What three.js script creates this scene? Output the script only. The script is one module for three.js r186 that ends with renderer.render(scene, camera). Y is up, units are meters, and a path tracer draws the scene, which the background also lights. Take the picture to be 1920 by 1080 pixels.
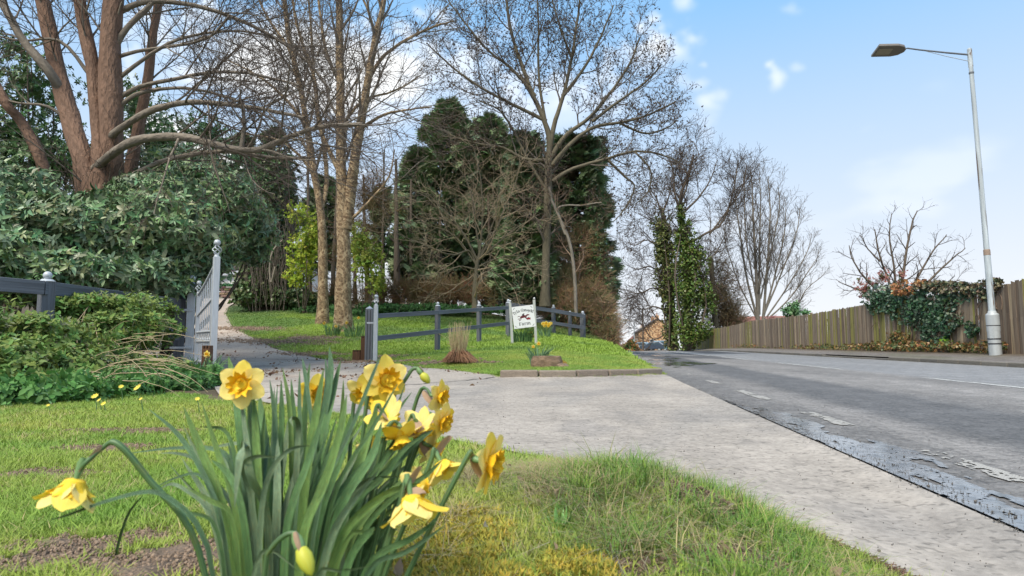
import * as THREE from 'three';
import { mergeGeometries } from 'three/addons/utils/BufferGeometryUtils.js';
import { RoundedBoxGeometry } from 'three/addons/geometries/RoundedBoxGeometry.js';

// ---------------------------------------------------------------- camera, sky, sun, exposure
const V = (x, y, z) => new THREE.Vector3(x, y, z);
const scene = new THREE.Scene();
const EYE = 0.48, PITCH = THREE.MathUtils.degToRad(5), FPX = 1200;
const camera = new THREE.PerspectiveCamera(THREE.MathUtils.radToDeg(2 * Math.atan(540 / FPX)), 16 / 9, 0.05, 3000);
camera.position.set(0, EYE, 0);
camera.rotation.x = PITCH;
camera.focus = 4.5; camera.userData.fStop = 9;
const renderer = new THREE.WebGLRenderer({ antialias: true });
renderer.toneMapping = THREE.LinearToneMapping;
renderer.toneMappingExposure = 1.95;
renderer.shadowMap.enabled = true;
const SUN_DIR = V(-0.30, 0.82, 0.50).normalize();
const sun = new THREE.DirectionalLight(new THREE.Color(1, 0.90, 0.74), 2.6);
sun.name = 'sun';
sun.position.copy(SUN_DIR).multiplyScalar(80);
sun.castShadow = true; sun.shadow.radius = 40; sun.shadow.mapSize.set(4096, 4096);
Object.assign(sun.shadow.camera, { left: -50, right: 50, top: 50, bottom: -50, near: 1, far: 220 });
scene.add(sun, sun.target);

// ---------------------------------------------------------------- random numbers and noise
function mulberry(a) { return () => { a = (a + 0x6d2b79f5) | 0; let t = Math.imul(a ^ (a >>> 15), 1 | a); t = (t + Math.imul(t ^ (t >>> 7), 61 | t)) ^ t; return ((t ^ (t >>> 14)) >>> 0) / 4294967296; }; }
const { clamp, lerp } = THREE.MathUtils;
const ss = (a, b, x) => { const t = clamp((x - a) / (b - a), 0, 1); return t * t * (3 - 2 * t); };
function hash(x, y, z = 0) { let h = Math.imul(x | 0, 374761393) + Math.imul(y | 0, 668265263) + Math.imul(z | 0, 1274126177); h = Math.imul(h ^ (h >>> 13), 1274126177); return ((h ^ (h >>> 16)) >>> 0) / 4294967296; }
const fade = (t) => t * t * (3 - 2 * t);
function vnoise(x, y, z = 0, per = 0) {
  const xi = Math.floor(x), yi = Math.floor(y), zi = Math.floor(z), u = fade(x - xi), v = fade(y - yi), w = fade(z - zi);
  const m = per ? (a) => ((a % per) + per) % per : (a) => a;
  const c = (i, j, k) => hash(m(xi + i), m(yi + j), zi + k);
  const f = (k) => lerp(lerp(c(0, 0, k), c(1, 0, k), u), lerp(c(0, 1, k), c(1, 1, k), u), v);
  return w === 0 ? f(0) : lerp(f(0), f(1), w);
}
function fbm(x, y, z = 0, oct = 4, per = 0) { let s = 0, a = 0.5, n = 0; for (let i = 0; i < oct; i++) { s += a * vnoise(x, y, z, per); n += a; a *= 0.5; x *= 2; y *= 2; z *= 2; per *= 2; } return s / n; }

{ // the sky: pale towards the horizon, blue above, white cloud on the left and a few small puffs on the right
  const W = 2048, HH = 1024, data = new Float32Array(W * HH * 4);
  const puff = [[1236, 82, 58, 46, 0.95], [1215, 105, 60, 40, 0.5], [1300, 152, 36, 20, 0.6], [1336, 190, 30, 24, 0.62], [1352, 182, 22, 13, 0.5], [1326, 232, 26, 40, 0.3], [1453, 148, 17, 24, 0.75], [1492, 127, 16, 10, 0.4], [1284, 6, 30, 18, 0.65], [1490, 16, 30, 12, 0.35],
    [820, 110, 130, 80, 0.7], [700, 120, 120, 70, 0.5], [560, 90, 120, 60, 0.45], [350, 60, 110, 70, 0.6], [380, 330, 160, 90, 0.4], [960, 190, 170, 70, 0.55], [250, 180, 60, 80, 0.4], [1060, 180, 130, 70, 0.5]];
  for (let r = 0; r < HH; r++) {
    const up = ((r + 0.5) / HH - 0.5) * Math.PI, y = Math.sin(up), el = up * 180 / Math.PI;
    for (let c = 0; c < W; c++) {
      const az = ((c + 0.5) / W - 0.5) * 2 * Math.PI, x = Math.cos(az) * Math.cos(up), z = Math.sin(az) * Math.cos(up), i = (r * W + c) * 4;
      const t = Math.pow(clamp(el / 28, 0, 1), 1.05);
      let R = lerp(0.505, 0.166, t), G = lerp(0.512, 0.32, t), B = lerp(0.522, 0.522, t);
      // cloud field: noise in a flattened dome
      let a = 0;
      if (y > 0.0) {
        const k = 1 / (y + 0.22), n = fbm(x * k * 2.3 + 7.1, z * k * 2.3 + 3.3, 0, 5);
        const side = 0.85 * ss(0.35, -0.35, x + 0.12) * ss(0.6, -0.2, z) + 1.1 * ss(-0.1, 0.5, z);  // more cloud to the left and behind
        a = ss(0.50, 0.72, n + 0.18 * (side - 0.7)) * 0.9;
        const zc = y * Math.sin(PITCH) - z * Math.cos(PITCH);   // direction -> the sky as the photograph frames it
        if (zc > 0.2) {
          const px = 960 + FPX * x / zc, py = 540 - FPX * (y * Math.cos(PITCH) + z * Math.sin(PITCH)) / zc;
          if (px > 1050) a *= 0.25;
          const nn = fbm(px / 30, py / 24, 5, 6), n2 = fbm(px / 50, py / 50, 9, 5);
          for (const [cx, cy, rx, ry, o] of puff) { const q = Math.hypot((px - cx + (n2 - 0.5) * rx * 1.4) / rx, (py - cy + (nn - 0.5) * ry * 1.6) / ry); a = Math.max(a, o * ss(1.3, 0.15, q + 1.1 * (0.5 - nn)) * (px > 1250 ? 0.75 : 1) * (0.42 + 0.68 * nn)); }
        }
      }
      a = clamp(a, 0, 1);
      const cw = 0.65;
      data[i] = lerp(R, cw * (0.97 + 0.06 * a), a); data[i + 1] = lerp(G, cw * (0.975 + 0.05 * a), a); data[i + 2] = lerp(B, cw, a); data[i + 3] = 1;
    }
  }
  const t = new THREE.DataTexture(data, W, HH, THREE.RGBAFormat, THREE.FloatType);
  t.mapping = THREE.EquirectangularReflectionMapping; t.magFilter = THREE.LinearFilter; t.needsUpdate = true;
  scene.background = t; scene.environment = t;
}

// ---------------------------------------------------------------- geometry helpers
const CP = Math.cos(PITCH), SP = Math.sin(PITCH);
function at(px, py, Z) { const a = (px - 960) / FPX, b = (540 - py) / FPX, k = Z / (CP - b * SP); return V(a * k, EYE + k * (b * CP + SP), -Z); }
const U_ = Math.atan(155 / 1200), RU = V(Math.sin(U_), 0, -Math.cos(U_)), RV = V(Math.cos(U_), 0, Math.sin(U_));   // along the road, across it
const road = (s, d, y = 0) => V(RU.x * s + RV.x * d, y, RU.z * s + RV.z * d);
const sd = (x, z) => [x * RU.x + z * RU.z, x * RV.x + z * RV.z];

class MB {   // collects triangles, then one named Mesh
  constructor() { this.p = []; this.n = []; this.u = []; this.c = []; this.i = []; this.col = null; }
  vert(p, n, u, v) { this.p.push(p.x, p.y, p.z); this.n.push(n.x, n.y, n.z); this.u.push(u, v); if (this.col) this.c.push(...this.col); return this.p.length / 3 - 1; }
  quad(a, b, c, d, uvs) { const n = b.clone().sub(a).cross(d.clone().sub(a)).normalize(), L = a.distanceTo(b), M = a.distanceTo(d); const k = [[0, 0], [L, 0], [L, M], [0, M]]; const v = [a, b, c, d].map((q, j) => this.vert(q, n, ...(uvs ? uvs[j] : k[j]))); this.i.push(v[0], v[1], v[2], v[0], v[2], v[3]); }
  tri(a, b, c) { const n = b.clone().sub(a).cross(c.clone().sub(a)).normalize(); const v = [a, b, c].map((q) => this.vert(q, n, q.x + q.z, q.y)); this.i.push(...v); }
  box(cx, cy, cz, sx, sy, sz, m) { this.geom(new THREE.BoxGeometry(sx, sy, sz), (m || new THREE.Matrix4()).clone().multiply(new THREE.Matrix4().makeTranslation(cx, cy, cz))); }
  geom(g, m) {
    const q = m ? g.clone().applyMatrix4(m) : g, P = q.attributes.position, N = q.attributes.normal, T = q.attributes.uv, b = this.p.length / 3;
    for (let k = 0; k < P.count; k++) { this.p.push(P.getX(k), P.getY(k), P.getZ(k)); this.n.push(N.getX(k), N.getY(k), N.getZ(k)); this.u.push(T ? T.getX(k) : 0, T ? T.getY(k) : 0); if (this.col) this.c.push(...this.col); }
    if (q.index) for (let k = 0; k < q.index.count; k++) this.i.push(b + q.index.getX(k)); else for (let k = 0; k < P.count; k++) this.i.push(b + k);
    return this;
  }
  tube(pts, rad, sides = 6, cap = true, lump = 0, seed = 0) {
    const n = pts.length; if (n < 2) return this;
    let T = pts[1].clone().sub(pts[0]).normalize(), A = Math.abs(T.y) < 0.9 ? V(0, 1, 0) : V(1, 0, 0), B = V(), len = 0;
    A.addScaledVector(T, -A.dot(T)).normalize();
    const base = this.p.length / 3, nv = V(), pv = V();
    for (let k = 0; k < n; k++) {
      if (k) len += pts[k].distanceTo(pts[k - 1]);
      T.copy(pts[Math.min(n - 1, k + 1)]).sub(pts[Math.max(0, k - 1)]).normalize();
      A.addScaledVector(T, -A.dot(T)).normalize(); B.crossVectors(T, A);
      for (let j = 0; j <= sides; j++) {
        const t = j % sides / sides * Math.PI * 2, cs = Math.cos(t), sn = Math.sin(t);
        nv.set(0, 0, 0).addScaledVector(A, cs).addScaledVector(B, sn);
        const r = rad[k] * (1 + (lump ? lump * (vnoise(cs * 1.7 + 9, sn * 1.7 + 5, len * 1.3 / Math.max(0.15, rad[0]) * 0.35 + seed) * 2 - 1) : 0));
        pv.copy(pts[k]).addScaledVector(nv, r);
        this.vert(pv, nv, j / sides * Math.max(1, Math.round(rad[0] * 12.6)) * 0.5, len);
      }
    }
    for (let k = 0; k < n - 1; k++) for (let j = 0; j < sides; j++) { const a = base + k * (sides + 1) + j, b = a + sides + 1; this.i.push(a, a + 1, b, a + 1, b + 1, b); }
    if (cap && rad[n - 1] > 0.004) { T.copy(pts[n - 1]).sub(pts[n - 2]).normalize(); const c = this.vert(pts[n - 1], T, 0, len), o = base + (n - 1) * (sides + 1); for (let j = 0; j < sides; j++) this.i.push(c, o + j, o + j + 1); }
    return this;
  }
  geometry() {
    const g = new THREE.BufferGeometry();
    g.setAttribute('position', new THREE.BufferAttribute(new Float32Array(this.p), 3)); g.setAttribute('normal', new THREE.BufferAttribute(new Float32Array(this.n), 3)); g.setAttribute('uv', new THREE.BufferAttribute(new Float32Array(this.u), 2));
    if (this.c.length) g.setAttribute('color', new THREE.BufferAttribute(new Float32Array(this.c), 3));
    g.setIndex(new THREE.BufferAttribute(new Uint32Array(this.i), 1));
    return g;
  }
  build(name, mat, parent) { return mesh(name, this.geometry(), mat, parent); }
}
const used = {};
function numbered(n) { used[n] = (used[n] ?? -1) + 1; return used[n] ? n + '_' + String(used[n]).padStart(3, '0') : n; }
function mesh(name, g, mat, parent) { const m = new THREE.Mesh(g, mat); m.castShadow = m.receiveShadow = true; if (parent && parent !== scene) { m.name = name; parent.add(m); } else { m.name = numbered(name); scene.add(m); } return m; }
function thing(name, label, category, pos = V(0, 0, 0), group) { const o = new THREE.Group(); o.name = numbered(name); o.position.copy(pos); o.userData = { label, category }; if (group) o.userData.group = group; scene.add(o); return o; }
function part(name, parent, pos) { const o = new THREE.Group(); o.name = name; if (pos) o.position.copy(pos); parent.add(o); return o; }
function tag(o, label, category, group) { o.userData.label = label; o.userData.category = category; if (group) o.userData.group = group; return o; }
function structure(o) { o.userData.kind = 'structure'; return o; }
function stuff(o) { o.userData.kind = 'stuff'; return o; }
const _m = new THREE.Matrix4(), _q = new THREE.Quaternion(), _s = V();
function inst(name, g, mat, items, parent) {   // items: {p, q, s, c}
  const m = new THREE.InstancedMesh(g, mat, items.length);
  items.forEach((it, k) => { _s.set(1, 1, 1).multiplyScalar(it.s ?? 1); if (it.sy) _s.y = it.sy; m.setMatrixAt(k, _m.compose(it.p, it.q ?? _q.identity(), _s)); if (it.c) m.setColorAt(k, it.c); });
  m.name = parent && parent !== scene ? name : numbered(name); (parent || scene).add(m); m.castShadow = m.receiveShadow = true; m.userData.kind = 'stuff';
  return m;
}
const qYto = (dir, spin = 0) => new THREE.Quaternion().setFromUnitVectors(V(0, 1, 0), dir).multiply(new THREE.Quaternion().setFromAxisAngle(V(0, 1, 0), spin));
const C = (r, g, b) => new THREE.Color().setRGB(r, g, b);

// ---------------------------------------------------------------- textures (all grey around 0.8, coloured by the material) and materials
function tex(w, h, f, srgb = true) {
  const d = new Uint8Array(w * h * 4);
  for (let y = 0; y < h; y++) for (let x = 0; x < w; x++) { const v = f(x / w, y / h), i = (y * w + x) * 4, a = Array.isArray(v) ? v : [v, v, v]; for (let c = 0; c < 3; c++) d[i + c] = clamp(a[c], 0, 1) * 255; d[i + 3] = 255; }
  const t = new THREE.DataTexture(d, w, h); t.wrapS = t.wrapT = THREE.RepeatWrapping; t.magFilter = THREE.LinearFilter; t.minFilter = THREE.LinearMipmapLinearFilter; t.generateMipmaps = true; if (srgb) t.colorSpace = THREE.SRGBColorSpace; t.needsUpdate = true; return t;
}
const T_bark = tex(256, 512, (u, v) => { const n = fbm(u * 24, v * 10, 0, 4, 0), w = fbm(((u * 10) % 10) + 0, v * 4, 3, 3, 0); const e = Math.min(1, Math.min(u, 1 - u) * 12); return 0.62 + 0.5 * ((n * e + 0.5 * (1 - e)) - 0.5) + 0.45 * ((w * e + 0.5 * (1 - e)) - 0.5) + 0.12; }, false);
const T_lichen = tex(256, 512, (u, v) => { const n = fbm(u * 14, v * 20, 2, 4), p = ss(0.5, 0.66, fbm(u * 5, v * 9, 8, 4)), k = ss(0.56, 0.68, fbm(u * 14, v * 24, 4, 3)); let c = [0.61, 0.545, 0.455].map((q) => q * (0.72 + 0.56 * n)); c = c.map((q, j) => lerp(q, [0.82, 0.76, 0.66][j], p * 0.75)); return c.map((q, j) => lerp(q, [0.36, 0.26, 0.19][j], k * 0.6)); });
const T_wood = tex(256, 512, (u, v) => { const g = fbm(u * 40, v * 3, 1, 4), k = fbm(u * 9, v * 2.2, 6, 3), c = fbm(u * 90, v * 8, 2, 2); return 0.5 + 0.5 * (g - 0.4) + 0.5 * (k - 0.4) + 0.2 * (c - 0.5); }, false);
const T_asph = tex(512, 512, (u, v) => { const a = hash(Math.floor(u * 512), Math.floor(v * 512)), n = vnoise(u * 128, v * 128, 0, 128), q = vnoise(u * 44, v * 44, 3, 44), m = fbm(u * 8, v * 8, 0, 4, 8); return 0.72 + 0.4 * (n - 0.5) + 0.5 * (q - 0.5) + 0.22 * (a - 0.5) + 0.35 * (m - 0.5); }, false);
const T_conc = tex(512, 512, (u, v) => { const a = hash(Math.floor(u * 512), Math.floor(v * 512)), n = vnoise(u * 90, v * 90, 2, 90), m = fbm(u * 6, v * 6, 4, 5, 6), s = ss(0.76, 0.84, vnoise(u * 60, v * 60, 7, 60)); const q = vnoise(u * 34, v * 34, 5, 34); return 0.8 + 0.16 * (a - 0.5) + 0.2 * (n - 0.5) + 0.22 * (q - 0.5) + 0.3 * (m - 0.5) - 0.25 * s; }, false);
const T_soil = tex(512, 512, (u, v) => { const n = fbm(u * 16, v * 16, 1, 5, 16), a = hash(Math.floor(u * 256), Math.floor(v * 256)); return 0.78 + 0.9 * (n - 0.5) + 0.2 * (a - 0.5); }, false);
const T_leaf = tex(128, 128, (u, v) => 0.86 + 0.25 * (fbm(u * 6, v * 12, 3, 3) - 0.5) + 0.06 * Math.cos(u * 60), false);
const T_grain = tex(256, 256, (u, v) => 0.86 + 0.3 * (fbm(u * 12, v * 12, 9, 4, 12) - 0.5), false);
const rep = (t, x, y) => { const k = t.clone(); k.repeat.set(x, y); k.needsUpdate = true; return k; };
const std = (c, o = {}) => new THREE.MeshStandardMaterial({ color: c, roughness: 0.85, ...o });
const phy = (c, o = {}) => new THREE.MeshPhysicalMaterial({ color: c, roughness: 0.6, ...o });
const M = {
  barkRed: std(C(0.235, 0.14, 0.095), { map: T_bark, bumpMap: T_bark, bumpScale: 0.05 }),
  barkGrey: std(C(0.24, 0.205, 0.165), { map: T_bark, bumpMap: T_bark, bumpScale: 0.03 }),
  barkLichen: std(C(0.66, 0.61, 0.52), { map: T_lichen, bumpMap: T_bark, bumpScale: 0.03 }),
  barkDark: std(C(0.15, 0.118, 0.09), { map: T_bark, bumpMap: T_bark, bumpScale: 0.03 }),
  barkOlive: std(C(0.155, 0.135, 0.09), { map: T_bark, bumpMap: T_bark, bumpScale: 0.02 }),
  barkPale: std(C(0.27, 0.24, 0.20), { map: T_bark, bumpMap: T_bark, bumpScale: 0.02 }),
  twigDark: std(C(0.07, 0.052, 0.042)), twigBrown: std(C(0.20, 0.14, 0.10)), twigRed: std(C(0.17, 0.085, 0.07)), twigOlive: std(C(0.31, 0.24, 0.16)), twigGrey: std(C(0.13, 0.11, 0.092)), straw: std(C(0.52, 0.42, 0.24)), cane: std(C(0.40, 0.32, 0.20)),
  leaf: phy(C(1, 1, 1), { roughness: 0.42, map: T_leaf, specularIntensity: 0.8 }),
  leafThin: phy(C(1, 1, 1), { roughness: 0.75, transmission: 0.35, thickness: 0, specularIntensity: 0.5 }),
  grass: phy(C(1, 1, 1), { roughness: 0.8, transmission: 0.35, thickness: 0, specularIntensity: 0.4 }),
  conifer: std(C(1, 1, 1), { roughness: 0.8 }),
  paintGrey: std(C(0.165, 0.185, 0.225), { map: rep(T_wood, 1, 1), bumpMap: T_wood, bumpScale: 0.004, roughness: 0.7 }),
  gateMetal: std(C(0.50, 0.545, 0.60), { map: T_grain, roughness: 0.45, metalness: 0.15 }),
  gateDark: std(C(0.16, 0.18, 0.21), { map: T_grain, roughness: 0.5 }),
  stump: std(C(0.17, 0.085, 0.045), { map: T_wood, bumpMap: T_wood, bumpScale: 0.006 }),
  galv: std(C(0.46, 0.50, 0.53), { map: rep(T_grain, 1, 1), roughness: 0.55, metalness: 0.1 }),
  black: std(C(0.03, 0.03, 0.035), { roughness: 0.5 }),
  white: std(C(0.72, 0.73, 0.74), { roughness: 0.6, map: T_grain }),
};

// ---------------------------------------------------------------- the lie of the land
const LAND = [  // x, distance ahead, height
  [-1, -0.3, 0.03], [-1.2, 1.2, 0.04], [-1.3, 2.5, 0.03], [-2.5, 4, 0.03], [-2.6, 5.6, 0.02], [-5, 4, 0.06], [-4.6, 7, 0.14], [-8, 6, 0.22], [-5.4, 10.4, 0.06], [0, -2, 0.05], [1, -3, 0],
  [-0.45, 0.95, 0.07], [-0.1, 1.0, 0.10], [0.14, 1.3, 0.10], [0.34, 1.75, 0.135], [0.44, 1.52, 0.135], [0.54, 1.42, 0.06], [0.3, 1.15, 0.10], [0.14, 2.25, 0.05], [-0.2, 2.2, 0.05], [-0.26, 2.9, 0.015], [0.45, 2.25, 0], [0.69, 1.72, 0], [0.80, 1.3, 0], [0.9, 0.8, 0], [1, 0, 0], [-0.9, 4.2, 0], [-0.2, 3.4, 0],
  [1.5, 3, 0], [1, 6, 0], [-2, 8, 0.0], [0, 8.4, 0], [-4, 9.3, 0.02], [2.2, 8.8, 0], [-2.7, 11.6, 0.06], [-2.9, 13.4, 0.12], [-0.5, 9.6, 0.03], [-1.6, 10.9, 0.06],
  [-0.12, 8.98, 0], [0.4, 8.95, 0], [0.9, 9.08, 0], [1.36, 9.24, 0], [1.84, 9.5, 0], [2.28, 9.98, 0], [-0.1, 9.22, 0.075], [0.4, 9.19, 0.085], [0.9, 9.3, 0.085], [1.36, 9.48, 0.085], [1.8, 9.78, 0.08], [2.15, 10.3, 0.06], [-0.9, 11.2, 0.17], [0.6, 10.2, 0.12], [1.8, 12.5, 0.2], [-0.3, 12.5, 0.26], [0.29, 15.2, 0.5], [-1.75, 15.1, 0.31], [-0.86, 17, 0.52], [-0.11, 18.8, 0.72], [1.55, 24, 0.86], [2.7, 24.8, 0.64], [1.9, 18, 0.48], [2.4, 15, 0.22],
  [-4.2, 14.2, 0.12], [-5.9, 16, 0.35], [-8.7, 20, 0.98], [-11.3, 25.5, 1.65], [-13.3, 30, 2.23], [-15, 36, 3.0], [-16, 42, 3.3], [-7.6, 13.2, 0.25], [-9.5, 16.4, 0.55], [-12, 21.5, 1.1], [-14.8, 26.5, 1.75], [-17, 31, 2.35], [-18.8, 37, 3.1],
  [-5.3, 20, 0.93], [-6.4, 21.6, 1.17], [-3, 18, 0.62], [-3.5, 22, 1.15], [-2, 27, 1.7], [1.6, 27.5, 1.5], [-2, 31, 2.1], [3.4, 29, 0.9], [-7, 30, 2.3], [-11, 38, 3.1], [-9, 26, 1.8], [-20, 44, 3.8], [-22, 22, 1.8], [-12, 14, 0.75], [-16, 10, 0.9], [-26, 10, 1.6], [-9, 10.5, 0.4], [-14, 2, 0.7], [-30, 60, 6], [-4, 45, 3.2], [2, 45, 1.6], [-60, 30, 6], [0, 80, 2], [-40, 100, 7], [-30, -20, 0.8], [0, -30, 0], [60, 20, 0], [100, 100, -1],
];
const KW = (() => {   // biharmonic spline through the points
  const n = LAND.length, N = n + 3, A = [];
  for (let i = 0; i < n; i++) { A.push([]); for (let j = 0; j < n; j++) A[i].push(Math.hypot(LAND[i][0] - LAND[j][0], LAND[i][1] - LAND[j][1])); A[i].push(1, LAND[i][0], LAND[i][1], LAND[i][2]); }
  for (let k = 0; k < 3; k++) { const r = []; for (let j = 0; j < n; j++) r.push(k ? LAND[j][k - 1] : 1); r.push(0, 0, 0, 0); A.push(r); }
  for (let c = 0; c < N; c++) { let p = c; for (let r = c + 1; r < N; r++) if (Math.abs(A[r][c]) > Math.abs(A[p][c])) p = r; [A[c], A[p]] = [A[p], A[c]]; for (let r = 0; r < N; r++) if (r !== c) { const f = A[r][c] / A[c][c]; if (f) for (let k = c; k <= N; k++) A[r][k] -= f * A[c][k]; } }
  return A.map((r, i) => r[N] / r[i]);
})();
const roadY = (s) => (s < 45 ? 0 : -0.012 * (s - 45));
const KERB_D = 8.55, FENCE_D = 10.3, EDGE_D = 1.06;
function H(x, Z) {
  const n = LAND.length; let y = KW[n] + KW[n + 1] * x + KW[n + 2] * Z;
  for (let i = 0; i < n; i++) y += KW[i] * Math.hypot(x - LAND[i][0], Z - LAND[i][1]);
  const far = Math.hypot(x, Z); y = lerp(y, 4, ss(70, 160, far));
  const [s, d] = sd(x, -Z), r = roadY(s);
  const edge = s < 9 ? [0.85, 1.06] : [lerp(0.7, -0.1, ss(12, 28, s)), 1.12];
  y = lerp(y, r, ss(edge[0], edge[1], d));
  if (d > KERB_D) y = lerp(r + 0.085, r + 0.2, ss(KERB_D, FENCE_D, d));
  return y;
}
const ground = (x, Z, up = 0) => V(x, H(x, Z) + up, -Z);
function hit(px, py, from = 0.7) { let p, q; for (let Z = from; Z < 120; Z *= 1.004) { p = at(px, py, Z); if (p.y < H(p.x, Z)) { return q || p; } q = p; } return p; }
// outlines in plan (x, distance)
const roadP = (s, d) => { const p = road(s, d); return [p.x, -p.z]; };
const DRIVE_R = [[-0.2, 9.05], [-0.55, 9.75], [-1.5, 10.9], [-2.65, 12.9], [-3.6, 13.7], [-5.9, 16], [-8.7, 20], [-11.4, 25.5], [-13.3, 30], [-14.6, 34], [-14.6, 37.5], [-13.4, 40.5]];
const DRIVE_L = [[-14.5, 43.5], [-17.2, 42], [-18.6, 38], [-17, 31], [-14.8, 26.5], [-12, 21.5], [-9.5, 16.4], [-7.4, 13], [-5.35, 10.6], [-3.9, 8.2], [-2.6, 5.75], [-0.95, 4.2], [-0.3, 3.2], [0.09, 2.68], [0.4, 2.22], [0.6, 1.83], [0.71, 1.55], [0.78, 1.3], [0.85, 0.9], [0.92, 0.3], [1.0, -1.5], [1.1, -4]];
const APRON = [...[[-4, EDGE_D], [0, EDGE_D], [2, EDGE_D], [4, EDGE_D], [6, EDGE_D], [8, EDGE_D], [9.6, EDGE_D + 0.02], [10.35, EDGE_D]].map((q) => roadP(...q)), [2.33, 10.05], [1.85, 9.55], [1.36, 9.3], [0.9, 9.15], [0.36, 9.02], ...DRIVE_R, ...DRIVE_L];
const ISLAND = [[-0.2, 9.02], [0.36, 8.98], [0.9, 9.1], [1.36, 9.25], [1.85, 9.5], [2.34, 10.05], roadP(14, 1.15), roadP(20, 1.1), roadP(27, 1.05), [1.5, 27.5], [-3, 27.5], [-9, 28], [-12, 32], [-13.6, 34], [-13.2, 30], [-11.3, 25.5], [-8.6, 20], [-5.8, 16], [-3.5, 13.75], [-2.6, 12.95], [-1.45, 10.95], [-0.5, 9.8]];
const LAWN = [[-0.32, 3.18], [-0.97, 4.18], [-2.65, 5.7], [-3.1, 5.75], [-3.6, 5.6], [-4.2, 4.9], [-5.2, 4.7], [-7, 4.6], [-7, -0.5], [0.9, -0.5], [0.84, 0.9], [0.77, 1.3], [0.69, 1.55], [0.58, 1.83], [0.38, 2.2], [0.07, 2.66]];
function inside(P, x, z) { let c = false; for (let i = 0, j = P.length - 1; i < P.length; j = i++) { const [a, b] = P[i], [e, f] = P[j]; if ((b > z) !== (f > z) && x < ((e - a) * (z - b)) / (f - b) + a) c = !c; } return c; }
function edgeDist(P, x, z) { let m = 1e9; for (let i = 0, j = P.length - 1; i < P.length; j = i++) { const [a, b] = P[j], [e, f] = P[i], dx = e - a, dz = f - b, t = clamp(((x - a) * dx + (z - b) * dz) / (dx * dx + dz * dz), 0, 1); m = Math.min(m, Math.hypot(x - a - dx * t, z - b - dz * t)); } return inside(P, x, z) ? m : -m; }
const apronBox = [-19, 2.6];

// bare earth in the lawn, moss on the verge: places where there is another matter
const BARE = [[-1.95, 3.35, 0.30, 0.10], [-1.72, 2.78, 0.22, 0.09], [-1.55, 2.2, 0.22, 0.07], [-0.62, 1.28, 0.17, 0.16], [-0.86, 1.36, 0.15, 0.11], [0.42, 1.68, 0.07, 0.06], [0.20, 1.12, 0.11, 0.07], [0.08, 1.55, 0.06, 0.04], [0.36, 1.2, 0.13, 0.07], [0.43, 1.55, 0.11, 0.13], [0.22, 1.62, 0.05, 0.05], [-3.1, 14.3, 0.8, 0.35], [-4.6, 15.2, 0.9, 0.35], [-6.3, 17.2, 1.5, 0.5], [-8.2, 19.9, 1.2, 0.5], [-5.6, 18, 0.9, 0.6], [-3.2, 13.4, 0.4, 0.4], [-1.2, 11.6, 0.5, 0.3], [-0.5, 11.0, 0.35, 0.12], [-2.2, 12.6, 0.4, 0.25], [-2.45, 5.5, 0.2, 0.25], [-1.9, 5.0, 0.12, 0.12]];
function bare(x, Z) { let m = 0; const n = fbm(x * 9 + 40, Z * 9 + 40, 0, 4); for (const [a, b, r, q] of BARE) { const k = Math.hypot((x - a) / r, (Z - b) / q); if (k < 2) m = Math.max(m, ss(1.35, 0.7, k + (n - 0.5) * 2.2)); } return m; }
function moss(x, Z) { const k = Math.min(Math.hypot((x + 0.12) / 0.10, (Z - 1.2) / 0.26), Math.hypot((x + 0.04) / 0.10, (Z - 1.0) / 0.10), Math.hypot((x - 0.10) / 0.07, (Z - 1.1) / 0.06)); return ss(1.2, 0.6, k + (fbm(x * 14, Z * 14, 3, 3) - 0.5) * 1.3); }

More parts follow.
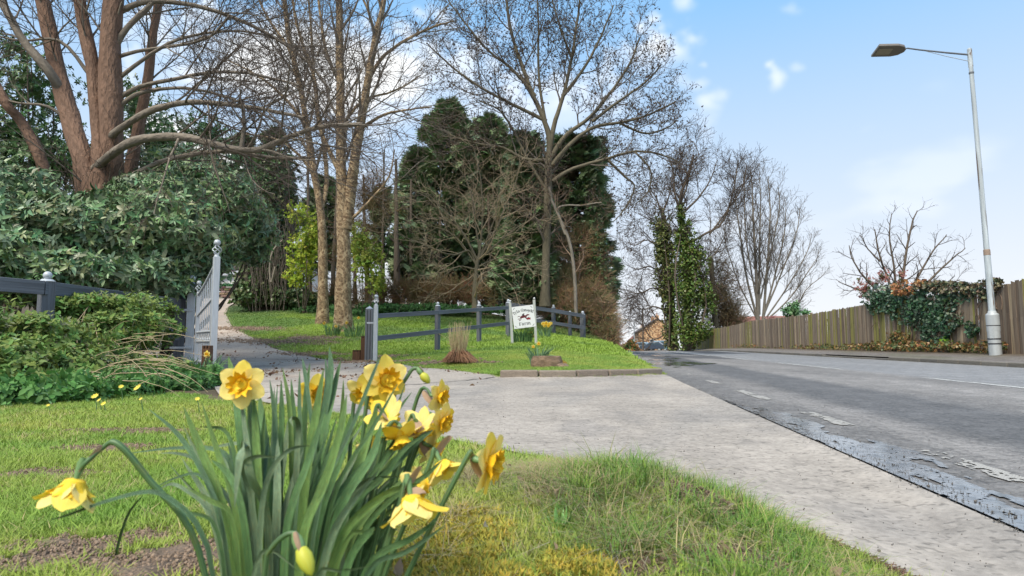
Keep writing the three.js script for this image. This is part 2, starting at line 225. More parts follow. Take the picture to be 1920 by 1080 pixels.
{ // the ground: one sheet to the horizon, finest near the camera
  const N = 350, B = 1.3, A = 6.6, P = [], cols = [], U = [], I = [], w = (k) => B * Math.sinh(A * (k / N * 2 - 1));
  for (let j = 0; j <= N; j++) for (let i = 0; i <= N; i++) {
    const x = w(i), Z = w(j) + 1.8; let y = H(x, Z);
    const [s, d] = sd(x, -Z);
    let sink = 0;
    if (Z > -8 && Z < 46 && x > -20 && x < 4) { sink = ss(0.02, 0.14, edgeDist(APRON, x, Z)); }
    if (s > -40 && s < 200) sink = Math.max(sink, ss(EDGE_D + 0.04, EDGE_D + 0.2, d) * ss(FENCE_D + 0.1, FENCE_D - 0.1, d));
    y -= 0.07 * sink;
    const n = fbm(x * 0.9, Z * 0.9, 0, 4), f = fbm(x * 6, Z * 6, 5, 3), b = bare(x, Z), lawn = inside(LAWN, x, Z) || inside(ISLAND, x, Z);
    let c = lawn ? [lerp(0.17, 0.26, n), lerp(0.24, 0.28, f), 0.05] : [lerp(0.085, 0.12, n), lerp(0.07, 0.095, f), 0.045];
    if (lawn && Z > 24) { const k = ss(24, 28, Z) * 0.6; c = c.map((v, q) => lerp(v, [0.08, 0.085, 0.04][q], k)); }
    if (!lawn && Math.hypot(x, Z) > 60) c = [0.10, 0.13, 0.06];
    const e = [lerp(0.13, 0.23, f), lerp(0.095, 0.165, f), lerp(0.065, 0.12, f)];
    c = c.map((v, q) => lerp(v, e[q], b));
    const m = moss(x, Z); c = c.map((v, q) => lerp(v, [0.27, 0.21, 0.06][q], m * 0.8));
    if (Z < 3 && x > -2.6) y += b * 0.028 * (fbm(x * 30, Z * 30, 2, 3) - 0.15) + 0.012 * (f - 0.5) + m * 0.012;
    P.push(x, y, -Z); cols.push(...c); U.push(x / 1.1, Z / 1.1);
  }
  for (let j = 0; j < N; j++) for (let i = 0; i < N; i++) { const a = j * (N + 1) + i, b = a + 1, c = a + N + 1, d = c + 1; I.push(a, b, c, b, d, c); }
  const g = new THREE.BufferGeometry();
  g.setAttribute('position', new THREE.BufferAttribute(new Float32Array(P), 3)); g.setAttribute('color', new THREE.BufferAttribute(new Float32Array(cols), 3)); g.setAttribute('uv', new THREE.BufferAttribute(new Float32Array(U), 2)); g.setIndex(I); g.computeVertexNormals();
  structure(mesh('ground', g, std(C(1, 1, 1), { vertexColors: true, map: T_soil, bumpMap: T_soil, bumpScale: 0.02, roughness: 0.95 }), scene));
}

// a sheet over the land inside an outline, made of a grid whose rim follows the outline
function sheet(name, outline, step, up, colour, mat, uvs, parent) {
  const shape = new THREE.Shape(outline.map(([x, z]) => new THREE.Vector2(x, z)));
  let x0 = 1e9, x1 = -1e9, z0 = 1e9, z1 = -1e9; for (const [x, z] of outline) { x0 = Math.min(x0, x); x1 = Math.max(x1, x); z0 = Math.min(z0, z); z1 = Math.max(z1, z); }
  const P = [], cols = [], U = [], I = [], id = new Map();
  const put = (x, z, k) => { if (k !== undefined && id.has(k)) return id.get(k); const n = P.length / 3; P.push(x, H(x, z) + (typeof up === 'function' ? up(x, z) : up), -z); cols.push(...colour(x, z)); U.push(x / uvs, z / uvs); if (k !== undefined) id.set(k, n); return n; };
  const zs = []; for (let z = z0; z < z1;) { zs.push(z); z += step(z); } zs.push(z1);
  const clip = (poly, ax, v, keepLess) => { const out = []; for (let i = 0; i < poly.length; i++) { const a = poly[i], b = poly[(i + 1) % poly.length], ia = keepLess ? a[ax] <= v : a[ax] >= v, ib = keepLess ? b[ax] <= v : b[ax] >= v; if (ia) out.push(a); if (ia !== ib) { const t = (v - a[ax]) / (b[ax] - a[ax]); out.push([a[0] + (b[0] - a[0]) * t, a[1] + (b[1] - a[1]) * t]); } } return out; };
  for (let j = 0; j < zs.length - 1; j++) {
    const st = step(zs[j]), row = clip(clip(outline, 1, zs[j], false), 1, zs[j + 1], true); if (row.length < 3) continue;
    const nx = Math.ceil((x1 - x0) / st);
    for (let i = 0; i < nx; i++) {
      const a = x0 + i * st, b = a + st, c = [[a, zs[j]], [b, zs[j]], [b, zs[j + 1]], [a, zs[j + 1]]], all = c.every(([x, z]) => edgeDist(outline, x, z) > st);
      if (all) { const v = c.map(([x, z]) => put(x, z, x.toFixed(4) + ',' + z.toFixed(4))); I.push(v[0], v[1], v[2], v[0], v[2], v[3]); continue; }
      const cell = clip(clip(row, 0, a, false), 0, b, true); if (cell.length < 3) continue;
      for (const t of THREE.ShapeUtils.triangulateShape(cell.map(([x, z]) => new THREE.Vector2(x, z)), [])) { const v = t.map((k) => put(...cell[k], cell[k][0].toFixed(4) + ',' + cell[k][1].toFixed(4))); I.push(...v); }
    }
  }
  // make every triangle face up
  for (let k = 0; k < I.length; k += 3) { const [a, b, c] = [I[k], I[k + 1], I[k + 2]]; if ((P[b * 3] - P[a * 3]) * (P[c * 3 + 2] - P[a * 3 + 2]) - (P[b * 3 + 2] - P[a * 3 + 2]) * (P[c * 3] - P[a * 3]) > 0) { I[k + 1] = c; I[k + 2] = b; } }
  const g = new THREE.BufferGeometry();
  g.setAttribute('position', new THREE.BufferAttribute(new Float32Array(P), 3)); g.setAttribute('color', new THREE.BufferAttribute(new Float32Array(cols), 3)); g.setAttribute('uv', new THREE.BufferAttribute(new Float32Array(U), 2)); g.setIndex(I); g.computeVertexNormals();
  return mesh(name, g, mat, parent);
}
// concrete drive and apron, with stains, leaf litter colour and a tar joint
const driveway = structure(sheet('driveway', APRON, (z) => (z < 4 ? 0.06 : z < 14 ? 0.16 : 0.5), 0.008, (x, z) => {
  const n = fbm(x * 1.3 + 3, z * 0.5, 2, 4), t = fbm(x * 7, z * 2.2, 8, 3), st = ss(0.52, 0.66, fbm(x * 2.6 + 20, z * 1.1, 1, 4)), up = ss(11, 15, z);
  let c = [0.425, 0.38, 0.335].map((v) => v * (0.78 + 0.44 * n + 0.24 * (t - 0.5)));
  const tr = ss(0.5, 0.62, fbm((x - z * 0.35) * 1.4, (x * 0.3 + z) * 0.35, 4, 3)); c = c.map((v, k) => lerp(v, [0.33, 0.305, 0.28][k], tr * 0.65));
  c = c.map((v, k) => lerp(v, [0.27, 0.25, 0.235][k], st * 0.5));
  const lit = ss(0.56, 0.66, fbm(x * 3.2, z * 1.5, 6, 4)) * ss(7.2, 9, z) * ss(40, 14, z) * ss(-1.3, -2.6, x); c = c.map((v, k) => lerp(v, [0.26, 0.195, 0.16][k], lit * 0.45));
  return c.map((v, k) => lerp(v, v * [1.28, 1.16, 1.06][k], up * 0.85));  // past the gate: pinker concrete, also brightened in colour to offset the shade there
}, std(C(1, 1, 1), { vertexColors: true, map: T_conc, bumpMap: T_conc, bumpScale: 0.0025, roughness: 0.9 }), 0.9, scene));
{ // joints: narrow raised seams of tar
  const joint = (a, b, w, wob) => { const m = new MB(), n = 40, d = V(b[0] - a[0], 0, b[1] - a[1]).normalize(); for (let k = 0; k < n; k++) { const f = (t, o) => { const x = lerp(a[0], b[0], t), z = lerp(a[1], b[1], t), j = (vnoise(t * 22, 3 + a[0]) - 0.5) * wob; return ground(x - d.z * (o + j), z + d.x * (o + j), 0.0125); }; const ww = w * (0.6 + 0.9 * vnoise(k * 0.7, a[1])); m.quad(f(k / n, -ww), f((k + 1) / n, -ww), f((k + 1) / n, ww), f(k / n, ww)); } m.build('tar_joint', std(C(0.085, 0.075, 0.07), { roughness: 0.9, side: THREE.DoubleSide }), driveway); };
  joint([-0.25, 9.0], [-1.9, 6.6], 0.016, 0.1); joint([-1.9, 6.6], [-2.5, 5.8], 0.01, 0.05);
  joint([-3.9, 14], [-7.8, 13.7], 0.018, 0.04); joint([-6.8, 17.3], [-10.2, 17.6], 0.016, 0.04);
}
// the road
const roadOutline = (() => { const L = [], R = []; for (let s = -14; s <= 46; s += 2) { L.push(roadP(s, EDGE_D - (s > 11 ? 0.0 : -0.012))); R.push(roadP(s, KERB_D - 0.02)); } for (let s = 52; s <= 190; s += 12) { L.push(roadP(s, EDGE_D)); R.push(roadP(s, KERB_D - 0.02)); } return [...L, ...R.reverse()]; })();
const ROADTEX = { vertexColors: true, map: T_asph, bumpMap: T_asph, bumpScale: 0.006, roughness: 0.8 };
const road_ = structure((() => {   // grid in road coordinates
  const P = [], cols = [], U = [], I = [], S = []; for (let s = -14; s < 190;) { S.push(s); s += s < 8 && s > 0 ? 0.12 : s < 20 ? 0.3 : s < 50 ? 0.8 : 6; }
  const D = []; for (let d = EDGE_D - 0.05; d < KERB_D - 0.03; d += 0.1) D.push(d); D.push(KERB_D - 0.03);
  S.forEach((s) => D.forEach((d, k) => {
    const lip = k === 0 ? 0.03 * (fbm(s * 1.7, 3, 0, 3) - 0.5) : 0, p = road(s, d + lip); const n = fbm(s * 0.35 + 4, d * 1.6, 2, 4), f = fbm(s * 2.2, d * 6, 5, 3);
    const track = ss(1.75, 2.05, d + 0.25 * (n - 0.5)) * ss(3.05, 2.7, d + 0.25 * (n - 0.5)), gut = ss(1.62, 1.3, d + 0.5 * (n - 0.5) + 0.3 * (f - 0.5)), far = ss(4.4, 4.9, d);
    let c = [0.27, 0.255, 0.245].map((v) => v * (0.72 + 0.56 * n + 0.3 * (f - 0.5)));
    c = c.map((v, q) => lerp(v, [0.115, 0.115, 0.12][q] * (0.7 + 0.6 * f), track * 0.85));
    c = c.map((v, q) => lerp(v, [0.17, 0.163, 0.16][q], gut * 0.7));
    c = c.map((v, q) => lerp(v, [0.285, 0.285, 0.292][q] * (0.84 + 0.32 * n), far));
    const patch = ss(1.1, 0.9, Math.max(Math.abs((s - 40) / 7 + 0.05 * (n - 0.5)), Math.abs((d - 6.6) / 1.1))), p2 = ss(1.05, 0.9, Math.max(Math.abs((s - 28 + 0.8 * d) / 2.2), Math.abs((d - 2.7) / 1.4))), p3 = ss(0.56, 0.66, fbm(s * 0.22 + 9, d * 0.9, 1, 3)) * ss(14, 22, s) * (1 - far);
    c = c.map((v, q) => lerp(v, [0.07, 0.07, 0.075][q], Math.max(patch, p2 * 0.8, p3 * 0.75)));
    P.push(p.x, roadY(s) + (d < EDGE_D ? -0.02 : 0.004) + 0.02 * ss(1.2, 4.6, d) * ss(8.5, 4.6, d) * 0, p.z); cols.push(...c); U.push(d / 0.8, s / 0.8);
  }));
  const n = D.length; for (let i = 0; i < S.length - 1; i++) for (let j = 0; j < n - 1; j++) { const a = i * n + j; I.push(a, a + 1, a + n, a + 1, a + n + 1, a + n); }
  const g = new THREE.BufferGeometry();
  g.setAttribute('position', new THREE.BufferAttribute(new Float32Array(P), 3)); g.setAttribute('color', new THREE.BufferAttribute(new Float32Array(cols), 3)); g.setAttribute('uv', new THREE.BufferAttribute(new Float32Array(U), 2)); g.setIndex(I); g.computeVertexNormals();
  return mesh('road', g, std(C(1, 1, 1), ROADTEX), scene);
})());
{ // painted dashes, worn at their edges
  const dash = (s0, s1, d, w, seed, worn) => { const m = new MB(), n = Math.max(8, Math.ceil((s1 - s0) / 0.014)), q = worn > 0.013 ? 9 : 4; for (let k = 0; k < n; k++) for (let j = 0; j < q; j++) { const a = k / n, b = (k + 1) / n, mid = (k + 0.5) / n, edge = Math.min(1, Math.min(mid, 1 - mid) * n / 3, (q / 2 - Math.abs(j + 0.5 - q / 2)) * 1.2); if (fbm(mid * (s1 - s0) * 34 + seed * 7, j * 0.8 + seed, 2, 4) < (worn > 0.013 ? 0.3 : 0.2) + 0.2 * Math.max(0, 1 - edge) + 0.3 * ss(0.52, 0.66, fbm(mid * (s1 - s0) * 4 + seed * 7, j * 0.3, 2, 3))) continue; const e = (t, o) => { const s = lerp(s0, s1, t), p = road(s, d + (o / q - 0.5) * w + (vnoise(t * n * 0.5, seed) - 0.5) * worn); p.y = roadY(s) + 0.0085; return p; }; m.quad(e(a, j), e(a, j + 1), e(b, j + 1), e(b, j)); } m.build('painted_dash', seed % 2 ? paint : paintWorn, road_); };
  const T_paint = tex(256, 256, (u, v) => { const a = fbm(u * 20, v * 20, 3, 4, 20), k = ss(0.62, 0.7, a); return lerp(0.93, 0.5, k); });
  const paint = std(C(0.62, 0.62, 0.60), { map: rep(T_paint, 2, 2), roughness: 0.7, side: THREE.DoubleSide }), paintWorn = std(C(0.40, 0.385, 0.36), { map: rep(T_paint, 3, 3), roughness: 0.8, side: THREE.DoubleSide });
  [[12.8, 17.4], [6.4, 9.7], [20.5, 24.5], [27, 31], [34, 38], [41, 45]].forEach(([a, b], k) => dash(a, b, 4.6, 0.11, 1 + 2 * k, 0.012));
  [[2.45, 3.13], [4.02, 4.74], [5.75, 6.9], [8.0, 8.7], [10.1, 10.7], [1.1, 1.75]].forEach(([a, b], k) => dash(a, b, 1.46, 0.1, 2 + 2 * k, 0.014));
}
{ // water lying in the broken gutter
  const T_wet = tex(512, 512, (u, v) => { const a = fbm(u * 14, v * 14, 1, 4, 14), b = fbm(u * 40, v * 40, 4, 3, 40), k = Math.abs(fbm(u * 10, v * 10, 7, 4, 10) - 0.5); return 0.5 + 0.7 * (a - 0.5) + 0.5 * (b - 0.5) - 0.35 * ss(0.02, 0, k); });
  const T_wetRough = tex(512, 512, (u, v) => { const a = fbm(u * 22, v * 22, 1, 4, 22); return 0.14 + 0.4 * ss(0.46, 0.6, a); }, false);
  const m = new MB(), film = (s0, s1, ds, d0, d1, dd, fill) => { for (let s = s0; s < s1; s += ds) for (let d = d0; d < d1; d += dd) { if (!fill(s + ds / 2, d + dd / 2)) continue; const P = (a, b) => { const q = road(a, b); q.y = roadY(a) + 0.0095; return q; }, q = [P(s, d), P(s, d + dd), P(s + ds, d + dd), P(s + ds, d)]; m.quad(...q, q.map((v) => [v.x * 1.1, v.z * 1.1])); } };
  film(1.1, 6.2, 0.013, EDGE_D + 0.012, EDGE_D + 0.46, 0.011, (s, d) => { const e = d - EDGE_D, n = fbm(s * 5, d * 14, 2, 5), w = ss(6.2, 4.2, s) * (0.14 + 0.28 * fbm(s * 1.6, 3, 0, 3)); return e < w && n > 0.27 + 0.36 * ss(0.45, 1, e / w) + 0.1 * ss(0.03, 0, e) && Math.abs(fbm(s * 7, d * 9, 6, 4) - 0.5) > 0.004; });
  film(13, 40, 0.16, EDGE_D + 0.1, EDGE_D + 2.6, 0.06, (s, d) => fbm(s * 0.5, d * 1.6, 5, 4) > 0.5 + 0.1 * (d - EDGE_D) && d < EDGE_D + 0.3 + ss(12, 18, s) * ss(41, 30, s) * 2);
  m.build('wet_patch', phy(C(0.34, 0.34, 0.34), { map: T_wet, roughnessMap: T_wetRough, roughness: 1, bumpMap: T_wet, bumpScale: 0.005, clearcoat: 1, clearcoatRoughness: 0.14, side: THREE.DoubleSide }), road_);
}
{ // far pavement with its kerb, and the litter along the fence
  const P = [], cols = [], U = [], I = [], S = []; for (let s = -10; s < 120;) { S.push(s); s += s < 30 ? 0.35 : 2.5; }
  const D = []; for (let k = 0; k <= 14; k++) D.push(lerp(KERB_D + 0.13, FENCE_D + 0.25, k / 14));
  S.forEach((s) => D.forEach((d) => { const p = road(s, d), n = fbm(s * 0.8, d * 3, 1, 4), edge = ss(FENCE_D - 0.75, FENCE_D - 0.3, d + 0.5 * (n - 0.5)), mo = ss(0.5, 0.64, fbm(s * 0.5 + 7, d * 2.2, 3, 3)); let c = [0.215, 0.195, 0.185].map((v) => v * (0.75 + 0.5 * n)); c = c.map((v, q) => lerp(v, [0.13, 0.15, 0.06][q], mo * 0.35)); c = c.map((v, q) => lerp(v, [0.12, 0.09, 0.06][q], edge)); P.push(p.x, H(p.x, -p.z) + 0.006 + edge * 0.03, p.z); cols.push(...c); U.push(d / 0.8, s / 0.8); }));
  const n = D.length; for (let i = 0; i < S.length - 1; i++) for (let j = 0; j < n - 1; j++) { const a = i * n + j; I.push(a, a + 1, a + n, a + 1, a + n + 1, a + n); }
  const g = new THREE.BufferGeometry();
  g.setAttribute('position', new THREE.BufferAttribute(new Float32Array(P), 3)); g.setAttribute('color', new THREE.BufferAttribute(new Float32Array(cols), 3)); g.setAttribute('uv', new THREE.BufferAttribute(new Float32Array(U), 2)); g.setIndex(I); g.computeVertexNormals();
  const pav = structure(mesh('pavement', g, std(C(1, 1, 1), { ...ROADTEX, roughness: 0.9 }), scene));
  const kg = new RoundedBoxGeometry(0.125, 0.2, 0.895, 1, 0.018), mats = [C(0.20, 0.185, 0.16), C(0.165, 0.155, 0.14), C(0.23, 0.215, 0.19)].map((c) => std(c, { map: T_conc, bumpMap: T_conc, bumpScale: 0.006 }));
  for (let k = 0; k < 64; k++) { const s = 6 + k * 0.915, k1 = mesh('kerb_stone', kg, mats[k % 7 === 3 ? 2 : k % 3 === 1 ? 1 : 0], pav), low = (s > 20 && s < 26) ? -0.045 : 0, p = road(s, KERB_D + 0.055); k1.position.set(p.x, roadY(s) - 0.005 + low + 0.004 * hash(k, 3), p.z); k1.rotation.y = -U_ + (hash(k, 1) - 0.5) * 0.01; }
}
{ // five concrete kerb stones holding the grass island
  const kerb = structure(part('kerb', scene)); const ends = [[-0.17, 9.0], [0.37, 8.98], [0.9, 9.1], [1.37, 9.27], [1.82, 9.55], [2.31, 10.08]], mats = [C(0.30, 0.25, 0.20), C(0.27, 0.225, 0.185), C(0.33, 0.28, 0.225)].map((c) => std(c, { map: T_conc, bumpMap: T_conc, bumpScale: 0.008, roughness: 0.95 }));
  for (let k = 0; k < 5; k++) { const [a, b] = ends[k], [c, d] = ends[k + 1], L = Math.hypot(c - a, d - b), m = mesh('kerb_stone', new RoundedBoxGeometry(L - 0.014, 0.22, 0.13, 2, 0.022), mats[(k * 2) % 3], kerb); m.position.set((a + c) / 2, 0.006 + [0.002, -0.004, 0, -0.006, -0.012][k], -(b + d) / 2 - 0.035); m.rotation.y = Math.atan2(d - b, c - a); m.rotation.z = [0.004, -0.006, 0.005, -0.01, -0.012][k]; }
}

// ---------------------------------------------------------------- board fence along the far pavement
{
  const o = thing('board_fence', 'long weathered vertical board fence along the far pavement, mossy at its far end', 'fence');
  const R = mulberry(11), boardG = [];
  for (let v = 0; v < 6; v++) {   // a board with a slightly uneven top and its own stretch of grain
    const g = new THREE.BoxGeometry(0.142, 1, 0.011, 1, 6, 1), P = g.attributes.position, T = g.attributes.uv, ou = R(), ov = R();
    for (let k = 0; k < P.count; k++) { const y = P.getY(k); P.setX(k, P.getX(k) + 0.004 * Math.sin(y * 5 + v)); P.setZ(k, P.getZ(k) + 0.002 * Math.sin(y * 3 + v * 2)); if (y > 0.45) P.setY(k, y + 0.012 * (P.getX(k) > 0 ? 1 : -1) * (v % 3 - 1)); T.setXY(k, T.getX(k) * 0.22 + ou, T.getY(k) * 0.9 + ov); }
    g.translate(0, 0.5, 0); g.computeVertexNormals(); boardG.push(g);
  }
  const wood = (c) => std(c, { map: T_wood, bumpMap: T_wood, bumpScale: 0.008, roughness: 0.9 });
  const browns = [C(0.27, 0.205, 0.15), C(0.34, 0.265, 0.19), C(0.21, 0.155, 0.115), C(0.40, 0.315, 0.23), C(0.29, 0.235, 0.18)].map(wood), pale = [C(0.56, 0.45, 0.31), C(0.48, 0.38, 0.26)].map(wood), greens = [C(0.34, 0.32, 0.085), C(0.27, 0.25, 0.09), C(0.39, 0.355, 0.10)].map(wood);
  const S1 = 73, S0 = 14.5; let s = S0, k = 0; const rest = new MB();
  while (s < S1) {
    const w = 0.13 + 0.03 * R(), d = FENCE_D + (k % 2 ? 0.0045 : -0.0045) + 0.004 * (R() - 0.5), p = road(s + w / 2, d), h = 1.78 + 0.035 * (R() - 0.5) + (s < 17.3 ? 0.1 : 0) + 0.04 * Math.sin(s * 0.33), far = ss(50, 58, s);
    const gz = fbm(s * 0.5, 3, 0, 3), green = R() < (s > 55 ? 0.8 : (gz > 0.56 ? 0.5 : 0.06)), isPale = s < 16.9 ? R() < 0.75 : R() < 0.1, mat = green ? greens[k % 3] : isPale ? pale[k % 2] : browns[(k * 3 + (R() * 2 | 0)) % 5];
    const y = roadY(s) + 0.16 + 0.02 * R();
    if (k < 300) { const b = mesh('board', boardG[k % 6], mat, o); b.position.set(p.x, y, p.z); b.scale.set(w / 0.142, h, 1); b.rotation.set(0, Math.PI / 2 - U_, (R() - 0.5) * 0.008, 'YXZ'); b.rotation.x = (R() - 0.5) * 0.012; }
    else { rest.col = green ? [0.34, 0.32, 0.085] : [0.27, 0.21, 0.155].map((c) => c * (0.7 + 0.6 * R())); rest.geom(boardG[k % 6], new THREE.Matrix4().compose(V(p.x, y, p.z), new THREE.Quaternion().setFromEuler(new THREE.Euler(0, Math.PI / 2 - U_, 0)), V(w / 0.142, h, 1))); }
    s += w * 0.93; k++;
  }
  stuff(rest.build('far_boards', std(C(1, 1, 1), { map: T_wood, vertexColors: true, roughness: 0.9 }), o));
  for (const y of [0.45, 1.55]) { const m = new MB(); for (let s = S0; s < S1 - 1; s += 3) { const a = road(s + 1.5, FENCE_D + 0.06, roadY(s) + y); m.geom(new THREE.BoxGeometry(0.045, 0.09, 2.98), new THREE.Matrix4().makeRotationY(-U_).setPosition(a)); } m.build('rail', browns[2], o); }
  for (let s = S0 + 0.2; s < S1; s += 3) { const p = mesh('post', new THREE.BoxGeometry(0.1, 1.9, 0.1), browns[1], o); p.position.copy(road(s, FENCE_D + 0.14, roadY(s) + 1.05)); p.rotation.y = -U_; }
}
const fAt = (px, py) => { const Z = (() => { const t = (px - 960) / 1200, a = Math.atan(t) - U_; return FENCE_D / Math.sin(a) * Math.cos(Math.atan(t)); })(); return at(px, py, Z); };   // a point on the fence face

// ---------------------------------------------------------------- street lamp
{
  const base = fAt(1893, 650).addScaledVector(RV, -0.33); base.y = H(base.x, -base.z) - 0.02;
  const lamp = thing('street_lamp', 'tall weathered grey street lamp standing by the board fence', 'street lamp', base);
  const lathe = (pts, s = 20) => new THREE.LatheGeometry(pts.map(([r, y]) => new THREE.Vector2(r, y)), s);
  mesh('base_compartment', lathe([[0.001, 0], [0.135, 0], [0.137, 0.02], [0.137, 0.62], [0.145, 0.64], [0.145, 1.03], [0.135, 1.06], [0.09, 1.10], [0.086, 1.14], [0.001, 1.14]], 24), M.galv, lamp);
  for (const y of [0.31, 0.43, 0.76]) mesh('strap', lathe([[0.139, y], [0.147, y + 0.004], [0.147, y + 0.024], [0.139, y + 0.028]], 24), M.black, lamp);
  { const d = mesh('access_door', new RoundedBoxGeometry(0.1, 0.3, 0.02, 1, 0.008), M.galv, lamp); d.position.set(-0.1, 0.6, 0.088); d.rotation.y = -0.85; }
  const T_pole = tex(128, 512, (u, v) => { const n = fbm(u * 8, v * 40, 3, 4), rust = ss(0.6, 0.68, fbm(u * 5, v * 26, 7, 3)); let c = [0.84, 0.87, 0.89].map((q) => q * (0.78 + 0.4 * n)); return c.map((q, k) => lerp(q, [0.42, 0.32, 0.26][k], rust * 0.65)); });
  mesh('pole', lathe([[0.075, 1.12], [0.071, 2.6], [0.062, 2.64], [0.05, 7.47], [0.056, 7.49], [0.056, 7.97], [0.03, 8.0], [0.001, 8.0]], 18), std(C(0.62, 0.65, 0.67), { map: T_pole, roughness: 0.55 }), lamp);
  const rust = mesh('rust_collar', lathe([[0.073, 2.55], [0.075, 2.56], [0.075, 2.68], [0.066, 2.70]], 18), std(C(0.33, 0.25, 0.20), { map: T_grain }), lamp);
  const a = new MB(); a.tube([V(0, 7.82, 0), V(-0.6, 7.93, 0), V(-1.2, 8.05, 0), V(-1.5, 8.12, 0), V(-1.6, 8.1, 0)], [0.024, 0.022, 0.02, 0.019, 0.019], 10); a.build('arm', M.gateDark, lamp);
  const b = new MB(); b.tube([V(0, 7.64, 0), V(-0.5, 7.80, 0), V(-1.05, 8.0, 0)], [0.010, 0.009, 0.008], 6); b.build('stay', M.galv, lamp);
  const headShape = new THREE.Shape([[0, -0.05], [-0.1, -0.2], [-0.28, -0.27], [-0.78, -0.27], [-0.78, 0.27], [-0.28, 0.27], [-0.1, 0.2], [0, 0.05]].map(([x, y]) => new THREE.Vector2(x, y)));
  const head = part('luminaire', lamp, V(-1.58, 8.1, 0)); head.rotation.z = -0.06; head.scale.setScalar(0.9); head.rotation.x = -0.12;
  const hg = new THREE.ExtrudeGeometry(headShape, { depth: 0.05, bevelEnabled: true, bevelSize: 0.02, bevelThickness: 0.015, bevelSegments: 2 }); hg.rotateX(Math.PI / 2); mesh('housing', hg, std(C(0.19, 0.175, 0.165), { roughness: 0.6 }), head);
  const lens = mesh('lens', new RoundedBoxGeometry(0.38, 0.014, 0.3, 1, 0.005), std(C(0.33, 0.30, 0.25), { roughness: 0.3 }), head); lens.position.set(-0.56, -0.072, 0);
  const cellg = new THREE.CylinderGeometry(0.03, 0.034, 0.05, 10), cell = mesh('photocell', cellg, M.galv, head); cell.position.set(-0.2, 0.04, 0);
  mesh('junction_ring', lathe([[0.05, 7.3], [0.06, 7.31], [0.06, 7.35], [0.05, 7.36]], 16), M.gateDark, lamp);
  lamp.rotation.set(0, -U_, 0.019, 'YXZ');
}

// ---------------------------------------------------------------- poles
function pole(px, top, bottom, Z, w, label, mat, arm, tilt = 0) {
  const b = at(px, bottom, Z), t = at(px, top, Z), h = t.y - b.y + 0.3, o = thing('utility_pole', label, 'pole', V(b.x, b.y - 0.3, b.z), undefined), r = w * Z / FPX / 2;
  const m = new MB(); m.tube([V(0, 0, 0), V(tilt * h * 0.5, h * 0.5, 0), V(tilt * h, h, 0)], [r * 1.1, r, r * 0.88], 9); m.build('shaft', mat, o);
  if (arm) { const q = new MB(); q.box(tilt * h, h - 0.35, 0, 1.1, 0.09, 0.09); q.build('cross_arm', mat, o); for (const x of [-0.45, 0.45]) { const i = mesh('insulator', new THREE.CylinderGeometry(0.03, 0.04, 0.12, 6), M.white, o); i.position.set(tilt * h + x, h - 0.245, 0); } }
  else { const c = mesh('cap', new THREE.CylinderGeometry(r * 0.5, r * 0.95, r, 8), mat, o); c.position.set(tilt * h, h + r * 0.4, 0); }
  return o;
}
pole(1342, 486, 606, 58, 10, 'pale brown wooden telegraph pole rising behind the mossy end of the fence', M.barkOlive, false, -0.045);
pole(1206, 580, 652, 75, 3.2, 'thin dark wooden pole standing before the stone gable of the far house', M.barkDark, false);
pole(1189.5, 602, 650, 120, 2, 'slim grey pole left of the dark pole down the road', M.galv, false);
pole(1161, 606, 655, 95, 2.4, 'pale leaning pole right beside the hedge bank down the road', M.barkPale, false, -0.03);
pole(1156, 624, 655, 105, 1.8, 'short dark post touching the hedge bank end down the road', M.barkDark, false);

// ---------------------------------------------------------------- post and rail fences
function railFence(name, label, posts, rails, capMat) {   // posts: [point, height, width]; rails: lists of [point, height] with a depth
  const o = thing(name, label, 'fence');
  posts.forEach(([p, h, w, lean, capped]) => {
    const g = new RoundedBoxGeometry(w, h + 0.3, w, 1, 0.006), b = part('post', o, V(p.x, p.y - 0.3, p.z)); b.rotation.y = lean || 0; const k = mesh('shaft', g, M.paintGrey, b); k.position.y = (h + 0.3) / 2;
    const c = mesh('post_cap', new THREE.CylinderGeometry(w * 0.42, w * 0.62, 0.025, 12), M.gateMetal, b); c.position.y = h + 0.31; const d = mesh('ball', new THREE.SphereGeometry(w * 0.36, 12, 8), M.gateMetal, b); d.position.y = h + 0.335 + w * 0.22;
  });
  rails.forEach(([a, b, hgt, th]) => { const L = a.distanceTo(b), g = new RoundedBoxGeometry(L, hgt, th, 1, 0.005), T = g.attributes.uv; for (let k = 0; k < T.count; k++) T.setXY(k, T.getY(k) * 0.5 + hash(k, 5) * 0, T.getX(k) * L * 0.5); const m = mesh('rail', g, M.paintGrey, o), d = b.clone().sub(a).normalize(); m.position.copy(a).add(b).multiplyScalar(0.5); const x = d, z = V(0, 1, 0).cross(x).negate().normalize(), y = z.clone().cross(x).normalize(); m.quaternion.setFromRotationMatrix(new THREE.Matrix4().makeBasis(x, y, z)); });
  return o;
}
